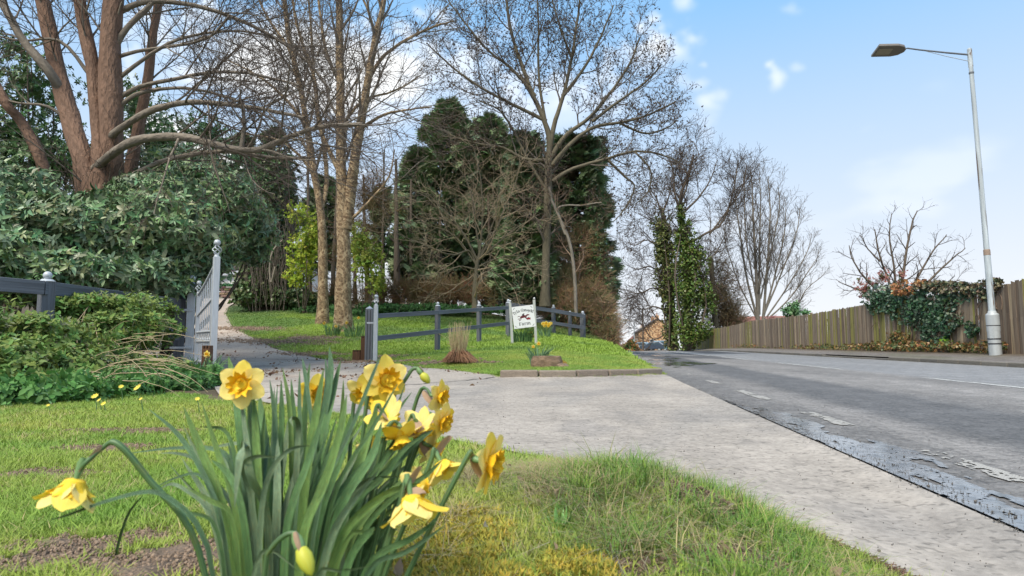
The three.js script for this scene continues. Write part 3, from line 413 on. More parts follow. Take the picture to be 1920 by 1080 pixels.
{
  const pz = [[820, 15.1], [899, 17], [953, 18.8]], pr = [[1038, 24], [1069, 24.5], [1094, 24.9]];
  const pp = (px, top, bot, Z, w, extra = 0) => { const t = at(px, top, Z), b = at(px, bot, Z); return [V(b.x, b.y - 0.02, b.z), t.y - b.y - 0.05 + extra, w, -0.5]; };
  railFence('rail_fence', 'slate grey two-rail post fence across the grass island, from the gate to the sign', [pp(820, 568, 659, 15.1, 0.1), pp(898, 568, 643, 17, 0.1), pp(953, 563, 632, 18.8, 0.12)],
    [[at(704, 593, 13.35), at(822, 586, 15.0), 0.095, 0.04], [at(822, 586, 15.0), at(954, 577, 18.7), 0.095, 0.04], [at(704, 635, 13.35), at(820, 622, 15.0), 0.1, 0.04], [at(820, 622, 15.0), at(954, 606, 18.7), 0.1, 0.04]].map(([a, b, h, t]) => [a.add(V(0, 0, 0.07)), b.add(V(0, 0, 0.07)), h, t]));
  railFence('rail_fence', 'slate grey two-rail post fence running down to the hedge bank right of the sign', [pp(1038, 573, 628, 24, 0.12), pp(1069, 584, 631, 24.5, 0.11), pp(1093, 586, 639, 24.9, 0.17)],
    [[at(954, 571, 22.6), at(1038, 583, 23.9), 0.14, 0.04], [at(1038, 583, 23.9), at(1096, 593, 24.8), 0.14, 0.04], [at(954, 594, 22.6), at(1038, 606, 23.9), 0.12, 0.04], [at(1038, 606, 23.9), at(1096, 615, 24.8), 0.12, 0.04]].map(([a, b, h, t]) => [a.add(V(0, 0, 0.09)), b.add(V(0, 0, 0.09)), h, t]));
  // the left fence, half lost in the bramble
  const A = at(-60, 529, 6.4), B = at(88, 541, 7.0), Cc = at(338, 570, 10.2);
  const f = railFence('rail_fence', 'slate grey two-rail fence half lost in the bramble left of the gate', [[V(B.x, B.y - 0.85, B.z), 0.93, 0.13, -0.6]], [
    [A, B.clone(), 0.15, 0.045], [B.clone(), Cc.clone(), 0.15, 0.045], [A.clone().add(V(0, -0.5, 0)), B.clone().add(V(0, -0.5, 0)), 0.14, 0.045], [B.clone().add(V(0, -0.5, 0)), at(336, 627, 10.2), 0.19, 0.045]].map(([a, b, h, t]) => [a.add(V(0.03, 0, 0.09)), b.add(V(0.03, 0, 0.09)), h, t]));
}

// ---------------------------------------------------------------- gateway
function finial(parent, y, s = 1) {   // twisted basket with a ball on top
  const f = part('finial', parent, V(0, y, 0)), m = new MB();
  for (let k = 0; k < 4; k++) { const pts = [], r = []; for (let j = 0; j <= 10; j++) { const t = j / 10, a = k * Math.PI / 2 + t * Math.PI, q = 0.008 + 0.034 * Math.sin(Math.PI * t); pts.push(V(Math.cos(a) * q * s, (0.02 + t * 0.1) * s, Math.sin(a) * q * s)); r.push(0.006 * s); } m.tube(pts, r, 5); }
  m.build('basket', M.gateMetal, f);
  const c = mesh('collar', new THREE.CylinderGeometry(0.022 * s, 0.03 * s, 0.03 * s, 12), M.gateMetal, f); c.position.y = 0.006 * s;
  const b = mesh('ball', new THREE.SphereGeometry(0.034 * s, 14, 10), M.gateMetal, f); b.position.y = 0.148 * s;
}
{
  // left hand: timber post, metal hinge post, and the leaf swung out towards us
  const hb = at(353, 690, 10.2), hy = at(353, 549, 10.2).y, wb = at(333, 690, 10.3);
  const wp = thing('gate_post', 'slate grey timber gate post carrying the left gate, beside the bramble', 'gate post', V(wb.x, wb.y - 0.1, wb.z));
  { const h = at(333, 560, 10.3).y - wb.y + 0.1, m = mesh('shaft', new RoundedBoxGeometry(0.15, h, 0.15, 1, 0.008), M.paintGrey, wp); m.position.y = h / 2; const c = mesh('bevelled_top', new THREE.ConeGeometry(0.105, 0.05, 4, 1), M.paintGrey, wp); c.position.y = h + 0.024; c.rotation.y = Math.PI / 4; wp.rotation.y = 0.5; }
  const hp = thing('hinge_post', 'light grey metal hinge post with ball finial left of the open gate', 'gate post', V(hb.x, hb.y - 0.1, hb.z));
  { const h = hy - hb.y + 0.1; const m = mesh('shaft', new RoundedBoxGeometry(0.115, h, 0.115, 1, 0.008), M.gateMetal, hp); m.position.y = h / 2; finial(hp, h, 1.55); for (const y of [0.42, h - 0.28]) { const s = mesh('strap', new RoundedBoxGeometry(0.3, 0.035, 0.03, 1, 0.005), M.gateMetal, hp); s.position.set(-0.12, y, 0.065); } hp.rotation.y = 0.4; }
  const a = at(366, 690, 10.0), b = at(398, 690, 8.9), L = Math.hypot(b.x - a.x, b.z - a.z), gate = thing('gate', 'open light grey metal gate leaf with vertical bars left of the drive', 'gate', V(a.x, Math.min(a.y, b.y) + 0.03, a.z));
  gate.rotation.y = Math.atan2(-(b.z - a.z), b.x - a.x);
  const H0 = at(366, 556, 10.0).y - a.y, H1 = at(398, 480, 8.9).y - b.y + (b.y - a.y) * 0, bar = (x, y0, y1, w, name = 'bar', sub) => { const m = mesh(name, new THREE.BoxGeometry(w, y1 - y0, w), M.gateMetal, gate); m.position.set(x, (y0 + y1) / 2, 0); return m; };
  const top = (t) => lerp(H0, H1 * 0.94, Math.pow(t, 1.25));
  bar(0.03, -0.03, H0 + 0.02, 0.055, 'hinge_stile'); { const f = part('stile_top', gate, V(0.03, H0 + 0.02, 0)); finial(f, 0, 1.1); f.children[0].name = 'finial'; gate.add(f.children[0]); gate.remove(f); gate.children[gate.children.length - 1].position.set(0.03, H0 + 0.02, 0); }
  { const m = mesh('lock_stile', new RoundedBoxGeometry(0.085, H1 + 0.03, 0.085, 1, 0.006), M.gateMetal, gate); m.position.set(L, H1 / 2 - 0.015, 0); finial(gate, H1, 1.35); gate.children[gate.children.length - 1].position.x = L; }
  const rail = (f, r = 0.02) => { const m = new MB(), p = [], q = []; for (let k = 0; k <= 12; k++) { p.push(V(lerp(0.05, L - 0.04, k / 12), f(k / 12), 0)); q.push(r); } m.tube(p, q, 6); m.build('rail', M.gateMetal, gate); };
  rail(() => 0.08, 0.024); rail(() => 0.38, 0.018); rail(() => 0.52, 0.018); rail((t) => 0.78 + 0.22 * t, 0.02); rail(top, 0.026);
  const nb = 9; for (let k = 1; k < nb; k++) { const t = k / nb; bar(lerp(0.05, L - 0.04, t), 0.08, top(t), 0.014); const r = mesh('ring', new THREE.TorusGeometry(0.052, 0.007, 5, 12), M.gateMetal, gate); r.position.set(lerp(0.05, L - 0.04, t - 0.5 / nb), 0.45, 0); }
  // right hand: timber post and the metal hinge post
  const rb = at(703, 690, 13.2), rh = at(703, 572, 13.2).y - rb.y, tb = at(691, 684, 13.6);
  const tp = thing('gate_post', 'slate grey timber gate post right of the drive beside the rail fence', 'gate post', V(tb.x, tb.y - 0.05, tb.z));
  { const h = at(691, 579, 13.6).y - tb.y + 0.05, w = 0.155; const m = mesh('shaft', new RoundedBoxGeometry(w, h, w, 1, 0.008), M.gateDark, tp); m.position.y = h / 2; const c = mesh('bevelled_top', new THREE.ConeGeometry(0.11, 0.06, 4, 1), M.gateMetal, tp); c.position.y = h + 0.03; c.rotation.y = Math.PI / 4; for (const x of [-0.03, 0.03]) { const q = mesh('moulding', new THREE.BoxGeometry(0.012, h - 0.06, 0.012), M.black, tp); q.position.set(x, h / 2, w / 2 + 0.003); } tp.rotation.y = 0.1; }
  const rp = thing('hinge_post', 'light grey metal hinge post with ball finial right of the drive', 'gate post', V(rb.x, rb.y - 0.06, rb.z));
  { const h = rh + 0.06; const m = mesh('shaft', new RoundedBoxGeometry(0.085, h, 0.085, 1, 0.006), M.gateMetal, rp); m.position.y = h / 2; finial(rp, h, 1.2); for (const y of [0.16, h - 0.37]) { const s = mesh('strap', new RoundedBoxGeometry(0.16, 0.035, 0.03, 1, 0.005), M.gateMetal, rp); s.position.set(-0.1, y, -0.02); } rp.rotation.y = 0.1; }
}
function castleStump(px, top, bot, Z, w, label, two) {   // a sawn brown timber post notched like a battlement
  const b = at(px, bot, Z), o = thing('timber_stump', label, 'timber post', V(b.x, b.y - 0.05, b.z)), h = at(px, top, Z).y - b.y + 0.05, u = Z / FPX;
  const block = (x, hh, ww) => { const m = mesh('post', new RoundedBoxGeometry(ww, hh, ww, 1, 0.006), M.stump, o); m.position.set(x, hh / 2, 0); for (const e of [-1, 0, 1]) { const q = mesh('notched_top', new RoundedBoxGeometry(ww * 0.24, 0.05, ww * 0.98, 1, 0.006), M.stump, o); q.position.set(x + e * ww * 0.37, hh + 0.02, 0); } };
  block(0, h, w * u); if (two) block(-14 * u, h * 0.52, 14 * u);
  return o;
}
castleStump(683, 634, 684, 13.7, 12, 'brown stepped timber stumps with notched tops beside the right gate post', true);
castleStump(387, 654, 706, 8.7, 15, 'single brown timber stump with notched top at the foot of the left gate', false);

// ---------------------------------------------------------------- farm sign
{
  const Z = 15.2, p0 = at(961, 647, Z), p1 = at(1005.5, 649, Z), o = thing('farm_sign', 'white farm name board with a red horse between two white posts', 'sign', V(p0.x, p0.y, p0.z));
  const L = (px, py) => at(px, py, Z).sub(p0);
  const postM = (name, a, b, w) => { const m = mesh(name, new RoundedBoxGeometry(w, a.distanceTo(b) + 0.1, w * 0.9, 1, 0.006), std(C(0.62, 0.66, 0.64), { map: rep(T_wood, 1, 1), roughness: 0.7 }), o); m.position.copy(a).lerp(b, 0.5).add(V(0, -0.05, 0)); m.quaternion.setFromUnitVectors(V(0, 1, 0), b.clone().sub(a).normalize()); };
  postM('post', L(961, 647), L(956.5, 567), 0.062); postM('post', L(1005.5, 649), L(1001.5, 562), 0.062);
  for (const q of [L(956.5, 566), L(1001.5, 561)]) { const c = mesh('post_cap', new THREE.SphereGeometry(0.024, 10, 8), M.white, o); c.position.copy(q).add(V(0, 0.02, 0)); }
  const W = 512, Hh = 512, cv = document.createElement('canvas'); cv.width = W; cv.height = Hh; const g = cv.getContext('2d');
  g.fillStyle = '#e4e8ec'; g.fillRect(0, 0, W, Hh); g.strokeStyle = '#5a6268'; g.lineWidth = 7;
  for (const [x, y, sx, sy] of [[26, 26, 1, 1], [W - 26, 26, -1, 1], [26, Hh - 26, 1, -1], [W - 26, Hh - 26, -1, -1]]) { g.beginPath(); g.moveTo(x, y + 44 * sy); g.quadraticCurveTo(x + 6 * sx, y + 6 * sy, x + 50 * sx, y); g.moveTo(x + 10 * sx, y + 30 * sy); g.quadraticCurveTo(x + 24 * sx, y + 22 * sy, x + 26 * sx, y + 8 * sy); g.stroke(); }
  g.fillStyle = '#2c3338'; g.font = 'bold 92px serif'; g.textAlign = 'center';
  const word = 'Tyla Gorwydd', n = word.length; for (let k = 0; k < n; k++) { const t = (k - (n - 1) / 2) / n, x = 256 + t * 460, y = 128 + t * t * 250; g.save(); g.translate(x, y); g.rotate(t * 0.85); g.fillText(word[k], 0, 0); g.restore(); }
  g.font = 'bold 104px serif'; g.fillText('Farm', 262, 452);
  g.fillStyle = '#5e1020'; g.beginPath(); g.ellipse(250, 250, 82, 30, -0.12, 0, 7); g.fill();   // galloping horse
  g.beginPath(); g.moveTo(300, 245); g.lineTo(340, 200); g.lineTo(392, 214); g.lineTo(396, 232); g.lineTo(352, 236); g.lineTo(318, 270); g.fill();
  for (const q of [[190, 262, 150, 300, 110, 290], [200, 268, 176, 320, 130, 340], [292, 268, 340, 296, 380, 276], [284, 270, 330, 320, 372, 318]]) { g.lineWidth = 15; g.strokeStyle = '#4a0d1a'; g.beginPath(); g.moveTo(q[0], q[1]); g.lineTo(q[2], q[3]); g.lineTo(q[4], q[5]); g.stroke(); }
  g.lineWidth = 12; g.beginPath(); g.moveTo(172, 240); g.quadraticCurveTo(140, 220, 112, 246); g.stroke(); g.fillStyle = '#2a1016'; g.beginPath(); g.ellipse(246, 212, 26, 24, 0.4, 0, 7); g.fill(); g.beginPath(); g.arc(268, 184, 13, 0, 7); g.fill();
  g.fillStyle = '#8a1426'; g.fillRect(322, 288, 92, 46);
  const t = new THREE.CanvasTexture(cv); t.colorSpace = THREE.SRGBColorSpace;
  const a = L(960.5, 576), b = L(1001, 570.5), c = L(1003.5, 613), d = L(962.5, 617.5), ctr = a.clone().add(b).add(c).add(d).multiplyScalar(0.25), x = b.clone().add(c).sub(a).sub(d).normalize(), y0 = a.clone().add(b).sub(c).sub(d).normalize(), z = x.clone().cross(y0).normalize(), y = z.clone().cross(x);
  const w = a.distanceTo(b), h = a.distanceTo(d), bd = part('board', o, ctr.add(V(0, 0, 0.02))); bd.quaternion.setFromRotationMatrix(new THREE.Matrix4().makeBasis(x, y, z));
  mesh('panel', new THREE.BoxGeometry(w, h, 0.02), M.white, bd); const f = mesh('print', new THREE.PlaneGeometry(w - 0.012, h - 0.012), std(C(0.86, 0.86, 0.86), { map: t, roughness: 0.6 }), bd); f.position.z = 0.0135;
}

// ---------------------------------------------------------------- stone with moss, beside the daffodils on the island
{
  const p = ground(0.615, 10.05, -0.02), o = thing('mossy_stone', 'low brown rock with moss on top lying on the grass island', 'rock', p);
  const rock = (sx, sy, sz, seed) => { const g = new THREE.IcosahedronGeometry(1, 4), P = g.attributes.position; for (let k = 0; k < P.count; k++) { const v = V(P.getX(k), P.getY(k), P.getZ(k)), n = 0.72 + 0.5 * fbm(v.x * 1.3 + seed, v.y * 1.3 + 4, v.z * 1.3 + 8, 4), f = 0.06 * fbm(v.x * 6 + seed, v.y * 6, v.z * 6 + 2, 3); v.multiplyScalar(n + f); v.y = clamp(v.y, -0.6, 0.62); P.setXYZ(k, v.x * sx, v.y * sy, v.z * sz); } const q = g; q.computeVertexNormals(); return q; };
  mesh('stone', rock(0.24, 0.22, 0.15, 3), std(C(0.25, 0.17, 0.115), { map: T_soil, bumpMap: T_soil, bumpScale: 0.02 }), o).position.set(-0.06, 0.06, 0);
  mesh('stone', rock(0.14, 0.1, 0.12, 9), std(C(0.33, 0.24, 0.17), { map: T_soil, bumpMap: T_soil, bumpScale: 0.02 }), o).position.set(0.14, 0.02, 0.03);
  const R = mulberry(5), it = []; for (let k = 0; k < 700; k++) { const a = R() * 6.28, r = Math.sqrt(R()); it.push({ p: V(0.06 + Math.cos(a) * r * 0.19, 0.115 + 0.05 * (1 - r * r) - Math.cos(a) * r * 0.045 + 0.01 * R(), -0.04 + Math.sin(a) * r * 0.09), q: qYto(V(R() - 0.5, 0.8, R() - 0.5).normalize()), s: 0.6 + 0.8 * R(), c: C(0.35 + 0.2 * R(), 0.27 + 0.06 * R(), 0.04) }); }
  inst('moss', new THREE.ConeGeometry(0.008, 0.03, 4), M.grass, it, o);
}

// ---------------------------------------------------------------- houses
function gableHouse(name, label, pos, turn, L, W, eave, ridge, wall, roof, o2 = {}) {
  const o = thing(name, label, 'house', pos); o.rotation.y = turn;   // length along local z, gable faces local +z
  const m = new MB(), a = W / 2, b = L / 2;
  m.quad(V(-a, -3, b), V(a, -3, b), V(a, eave, b), V(-a, eave, b)); m.tri(V(-a, eave, b), V(a, eave, b), V(0, ridge, b));
  m.quad(V(a, -3, -b), V(-a, -3, -b), V(-a, eave, -b), V(a, eave, -b)); m.tri(V(a, eave, -b), V(-a, eave, -b), V(0, ridge, -b));
  m.quad(V(-a, -3, -b), V(-a, -3, b), V(-a, eave, b), V(-a, eave, -b)); m.quad(V(a, -3, b), V(a, -3, -b), V(a, eave, -b), V(a, eave, b));
  m.build('wall', wall, o);
  const sl = Math.atan2(ridge - eave, a), len = Math.hypot(ridge - eave, a) + 0.35;
  for (const s of [-1, 1]) { const g = new THREE.BoxGeometry(len, 0.12, L + 0.5), r = mesh('roof', g, roof, o); r.position.set(s * (a + 0.25) / 2, (ridge + eave) / 2 + 0.02, 0); r.rotation.z = -s * sl; }
  for (const [z, h] of o2.chimneys || []) { const c = mesh('chimney', new THREE.BoxGeometry(0.8, h, 0.6), o2.chimneyMat || wall, o); c.position.set(0, ridge + h / 2 - 0.4, z); const p = mesh('chimney_pot', new THREE.CylinderGeometry(0.12, 0.15, 0.4, 8), std(C(0.35, 0.17, 0.1)), o); p.position.set(0, ridge + h - 0.2, z); }
  for (const [side, u, y, w, h] of o2.windows || []) { const f = part('window', o, side === 'left' ? V(-a, y, u) : side === 'gable' ? V(u, y, b) : V(a, y, u)); f.rotation.y = side === 'left' ? -Math.PI / 2 : side === 'gable' ? 0 : Math.PI / 2; const fr = mesh('frame', new THREE.BoxGeometry(w, h, 0.12), M.white, f); const gl = mesh('pane', new THREE.BoxGeometry(w - 0.16, h - 0.16, 0.03), std(C(0.05, 0.06, 0.07), { roughness: 0.1 }), f); gl.position.z = 0.06; }
  return o;
}
const T_rubble = tex(256, 256, (u, v) => { let b = 9, b2 = 9, id = 0; const X = u * 16, Y = v * 22; for (let j = -1; j <= 1; j++) for (let i = -1; i <= 1; i++) { const cx = Math.floor(X) + i, cy = Math.floor(Y) + j, wx = ((cx % 16) + 16) % 16, wy = ((cy % 22) + 22) % 22, dx = cx + hash(wx, wy, 1) - X, dy = cy + hash(wx, wy, 2) - Y, d = Math.hypot(dx, dy); if (d < b) { b2 = b; b = d; id = hash(wx, wy, 3); } else if (d < b2) b2 = d; } const k = ss(0.04, 0.14, b2 - b), c = [[0.80, 0.66, 0.50], [0.55, 0.42, 0.33], [0.86, 0.75, 0.6], [0.66, 0.5, 0.36]][id * 4 | 0]; return c.map((q, n) => lerp([0.72, 0.68, 0.6][n], q, k)); });
const rubble = std(C(0.85, 0.76, 0.70), { map: rep(T_rubble, 0.25, 0.25), roughness: 0.95 }), slate = std(C(0.145, 0.115, 0.115), { map: T_wood, roughness: 0.8 }), cream = std(C(0.62, 0.57, 0.47), { map: T_grain }), redTile = std(C(0.36, 0.15, 0.11), { map: T_wood }), whiteR = std(C(0.72, 0.73, 0.74), { map: T_grain });
{
  const Z = 132, g = at(1241, 655, Z), top = at(1241, 598, Z).y, eave = at(1205, 622, Z).y;
  gableHouse('stone_house', 'stone gabled house at the end of the road behind the ivy trees', V(g.x, 0, g.z - 6), -U_, 12, (1241 - 1205) * 2 * Z / FPX, eave, top, rubble, slate, { chimneys: [[5, 1.2], [-5, 1.2]], windows: [['left', 2.5, 0.9, 1.1, 1.3], ['left', -2, 0.9, 1.1, 1.3], ['gable', -1.2, 0.8, 0.9, 1.2]] });
  const s2 = road(152, 13.6, 0);
  gableHouse('rendered_house', 'cream house with dark roof stepping down beyond the stone gable', V(s2.x - 0.6, -0.7, s2.z), -U_, 12, 6.4, eave + 0.3, top, cream, slate, { chimneys: [[5, 1.3]], windows: [['left', 3, 0.6, 1.2, 1.4], ['left', -1, 0.6, 1.2, 1.4]] });
  const s3 = road(174, 12.6, 0);
  gableHouse('rendered_house', 'farthest small pale house at the foot of the terrace down the road', V(s3.x, -1.2, s3.z), -U_, 14, 6, eave, top, cream, redTile, { chimneys: [[4, 1.2], [-5, 1.2]], windows: [['left', 2, 0.4, 1.2, 1.4]] });
  // roof peeping over the fence
  const q = at(1425, 640, 75);
  gableHouse('red_roofed_house', 'house with red tiled roof just showing above the board fence', V(q.x, 0.4, q.z), 1.2, 8, 6, at(1400, 607, 75).y - 0.4, at(1400, 595, 75).y - 0.4, cream, redTile, { chimneys: [] });
  // head of the drive
  const w = at(434, 545, 48);
  gableHouse('white_house', 'small white house glimpsed at the head of the drive', V(w.x + 1, w.y, w.z - 4), 0.9, 8, 6, at(434, 512, 48).y - w.y, at(434, 490, 48).y - w.y, whiteR, std(C(0.30, 0.31, 0.33)), { windows: [['gable', 0, 1, 1, 1]] });
  const st = thing('stair_rail', 'pale sloping stair rail beside the white house up the drive', 'railing', at(449, 528, 45)); const m = new MB(); m.tube([V(-0.7, -0.6, 0), V(0.15, 0.9, 0), V(0.25, 1.5, 0)], [0.05, 0.05, 0.05], 6); m.build('handrail', M.white, st); for (const x of [-0.5, -0.15, 0.15]) { const n2 = new MB(); n2.tube([V(x, -0.9, 0), V(x, (x + 0.7) * 1.76 - 0.6, 0)], [0.03, 0.03], 5); n2.build('baluster', M.white, st); }
}
// ---------------------------------------------------------------- stone walls: every block its own lump
function stoneWall(label, a, b, h, thick, bw, bh, cols, seed) {
  const o = thing('stone_wall', label, 'wall'), R = mulberry(seed), L = a.distanceTo(b), d = b.clone().sub(a).normalize(), nrm = V(-d.z, 0, d.x), ang = Math.atan2(-d.z, d.x), m = new MB(), core = new MB();
  core.geom(new THREE.BoxGeometry(L, 1, thick - 0.1), new THREE.Matrix4().makeRotationY(ang).setPosition(a.clone().lerp(b, 0.5).add(V(0, -0.06, 0)))); 
  for (let y = -0.3, row = 0; ; row++) { let any = false; for (let x = (row % 2) * bw * 0.4; x < L;) { const w = bw * (0.6 + 0.9 * R()), t = (x + w / 2) / L, top = lerp(h[0], h[1], clamp(t, 0, 1)); if (y < top) { any = true; const c = cols[R() * cols.length | 0]; m.col = c.map((v) => v * (0.75 + 0.5 * R())); const g = new RoundedBoxGeometry(w - 0.015, bh * (0.85 + 0.1 * R()), thick + 0.08 * (R() - 0.5), 1, 0.025), p = a.clone().lerp(b, t); p.y += y + bh / 2; m.geom(g, new THREE.Matrix4().makeRotationY(ang + (R() - 0.5) * 0.08).setPosition(p)); } x += w; } y += bh; if (!any || y > 4) break; }
  core.build('core', std(C(0.07, 0.06, 0.05)), o);
  stuff(m.build('stones', std(C(1, 1, 1), { vertexColors: true, map: T_soil, bumpMap: T_soil, bumpScale: 0.03, roughness: 0.95 }), o));
  return o;
}
stoneWall('brown dry stone retaining wall under the hedge bank at the road', V(road(27, -0.3).x, 0.05, road(27, -0.3).z), at(1086, 622, 26.6).setY(0.35), [1.0, 1.1], 0.4, 0.42, 0.13, [[0.15, 0.11, 0.085], [0.11, 0.085, 0.07], [0.19, 0.14, 0.105]], 4);
{ const a = at(412, 561, 41), b = at(462, 561, 41); stoneWall('low brown stone wall across the head of the drive', a, b, [0.75, 0.75], 0.4, 0.32, 0.14, [[0.20, 0.11, 0.085], [0.26, 0.17, 0.12], [0.40, 0.33, 0.28], [0.16, 0.10, 0.08]], 8); }

// ---------------------------------------------------------------- parked cars, side on, far down the road
function car(label, pos, turn, paint, glass, kind) {
  const o = thing('parked_car', label, 'car', pos, 'cars parked at the bottom of the road'); o.rotation.y = turn;
  const prof = kind === 'van' ? [[-2.1, 0.35], [2.05, 0.35], [2.1, 0.75], [1.9, 1.0], [1.2, 1.1], [0.7, 1.75], [-1.9, 1.8], [-2.1, 1.2]] : [[-2.05, 0.35], [2.05, 0.35], [2.1, 0.65], [1.95, 0.86], [1.0, 0.96], [0.35, 1.45], [-1.1, 1.5], [-1.75, 1.02], [-2.1, 0.92]];
  const ext = (pts, w, bev = 0.06) => { const g = new THREE.ExtrudeGeometry(new THREE.Shape(pts.map(([x, y]) => new THREE.Vector2(x, y))), { depth: w, bevelEnabled: true, bevelSize: bev, bevelThickness: bev, bevelSegments: 2 }); g.translate(0, 0, -w / 2); return g; };
  mesh('body', ext(prof, 1.6), phy(paint, { roughness: 0.3, clearcoat: 1, clearcoatRoughness: 0.1 }), o);
  const gl = kind === 'van' ? [[1.1, 1.1], [0.66, 1.66], [-1.7, 1.7], [-1.85, 1.15]] : [[0.85, 0.98], [0.3, 1.38], [-1.02, 1.42], [-1.5, 1.02]];
  mesh('window', ext(gl, 1.68, 0.03), std(glass, { roughness: 0.08 }), o);
  for (const x of [-1.25, 1.3]) for (const z of [-0.78, 0.78]) { const w = part('wheel', o, V(x, 0.32, z)), t = mesh('tyre', new THREE.TorusGeometry(0.24, 0.09, 8, 18), M.black, w), r = mesh('rim', new THREE.CylinderGeometry(0.19, 0.19, 0.14, 14), M.galv, w); r.rotation.x = Math.PI / 2; }
  for (const z of [-0.6, 0.6]) { const l = mesh('headlight', new RoundedBoxGeometry(0.1, 0.14, 0.3, 1, 0.03), M.white, o); l.position.set(2.06, 0.72, z); const k = mesh('tail_light', new RoundedBoxGeometry(0.08, 0.16, 0.25, 1, 0.03), std(C(0.4, 0.03, 0.03)), o); k.position.set(-2.08, 0.82, z); }
}
{ const gl = C(0.06, 0.09, 0.12);
  const A = (px, Z) => { const p = at(px, 657.5, Z); return p; };
  car('dark grey blue parked car, nearest and rightmost of the group', A(1224, 112), 2.75, C(0.045, 0.065, 0.10), gl); car('pale silver blue parked car at the left of the group', A(1201, 118), 2.6, C(0.25, 0.36, 0.44), gl); car('light blue parked van behind the dark car', A(1236, 119), 2.7, C(0.14, 0.3, 0.42), gl, 'van'); }

// ---------------------------------------------------------------- trees
function smoothPath(pts, n) { const c = new THREE.CatmullRomCurve3(pts, false, 'centripetal'); const out = []; for (let k = 0; k <= n; k++) out.push(c.getPoint(k / n)); return out; }
function randDir(R) { const z = R() * 2 - 1, a = R() * 6.283, r = Math.sqrt(1 - z * z); return V(r * Math.cos(a), z, r * Math.sin(a)); }
// side branches of a limb, then theirs, down to twigs. lv: one row per level
function ramify(bag, pts, rads, level, lv, R, ends, inside) {
  const P = lv[level]; if (!P) return;
  let L = 0; const seg = []; for (let k = 1; k < pts.length; k++) { const q = pts[k].distanceTo(pts[k - 1]); seg.push(q); L += q; }
  const n = Math.max(P.min ?? 1, Math.round(P.per * L * (0.8 + 0.4 * R()))); let spin = R() * 6.28;
  for (let b = 0; b < n; b++) {
    const f = lerp(P.from ?? 0.2, 1, (b + R() * 0.9) / n); let dist = f * L, k = 0; while (k < seg.length - 1 && dist > seg[k]) dist -= seg[k++];
    const t = clamp(dist / seg[k], 0, 1), p = pts[k].clone().lerp(pts[k + 1], t), tan = pts[k + 1].clone().sub(pts[k]).normalize(), pr = lerp(rads[k], rads[k + 1], t);
    spin += 2.4 + (R() - 0.5) * 0.9;
    let side = V(0, 1, 0).cross(tan); if (side.lengthSq() < 0.01) side = V(1, 0, 0).cross(tan); side.normalize(); const up2 = tan.clone().cross(side);
    const out = side.multiplyScalar(Math.cos(spin)).addScaledVector(up2, Math.sin(spin)); if (P.flat) { out.y *= 1 - P.flat; out.normalize(); }
    const ang = P.angle * (0.7 + 0.6 * R()), dir = tan.clone().multiplyScalar(Math.cos(ang)).addScaledVector(out, Math.sin(ang)).normalize();
    const len = P.len * (0.55 + 0.9 * R()) * (P.taper ? lerp(1, 1 - P.taper, f) : 1), m = P.seg, r0 = Math.min(pr * (P.rk ?? 0.62), P.rmax ?? 9), r1 = P.tip ?? r0 * 0.25, q = [p.clone()], rr = [r0];
    const d = dir.clone(); let ok = true;
    for (let j = 1; j <= m; j++) { d.addScaledVector(randDir(R), P.wig).addScaledVector(V(0, 1, 0), (P.up ?? 0) / m).normalize(); q.push(q[j - 1].clone().addScaledVector(d, len / m)); rr.push(lerp(r0, r1, j / m)); if (inside && j === 1 && !inside(q[1])) { ok = false; break; } }
    if (!ok) continue;
    bag[Math.min(P.bag ?? level, bag.length - 1)].tube(q, rr, P.sides, false);
    if (ends && !lv[level + 1]) ends.push(q);
    ramify(bag, q, rr, level + 1, lv, R, ends, inside);
  }
}
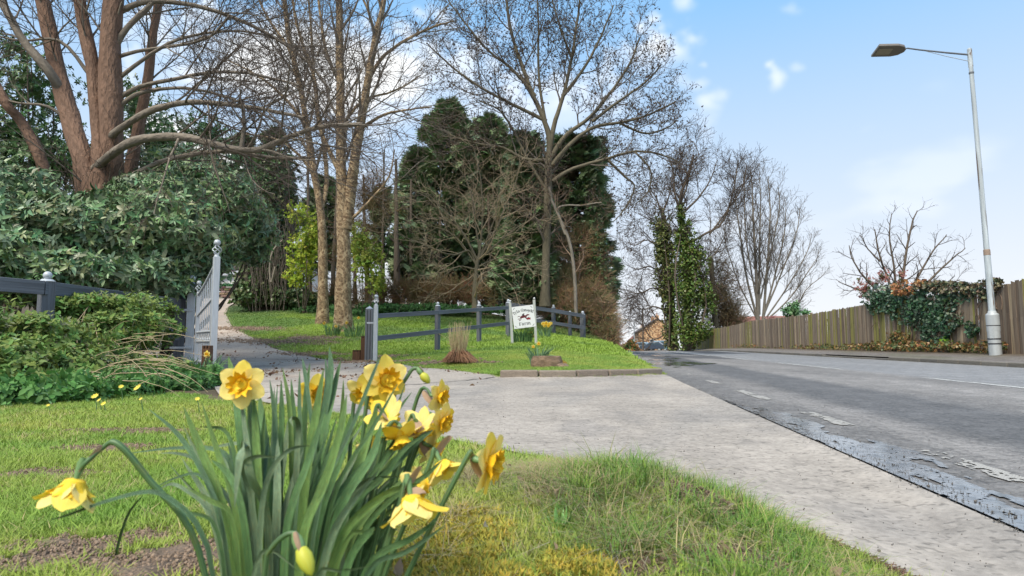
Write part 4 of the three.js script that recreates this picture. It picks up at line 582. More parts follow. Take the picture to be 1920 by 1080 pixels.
// o: {name, label, Z, root:[px,py], limbs:[[ [px,py,dz?]..., [w0,w1] ]], levels, mats, seed, dots}
function bareTree(o) {
  const R = mulberry(o.seed), rootP = at(o.root[0], o.root[1], o.Z), g = thing(o.name, o.label, 'tree', V(rootP.x, 0, rootP.z)); g.position.y = 0;
  const off = V(rootP.x, 0, rootP.z), trunk = new MB(), bough = new MB(), branch = new MB(), twig = new MB(), ends = [], bag = [trunk, branch, twig].slice(0);
  for (const lb of o.limbs) {
    const [w0, w1] = lb[lb.length - 1], raw = lb.slice(0, -1), pts = raw.map(([x, y, dz]) => at(x, y, o.Z + (dz || 0)).sub(off)), n = Math.max(6, raw.length * 3), path = smoothPath(pts, n);
    const wob = (o.wobble ?? 0.012), sc = o.Z / FPX;
    path.forEach((p, k) => { if (k && k < n) p.add(randDir(R).multiplyScalar(wob * sc * 60 * (0.3 + k / n))); });
    const rads = path.map((p, k) => lerp(w0, w1, Math.pow(k / n, 0.85)) * sc / 2);
    if (lb.flare || (lb.length && raw[0][3])) { rads[0] *= 1.5; rads[1] *= 1.18; }
    (o.bough && w0 < 24 ? bough : trunk).tube(path, rads, w0 > 20 ? 14 : w0 > 9 ? 9 : 6, true, w0 > 12 ? 0.22 : 0.08, R() * 50);
    const noKids = raw[0][4]; if (!noKids) ramify([branch, branch, twig, twig], path, rads, 0, o.levels, R, ends, o.inside ? (p) => o.inside(p.clone().add(off)) : null);
  }
  trunk.build('trunk', o.mats[0], g); if (bough.p.length) stuff(bough.build('boughs', o.bough, g));
  if (branch.p.length) stuff(branch.build('branches', o.mats[1], g));
  if (twig.p.length) stuff(twig.build('twigs', o.mats[2], g));
  if (o.dots) {   // catkins, cones, buds at the twig ends
    const it = []; for (const q of ends) { if (R() > o.dots.share) continue; const n = 1 + (R() * (o.dots.most ?? 2) | 0); for (let k = 0; k < n; k++) { const p = q[q.length - 1 - (R() * 2 | 0)].clone(); p.add(randDir(R).multiplyScalar(0.03)); p.y -= 0.02; it.push({ p, q: qYto(randDir(R)), s: o.dots.size * (0.6 + 0.8 * R()), c: o.dots.colour(R) }); } }
    inst(o.dots.name, new THREE.OctahedronGeometry(1, 0).scale(0.6, 1.3, 0.6), std(C(1, 1, 1)), it, g);
  }
  return g;
}
const LVL = (s, o = {}) => [   // branching scaled to a tree of that size
  { per: 1.5 / s, len: 2.6 * s, angle: 0.75, seg: 6, wig: 0.16, up: 0.5, sides: 5, rk: 0.5, rmax: 0.05 * s, taper: 0.55, from: 0.25, tip: 0.010, ...o.a },
  { per: 3.2 / s, len: 1.15 * s, angle: 0.8, seg: 4, wig: 0.2, up: 0.3, sides: 4, rk: 0.55, taper: 0.45, from: 0.2, tip: 0.006, ...o.b },
  { per: 6 / s, len: 0.5 * s, angle: 0.8, seg: 3, wig: 0.24, up: 0.2, sides: 3, rk: 0.6, taper: 0.3, from: 0.15, tip: 0.0035, bag: 2, ...o.c },
  ...(o.d ? [{ per: 6 / s, len: 0.22 * s, angle: 0.8, seg: 2, wig: 0.2, sides: 3, rk: 0.7, tip: 0.003, bag: 2, ...o.d }] : []),
];
const catkin = { name: 'cones', share: 0.7, most: 2, size: 0.035, colour: (R) => C(0.05 + 0.03 * R(), 0.032 + 0.02 * R(), 0.022) };

// the great many-stemmed tree on the left
bareTree({
  name: 'old_tree', label: 'huge reddish many-stemmed old tree rising out of the rhododendron on the left', Z: 11.5, root: [192, 640], seed: 21, bough: M.barkGrey, mats: [M.barkRed, M.barkGrey, M.twigDark], wobble: 0.01,
  limbs: [
    [[192, 650, 0, 1], [190, 520], [186, 400], [184, 330], [88, 52]],
    [[176, 400], [158, 310], [132, 220, 0.2], [108, 130, 0.3], [88, 40, 0.4], [68, -60, 0.5], [40, -220, 0.6], [43, 22]],
    [[192, 380, -0.1], [188, 270], [178, 180], [170, 110], [152, 20], [140, -70], [110, -230], [32, 17]],
    [[204, 380, 0.1], [207, 280], [208, 180], [206, 90], [214, 0], [222, -90], [230, -260], [47, 28]],
    [[96, 360, 0.4, 0, 1], [72, 290, 0.3], [40, 230, 0.2], [12, 195], [-20, 130], [24, 15]],
    [[112, 165, 0.2], [88, 130], [50, 85], [20, 35], [-10, -20], [20, 12]],
    [[200, 262, 0], [240, 232, -0.5], [290, 205, -0.9], [350, 192, -1.2], [420, 195, -1.6], [500, 206, -1.8], [570, 222, -2], [15, 5]],
    [[176, 318, 0], [220, 282, -0.6], [262, 262, -1], [340, 257, -1.4], [400, 270, -1.7], [440, 280, -1.9], [486, 280, -2.0], [530, 262, -2.1], [590, 240, -2.2], [680, 232, -2.3], [18, 6]],
    [[190, 360, 0], [246, 330, -0.5], [300, 304, -0.8], [360, 290, -1.1], [430, 284, -1.4], [500, 294, -1.6], [580, 298, -1.8], [11, 5]],
    [[204, 196, 0.1], [256, 165], [320, 150, -0.4], [400, 136, -0.8], [470, 138, -1], [560, 160, -1.2], [10, 4]],
    [[206, 112, 0.2], [250, 98], [310, 88], [362, 80, -0.3], [400, 64, -0.5], [430, 30, -0.6], [9, 4]],
    [[206, 110, 0.1], [236, 55], [276, 16], [300, -10], [340, -50], [13, 7]],
    [[206, 160, 0.1], [260, 118], [320, 80], [400, 60], [480, 62], [560, 90], [9, 3]],
    [[216, 26, 0.1], [270, 4], [340, 6], [420, 26], [500, 62], [570, 110], [620, 170], [12, 4]],
    [[240, 345, 1.6], [256, 260, 1.6], [276, 160, 1.6], [284, 80, 1.6], [296, 10, 1.6], [306, -100, 1.6], [26, 15]],
    [[204, 222, 0.1], [250, 180], [330, 165], [420, 180], [520, 230], [10, 3]],
    [[176, 150, 0.1], [110, 76], [40, 76], [-40, 60], [8, 3]], [[452, 280, -1.9], [458, 240, -1.9], [454, 196, -1.9], [9, 5]],
    [[138, 236, 0.2], [90, 200], [20, 190], [-40, 150], [8, 3]],
  ],
  levels: [
    { per: 2.6, len: 1.8, angle: 0.65, seg: 6, wig: 0.13, up: 0.12, sides: 5, rk: 0.45, rmax: 0.022, taper: 0.3, from: 0.4, tip: 0.005 },
    { per: 5.5, len: 0.9, angle: 0.65, seg: 4, wig: 0.16, up: 0.05, sides: 3, rk: 0.55, taper: 0.4, tip: 0.003, bag: 2 },
    { per: 7, len: 0.34, angle: 0.7, seg: 3, wig: 0.2, sides: 3, rk: 0.7, tip: 0.003, bag: 2 },
  ], dots: { name: 'buds', share: 0.35, most: 1, size: 0.014, colour: (R) => C(0.07, 0.045, 0.03) },
});
// lichen-spotted trunks by the drive
const stems = { a: { len: 3.0, angle: 0.55, up: 0.45, per: 1.4, from: 0.36 }, b: { per: 2.8, len: 1.2, up: 0.05, angle: 0.7 }, c: { per: 6.5, len: 0.6, wig: 0.2, tip: 0.005 } };
bareTree({ name: 'lichen_tree', label: 'slim lichen-spotted tree with mossy foot, left of the thicker one', Z: 21.4, root: [605, 606], seed: 31, mats: [M.barkLichen, M.barkGrey, M.twigDark],
  limbs: [[[605, 612, 0, 1], [606, 520], [604, 430], [600, 390], [588, 320], [574, 230], [560, 150], [542, 70], [532, -10], [524, -120], [20, 7]], [[602, 390, 0], [612, 350, 0.3], [606, 260, 0.6], [592, 180, 0.9], [586, 90, 1], [578, -20, 1], [11, 4]], [[560, 150], [540, 90], [500, 30], [470, -40], [7, 3]], [[576, 240], [540, 190], [480, 140], [420, 110], [8, 2]], [[590, 330], [560, 290], [520, 262], [450, 250], [7, 2]]],
  levels: LVL(1.15, stems), dots: { ...catkin, size: 0.022, share: 0.5 } });
bareTree({ name: 'lichen_tree', label: 'thick lichen-spotted tree with forked stems on the bank behind the right gate post', Z: 19.6, root: [643, 622], seed: 32, mats: [M.barkLichen, M.barkGrey, M.twigDark],
  limbs: [[[644, 626, 0, 1], [643, 540], [644, 470], [643, 400], [640, 330], [638, 240], [638, 140], [636, 40], [634, -80], [30, 11]], [[646, 430, 0], [656, 370], [664, 310, -0.2], [676, 235, -0.3], [690, 150, -0.4], [704, 70, -0.5], [720, 0, -0.5], [735, -90, -0.5], [24, 8]], [[690, 150], [720, 105], [770, 70], [820, 48], [850, 40], [9, 3]], [[640, 330], [600, 240], [590, 150], [560, 60], [545, -30], [10, 4]], [[640, 235], [680, 190], [740, 170], [790, 140], [8, 2]], [[678, 240], [720, 215], [770, 205], [810, 200], [8, 2]], [[704, 70], [690, 20], [660, -40], [7, 3]], [[638, 160], [610, 90], [600, 20], [590, -60], [8, 3]], [[650, 420], [690, 380], [730, 330], [740, 280], [7, 2]]],
  levels: LVL(1.1, { ...stems, a: { ...stems.a, per: 1.5, len: 2.6 }, c: { per: 6, len: 0.55 } }), dots: { ...catkin, size: 0.02, share: 0.5 } });
// the broad bare crown in the middle
bareTree({ name: 'alder_tree', label: 'broad bare alder with cone-dotted twigs standing high in the centre of the photo', Z: 26, root: [1026, 560], seed: 41, mats: [M.barkOlive, M.twigGrey, M.twigDark],
  limbs: [[[1022, 575, 0, 1], [1024, 470], [1026, 390], [1028, 330], [1029, 285], [15.8, 14.4]],
    [[1029, 300], [1030, 260], [1018, 220], [1000, 180], [978, 120], [958, 60], [948, -10], [940, -60], [12.2, 4]], [[1029, 290], [1040, 230], [1056, 180], [1072, 110], [1082, 40], [1090, -30], [10.8, 3.2]], [[1030, 300], [1060, 255], [1100, 225], [1140, 180], [1180, 120], [1200, 70], [10.1, 3.2]],
    [[1034, 310], [1070, 270], [1110, 240], [1160, 230], [1210, 218], [1268, 190], [9.36, 3.2]], [[1036, 340], [1070, 318], [1130, 300], [1190, 284], [1240, 290], [1275, 305], [8.64, 2.4]], [[1024, 300], [985, 298], [940, 276], [890, 268], [850, 255], [826, 240], [7.2, 2.4]],
    [[1020, 225], [980, 205], [930, 180], [880, 150], [830, 110], [800, 80], [7.92, 2.4]], [[1004, 180], [960, 130], [910, 90], [870, 40], [840, 0], [7.2, 2.4]], [[1056, 180], [1100, 120], [1130, 60], [1150, 10], [7.2, 2.4]], [[1110, 228], [1160, 190], [1215, 150], [1240, 120], [6.48, 2.4]], [[1160, 230], [1210, 250], [1250, 240], [1270, 225], [5.04, 2.4]],
    [[1140, 300], [1170, 330], [1190, 350], [1165, 400], [1150, 415], [5.76, 1.6]], [[1030, 270], [1010, 140], [1010, 40], [1005, -40], [6.48, 2.4]], [[1072, 110], [1050, 50], [1030, -20], [5.04, 2.4]], [[1190, 284], [1220, 320], [1215, 360], [1190, 385], [4.32, 1.6]], [[1020, 350], [990, 300], [940, 210], [900, 190], [6.48, 2.4]]],
  levels: LVL(1.25, { a: { per: 1.7, len: 2.0, angle: 0.7, from: 0.25, up: 0.5, wig: 0.2 }, b: { per: 4.2, len: 1.05, up: 0.35, wig: 0.26, tip: 0.009 }, c: { per: 7.0, len: 0.5, up: 0.3, tip: 0.007 }, d: { per: 5, len: 0.22, tip: 0.005 } }), dots: catkin });
// white crooked limb below the alder
bareTree({ name: 'crooked_stem', label: 'pale crooked bare stem bending down in front of the right conifer', Z: 25.4, root: [1076, 560], seed: 44, mats: [M.barkPale, M.twigBrown, M.twigBrown], limbs: [[[1080, 590], [1076, 500], [1066, 450], [1050, 410], [1036, 380], [1030, 350], [7, 5]], [[1060, 440], [1046, 390], [1090, 385], [1128, 380], [5, 2]]], levels: LVL(0.7, { a: { per: 1.2, up: 0.2 } }) });
// small twiggy tree in front of the conifers
bareTree({ name: 'hawthorn_tree', label: 'small twiggy brown tree with low spreading boughs behind the rail fence', Z: 22.5, root: [890, 580], seed: 51, mats: [M.barkOlive, M.twigOlive, M.twigOlive],
  limbs: [[[890, 586, 0, 1], [890, 540], [894, 500], [900, 470], [10.5, 6.6]], [[894, 500], [880, 470], [850, 478, -0.3], [800, 462, -0.6], [750, 440, -0.8], [700, 420, -0.9], [4.9, 1.2]], [[896, 490], [870, 440], [840, 400], [800, 370], [760, 350], [4.9, 1.2]], [[900, 475], [890, 410], [880, 350], [850, 300], [4.9, 1.2]], [[900, 472], [905, 400], [900, 330], [890, 280], [4.9, 1.2]], [[902, 480], [930, 430], [950, 380], [970, 330], [975, 290], [4.9, 1.2]], [[902, 485], [940, 450], [980, 420], [1015, 400], [4.2, 1.2]], [[898, 500], [930, 485], [970, 480], [1000, 500], [3.5, 1.2]], [[892, 505], [860, 500], [830, 520], [800, 560], [3.5, 0.9]], [[892, 495], [850, 440], [800, 420], [770, 400], [3.5, 0.9]], [[900, 480], [930, 400], [935, 330], [3.5, 0.9]], [[896, 500], [880, 530], [850, 550], [2.8, 0.9]], [[902, 495], [940, 520], [975, 545], [2.8, 0.9]]],
  levels: LVL(0.85, { a: { per: 2.5, len: 1.7, angle: 0.85, up: 0.15, wig: 0.28, from: 0.15, tip: 0.007 }, b: { per: 4.2, len: 0.95, wig: 0.3, up: 0.1, tip: 0.0045 }, c: { per: 5.5, len: 0.42, wig: 0.34, tip: 0.003 } }) });

// ---- trees down the road
const T_far = [M.barkGrey, M.twigGrey, M.twigGrey];
bareTree({ name: 'ivy_tree', label: 'tall ivy-clad tree with drooping bare boughs, leftmost by the far fence end', Z: 60, root: [1250, 655], seed: 61, mats: [M.barkDark, M.twigDark, M.twigDark],
  limbs: [[[1262, 656, 0, 1], [1258, 560], [1250, 480], [1246, 420], [1240, 390], [15.4, 8]], [[1258, 620], [1225, 636], [1205, 610], [1190, 600], [2.8, 1.2]], [[1255, 590], [1230, 575], [1205, 580], [1186, 575], [3.5, 1.2]], [[1252, 560], [1225, 540], [1200, 550], [1180, 548], [3.5, 1.2]], [[1252, 530], [1220, 500], [1195, 505], [1182, 500], [3.5, 1.2]], [[1248, 480], [1215, 450], [1190, 460], [1178, 455], [3.5, 1.2]], [[1246, 440], [1215, 410], [1196, 400], [3.5, 1.2]], [[1256, 600], [1236, 600], [1210, 560], [1195, 540], [2.8, 1.2]], [[1240, 400], [1230, 370], [1215, 350], [3.5, 1.6]], [[1243, 400], [1256, 360], [1262, 320], [3.5, 1.6]]],
  levels: LVL(2.1, { a: { per: 1.4, len: 2.6, up: -0.3, tip: 0.02 }, b: { per: 4.4, len: 1.5, up: -0.1, tip: 0.016 }, c: { per: 6.5, len: 0.8, tip: 0.012 } }) });
bareTree({ name: 'ivy_tree', label: 'tallest ivy-clad tree with dark bare crown by the far fence end', Z: 57, root: [1290, 652], seed: 62, mats: [M.barkDark, M.twigDark, M.twigDark],
  limbs: [[[1290, 655, 0, 1], [1288, 560], [1284, 470], [1278, 410], [1276, 370], [1290, 330], [1300, 290], [16.1, 3]], [[1278, 410], [1265, 360], [1262, 320], [1250, 290], [4.96, 1.5]], [[1280, 400], [1310, 370], [1330, 340], [1345, 300], [4.96, 1.5]], [[1284, 460], [1320, 440], [1352, 420], [1375, 360], [1385, 300], [5.58, 1.88]], [[1276, 380], [1290, 340], [1278, 300], [4.34, 1.5]], [[1330, 440], [1360, 400], [1392, 350], [1400, 310], [3.72, 1.5]], [[1286, 500], [1320, 490], [1345, 470], [1360, 440], [3.72, 1.5]], [[1300, 300], [1310, 290], [1300, 265], [2.48, 1.5]], [[1286, 520], [1335, 530], [1380, 545], [3.1, 1.12]]],
  levels: LVL(2.2, { a: { per: 1.5, len: 2.7, up: 0.3, tip: 0.02, wig: 0.22 }, b: { per: 4, len: 1.4, tip: 0.016 }, c: { per: 6.5, len: 0.75, tip: 0.012 } }) });
bareTree({ name: 'vase_tree', label: 'pale grey bare tree fanning upward in many straight stems above the fence', Z: 62, root: [1423, 625], seed: 63, mats: [M.barkPale, M.twigGrey, M.twigGrey], wobble: 0.006,
  limbs: [[[1421, 640, 0, 1], [1420, 560], [1416, 480], [1412, 400], [1408, 320], [9.28, 1.6]], [[1428, 640], [1434, 560], [1440, 480], [1444, 400], [1440, 330], [6.96, 1.6]], [[1420, 600], [1400, 520], [1388, 440], [1380, 380], [1376, 330], [5.22, 1.2]], [[1424, 590], [1424, 480], [1426, 380], [1424, 320], [4.64, 1.2]], [[1430, 600], [1452, 520], [1470, 440], [1474, 380], [4.64, 1.2]], [[1432, 590], [1470, 500], [1495, 430], [1500, 390], [4.06, 1.2]], [[1432, 605], [1480, 560], [1515, 510], [1535, 480], [3.48, 1.2]], [[1434, 600], [1475, 540], [1510, 480], [1520, 450], [3.48, 1.2]], [[1420, 600], [1385, 530], [1362, 460], [1356, 420], [3.48, 1.2]], [[1432, 618], [1480, 600], [1510, 545], [1538, 520], [2.9, 1.2]], [[1416, 610], [1380, 600], [1360, 550], [1350, 520], [2.9, 1.2]], [[1426, 560], [1450, 450], [1462, 380], [1458, 350], [3.48, 1.2]], [[1418, 560], [1398, 440], [1396, 360], [1394, 320], [3.48, 1.2]]],
  levels: LVL(2.0, { a: { per: 1.3, len: 2.4, up: 0.7, angle: 0.5, wig: 0.08, tip: 0.016 }, b: { per: 2.6, len: 1.2, up: 0.4, angle: 0.55, wig: 0.12, tip: 0.014 }, c: { per: 6, len: 0.7, wig: 0.12, tip: 0.011 } }) });
bareTree({ name: 'spreading_tree', label: 'low spreading bare tree showing over the fence beside the red-leaved bush', Z: 33, root: [1690, 580], seed: 64, mats: [M.barkDark, M.twigDark, M.twigDark],
  limbs: [[[1680, 600], [1672, 545], [1650, 480], [1640, 430], [8, 2]], [[1684, 600], [1690, 540], [1700, 470], [1710, 420], [1720, 395], [8, 2]], [[1690, 580], [1715, 530], [1750, 470], [1775, 440], [7, 1.5]], [[1688, 590], [1730, 540], [1780, 490], [1810, 465], [7, 1.5]], [[1676, 570], [1630, 530], [1600, 490], [1592, 460], [6, 1.5]], [[1682, 580], [1676, 500], [1668, 440], [1672, 400], [6, 1.5]], [[1676, 585], [1640, 550], [1600, 540], [1572, 528], [5, 1.5]], [[1700, 570], [1750, 540], [1800, 525], [5, 1.5]], [[1650, 490], [1630, 470], [1612, 440], [4, 1.5]]],
  levels: LVL(0.9, { a: { per: 1.9, len: 1.1, up: 0.3, tip: 0.013, from: 0.2 }, b: { per: 3.4, len: 0.6, tip: 0.008 } }) });

// ---------------------------------------------------------------- wood behind the fence: dark trunks in rows, each its own tree with a thin crown
{
  const R = mulberry(71), spots = [[546, 565, 29, 20], [520, 560, 31, 13], [690, 575, 30, 12], [716, 572, 31, 9], [744, 570, 28, 16], [756, 565, 33, 8], [770, 572, 29, 13], [800, 570, 30, 11], [826, 572, 29, 14], [852, 570, 32, 10], [925, 572, 30, 13], [948, 568, 30, 10], [972, 570, 31, 14], [1100, 560, 29, 9], [624, 570, 31, 11], [580, 565, 32, 12], [666, 568, 32, 8], [1120, 560, 34, 8], [880, 565, 34, 9], [1000, 566, 31, 9]];
  const where = ['at the inner bend of the drive', 'left of the lichen trees', 'right of the thick lichen tree', 'above the rail fence start', 'behind the right gate post', 'behind the ground ivy', 'between the gate and the hawthorn', 'left of the hawthorn', 'under the left conifer', 'far behind the hawthorn', 'right of the hawthorn', 'under the middle conifer', 'behind the farm sign', 'inside the right conifer', 'between the two lichen trees', 'behind the slim lichen tree', 'beside the yellow shrub', 'at the hedge bank', 'deep behind the hawthorn stem', 'beyond the farm sign'];
  spots.forEach(([px, py, Z, w], k) => {
    const top = 250 + 160 * R(), lean = (R() - 0.5) * 26;
    bareTree({ name: 'wood_tree', label: `dark straight woodland trunk ${where[k]}`, Z, root: [px, py], seed: 100 + k, mats: [M.barkDark, M.twigDark, M.twigRed],
      limbs: [[[px, py + 14, 0, 1], [px + lean * 0.2, (py + top) / 2 + 60], [px + lean * 0.6, (py + top) / 2 - 20], [px + lean, top], [w, w * 0.3]]], levels: LVL(1.0, { a: { per: 1.0, len: 1.2, from: 0.15, angle: 1.1, up: 0.1, tip: 0.008 }, b: { per: 1.7, len: 0.7, tip: 0.006 }, c: { per: 2.4, len: 0.4 } }) });
  });
}

// ---------------------------------------------------------------- leaves
function leafGeo(L, W, fold = 0.25, droop = 0.25, nseg = 4, shape = (t) => Math.pow(Math.sin(Math.PI * Math.pow(t, 0.85)), 0.9)) {   // lies along +y, face +z
  const m = new MB(), rows = [];
  for (let k = 0; k <= nseg; k++) { const t = k / nseg, w = (k === 0 ? 0.06 : k === nseg ? 0 : shape(t)) * W / 2, z = -droop * L * t * t, y = L * t * (1 - 0.12 * droop * t); rows.push([V(-w, y, z + fold * w), V(0, y, z), V(w, y, z + fold * w), t]); }
  const ids = rows.map(([a, b, c, t]) => [m.vert(a, V(fold, 0.2, 1).normalize(), 0, t), m.vert(b, V(0, 0.2, 1).normalize(), 0.5, t), m.vert(c, V(-fold, 0.2, 1).normalize(), 1, t)]);
  for (let k = 0; k < nseg; k++) { const [a, b, c] = ids[k], [d, e, f] = ids[k + 1]; m.i.push(a, b, e, b, c, f); if (k < nseg - 1) m.i.push(a, e, d, b, f, e); else m.i.push(); }
  return m.geometry();
}
function bunch(leaf, n, spread, R, stem = 0) {   // several leaves round a twig end, growing along +y
  const m = new MB(), q = new THREE.Quaternion();
  for (let k = 0; k < n; k++) { const a = k * 2.4 + R() * 1.3, el = spread * (0.4 + 0.9 * R()), d = V(Math.cos(a) * Math.sin(el), Math.cos(el), Math.sin(a) * Math.sin(el)), out = V(Math.cos(a), 0, Math.sin(a)); const y = d, z = out.clone().multiplyScalar(-Math.cos(el)).add(V(0, Math.sin(el), 0)).normalize(), x = y.clone().cross(z).normalize(); const s = 0.6 + 0.7 * R(); m.geom(leaf, new THREE.Matrix4().makeBasis(x.multiplyScalar(s), y.clone().multiplyScalar(s), z.multiplyScalar(s)).setPosition(0, -stem * R(), 0)); }
  return m.geometry();
}
const RB = mulberry(7);
const G = {
  rhodo: [0, 1, 2].map(() => bunch(leafGeo(0.135, 0.05, 0.2, 0.5), 6, 1.3, RB, 0.05)),
  holly: [0, 1].map(() => bunch(leafGeo(0.08, 0.036, 0.3, 0.15, 3), 7, 1.1, RB, 0.16)),
  bramble: [0, 1, 2].map(() => bunch(leafGeo(0.062, 0.03, 0.25, 0.2, 3), 8, 0.95, RB, 0.1)),
  nettle: [0, 1].map(() => bunch(leafGeo(0.05, 0.028, 0.2, 0.35, 3), 10, 1.2, RB, 0.12)),
  ivy: [0, 1].map(() => bunch(leafGeo(0.075, 0.068, 0.12, 0.25, 3, (t) => (t < 0.35 ? 0.55 + 1.3 * t : 1 - Math.pow((t - 0.35) / 0.65, 1.2) * 0.95)), 5, 1.0, RB, 0.05)),
  spring: [0, 1].map(() => bunch(leafGeo(0.06, 0.042, 0.15, 0.2, 3), 7, 1.2, RB, 0.12)),
};
{ // conifer spray: a flat feathery fan
  const m = new MB(); const R = mulberry(3);
  const frond = (p, d, L, w) => { const n = 5; for (let k = 0; k < n; k++) for (const s of [-1, 1]) { const a = p.clone().addScaledVector(d, L * k / n), side = V(-d.z, 0.2 * (R() - 0.5), d.x).multiplyScalar(s), e = a.clone().addScaledVector(side, w * (1 - k / n * 0.7)).addScaledVector(d, L * 0.34); m.tri(a.clone().addScaledVector(d, -0.012), e, a.clone().addScaledVector(d, L * 0.22)); } };
  for (let k = 0; k < 5; k++) { const a = (k - 2) * 0.42, d = V(Math.sin(a), -0.25 - 0.1 * R(), Math.cos(a)).normalize(); frond(V(0, 0, 0), d, 0.42 * (1 - 0.12 * Math.abs(k - 2)), 0.13); }
  G.spray = m.geometry();
}
const qFace = (n, spin) => { const y = n.clone().normalize(); return qYto(y, spin); };
const box3 = (R) => V(R() * 2 - 1, R() * 2 - 1, R() * 2 - 1);
// leaf bunches over lumps of a shrub. lumps: [px, py, Z, rx, ry (pixels), rz (metres), how many]
function foliage(name, parent, off, geos, mat, lumps, R, col, o = {}) {
  const items = geos.map(() => []);
  for (const [px, py, Z, rx, ry, rz, n] of lumps) {
    const c = at(px, py, Z), u = Z / FPX;
    for (let k = 0; k < n; k++) {
      const d = randDir(R); if (o.front && d.z < -0.45) d.z *= -1; let rr = 1 - (o.depth ?? 0.45) * Math.pow(R(), 1.6);
      const lump = 0.72 - (o.rag ?? 0) + (0.55 + 2 * (o.rag ?? 0)) * vnoise(d.x * 2.2 + px, d.y * 2.2 + py, d.z * 2.2 + 3); rr *= lump;
      const p = V(c.x + d.x * rx * u * rr, c.y + d.y * ry * u * rr, c.z + d.z * rz * rr);
      if (o.keep && !o.keep(p)) continue;
      const gy = H(p.x, -p.z); if (p.y < gy + 0.02) p.y = gy + 0.02 + 0.15 * R();
      const dir = d.clone().multiplyScalar(o.out ?? 0.9).add(V(0, o.up ?? 0.35, 0)).addScaledVector(randDir(R), o.jit ?? 0.6).normalize();
      items[R() * geos.length | 0].push({ p: p.sub(off), q: qFace(dir, R() * 6.28), s: (o.size ?? 1) * (0.7 + 0.6 * R()), c: col(R, vnoise(p.x * 1.1 + 9, p.y * 1.1, p.z * 1.1)) });
    }
  }
  items.forEach((it, k) => { if (it.length) inst(name, geos[k], mat, it, parent); });
}
function stemsFor(o, off, R, list, mat, w = 0.02) { const m = new MB(); for (const [a, b] of list) { const mid = a.clone().lerp(b, 0.5).add(box3(R).multiplyScalar(a.distanceTo(b) * 0.12)); m.tube(smoothPath([a, mid, b], 6).map((p) => p.sub(off)), [0, 1, 2, 3, 4, 5, 6].map((k) => lerp(w, w * 0.35, k / 6)), 6, false, 0.1); } return m.build('stems', mat, o); }
function shrub(name, label, px, py, Z, geos, mat, lumps, seed, col, o = {}, cat = 'shrub') {
  const b = at(px, py, Z); b.y = Math.min(b.y, H(b.x, Z)); const g = thing(name, label, cat, b), R = mulberry(seed), sp = o.stemSpread ?? 0.5;
  const st = []; for (const l of lumps) for (let k = 0; k < (o.stems ?? 3); k++) { const c = at(l[0], l[1], l[2]), u = l[2] / FPX; st.push([V(lerp(b.x, c.x, sp * R()), 0, lerp(b.z, c.z, sp * R())).setY(0), c.clone().add(V((R() - 0.5) * l[3] * u, (R() - 0.2) * l[4] * u * 0.8, (R() - 0.5) * l[5]))]); }
  st.forEach((s) => { s[0].y = H(s[0].x, -s[0].z) - 0.05; });
  stemsFor(g, b, R, st, o.stemMat || M.barkDark, o.stemW ?? 0.03);
  foliage(o.leafName || 'leaves', g, b, geos, mat, lumps, R, col, o);
  return g;
}
const rhCol = (R, n) => { const k = R(), s = 0.85 + 0.3 * n; return k < 0.06 ? C(0.22 * s, 0.29 * s, 0.19 * s) : C((0.115 + 0.08 * R()) * s * 1.2, (0.19 + 0.09 * R()) * s * 1.2, (0.105 + 0.05 * R()) * s * 1.1); };
const O = { depth: 0.5, up: 0.15, front: true, size: 0.84, jit: 0.75 };
shrub('rhododendron_shrub', 'dark green rhododendron mass under the old tree, behind the left rail fence', 150, 640, 11, G.rhodo, M.leaf, [
  [60, 430, 10.4, 130, 90, 1.3, 2100], [210, 462, 10.6, 140, 80, 1.4, 2200], [330, 446, 10.9, 110, 78, 1.3, 2000], [120, 520, 9.7, 150, 55, 0.9, 2000], [270, 520, 10.4, 130, 55, 0.9, 2000], [20, 500, 9.4, 100, 80, 1.0, 900], [30, 380, 11.0, 110, 60, 1.2, 900], [300, 380, 11.2, 110, 50, 1.1, 900], [360, 510, 10.9, 60, 50, 0.6, 400]], 201, rhCol, { ...O, stems: 4 });
shrub('rhododendron_shrub', 'drooping rhododendron arching over the drive right of the old tree', 300, 620, 12.6, G.rhodo, M.leaf, [
  [420, 400, 12.2, 85, 65, 1.2, 1900], [450, 440, 12.4, 62, 45, 0.9, 700], [380, 355, 12.6, 90, 45, 1.2, 900], [470, 470, 12.8, 34, 28, 0.6, 260], [400, 470, 12.0, 50, 40, 0.8, 500], [350, 320, 13, 80, 40, 1, 500]], 202, rhCol, { ...O, stems: 2, stemSpread: 0.1 });
const hoCol = (R, n) => { const s = 0.85 + 0.3 * n, k = R(); return k < 0.12 ? C(0.22, 0.26, 0.17) : C(0.12 * s, (0.18 + 0.09 * R()) * s, 0.08 * s); };
shrub('holly_tree', 'airy holly foliage among the boughs at the left edge', 20, 640, 13, G.holly, M.leaf, [[30, 250, 13, 120, 90, 1.6, 900], [60, 160, 13.2, 100, 60, 1.4, 420], [110, 310, 13, 90, 60, 1.4, 650], [20, 320, 12.6, 90, 60, 1.3, 700], [30, 90, 13.2, 70, 40, 1.2, 160]], 203, hoCol, { depth: 0.9, up: 0.1, stems: 4 }, 'tree');
shrub('holly_tree', 'thin holly foliage between the old tree and the mid trunks', 330, 600, 15, G.holly, M.leaf, [[290, 260, 14.6, 80, 60, 1.4, 600], [340, 330, 14.6, 90, 50, 1.4, 900], [420, 320, 15, 60, 60, 1.2, 500], [260, 200, 14.6, 50, 60, 1, 260], [390, 250, 15, 60, 40, 1.2, 260]], 204, hoCol, { depth: 0.9, up: 0.1, stems: 3 }, 'tree');
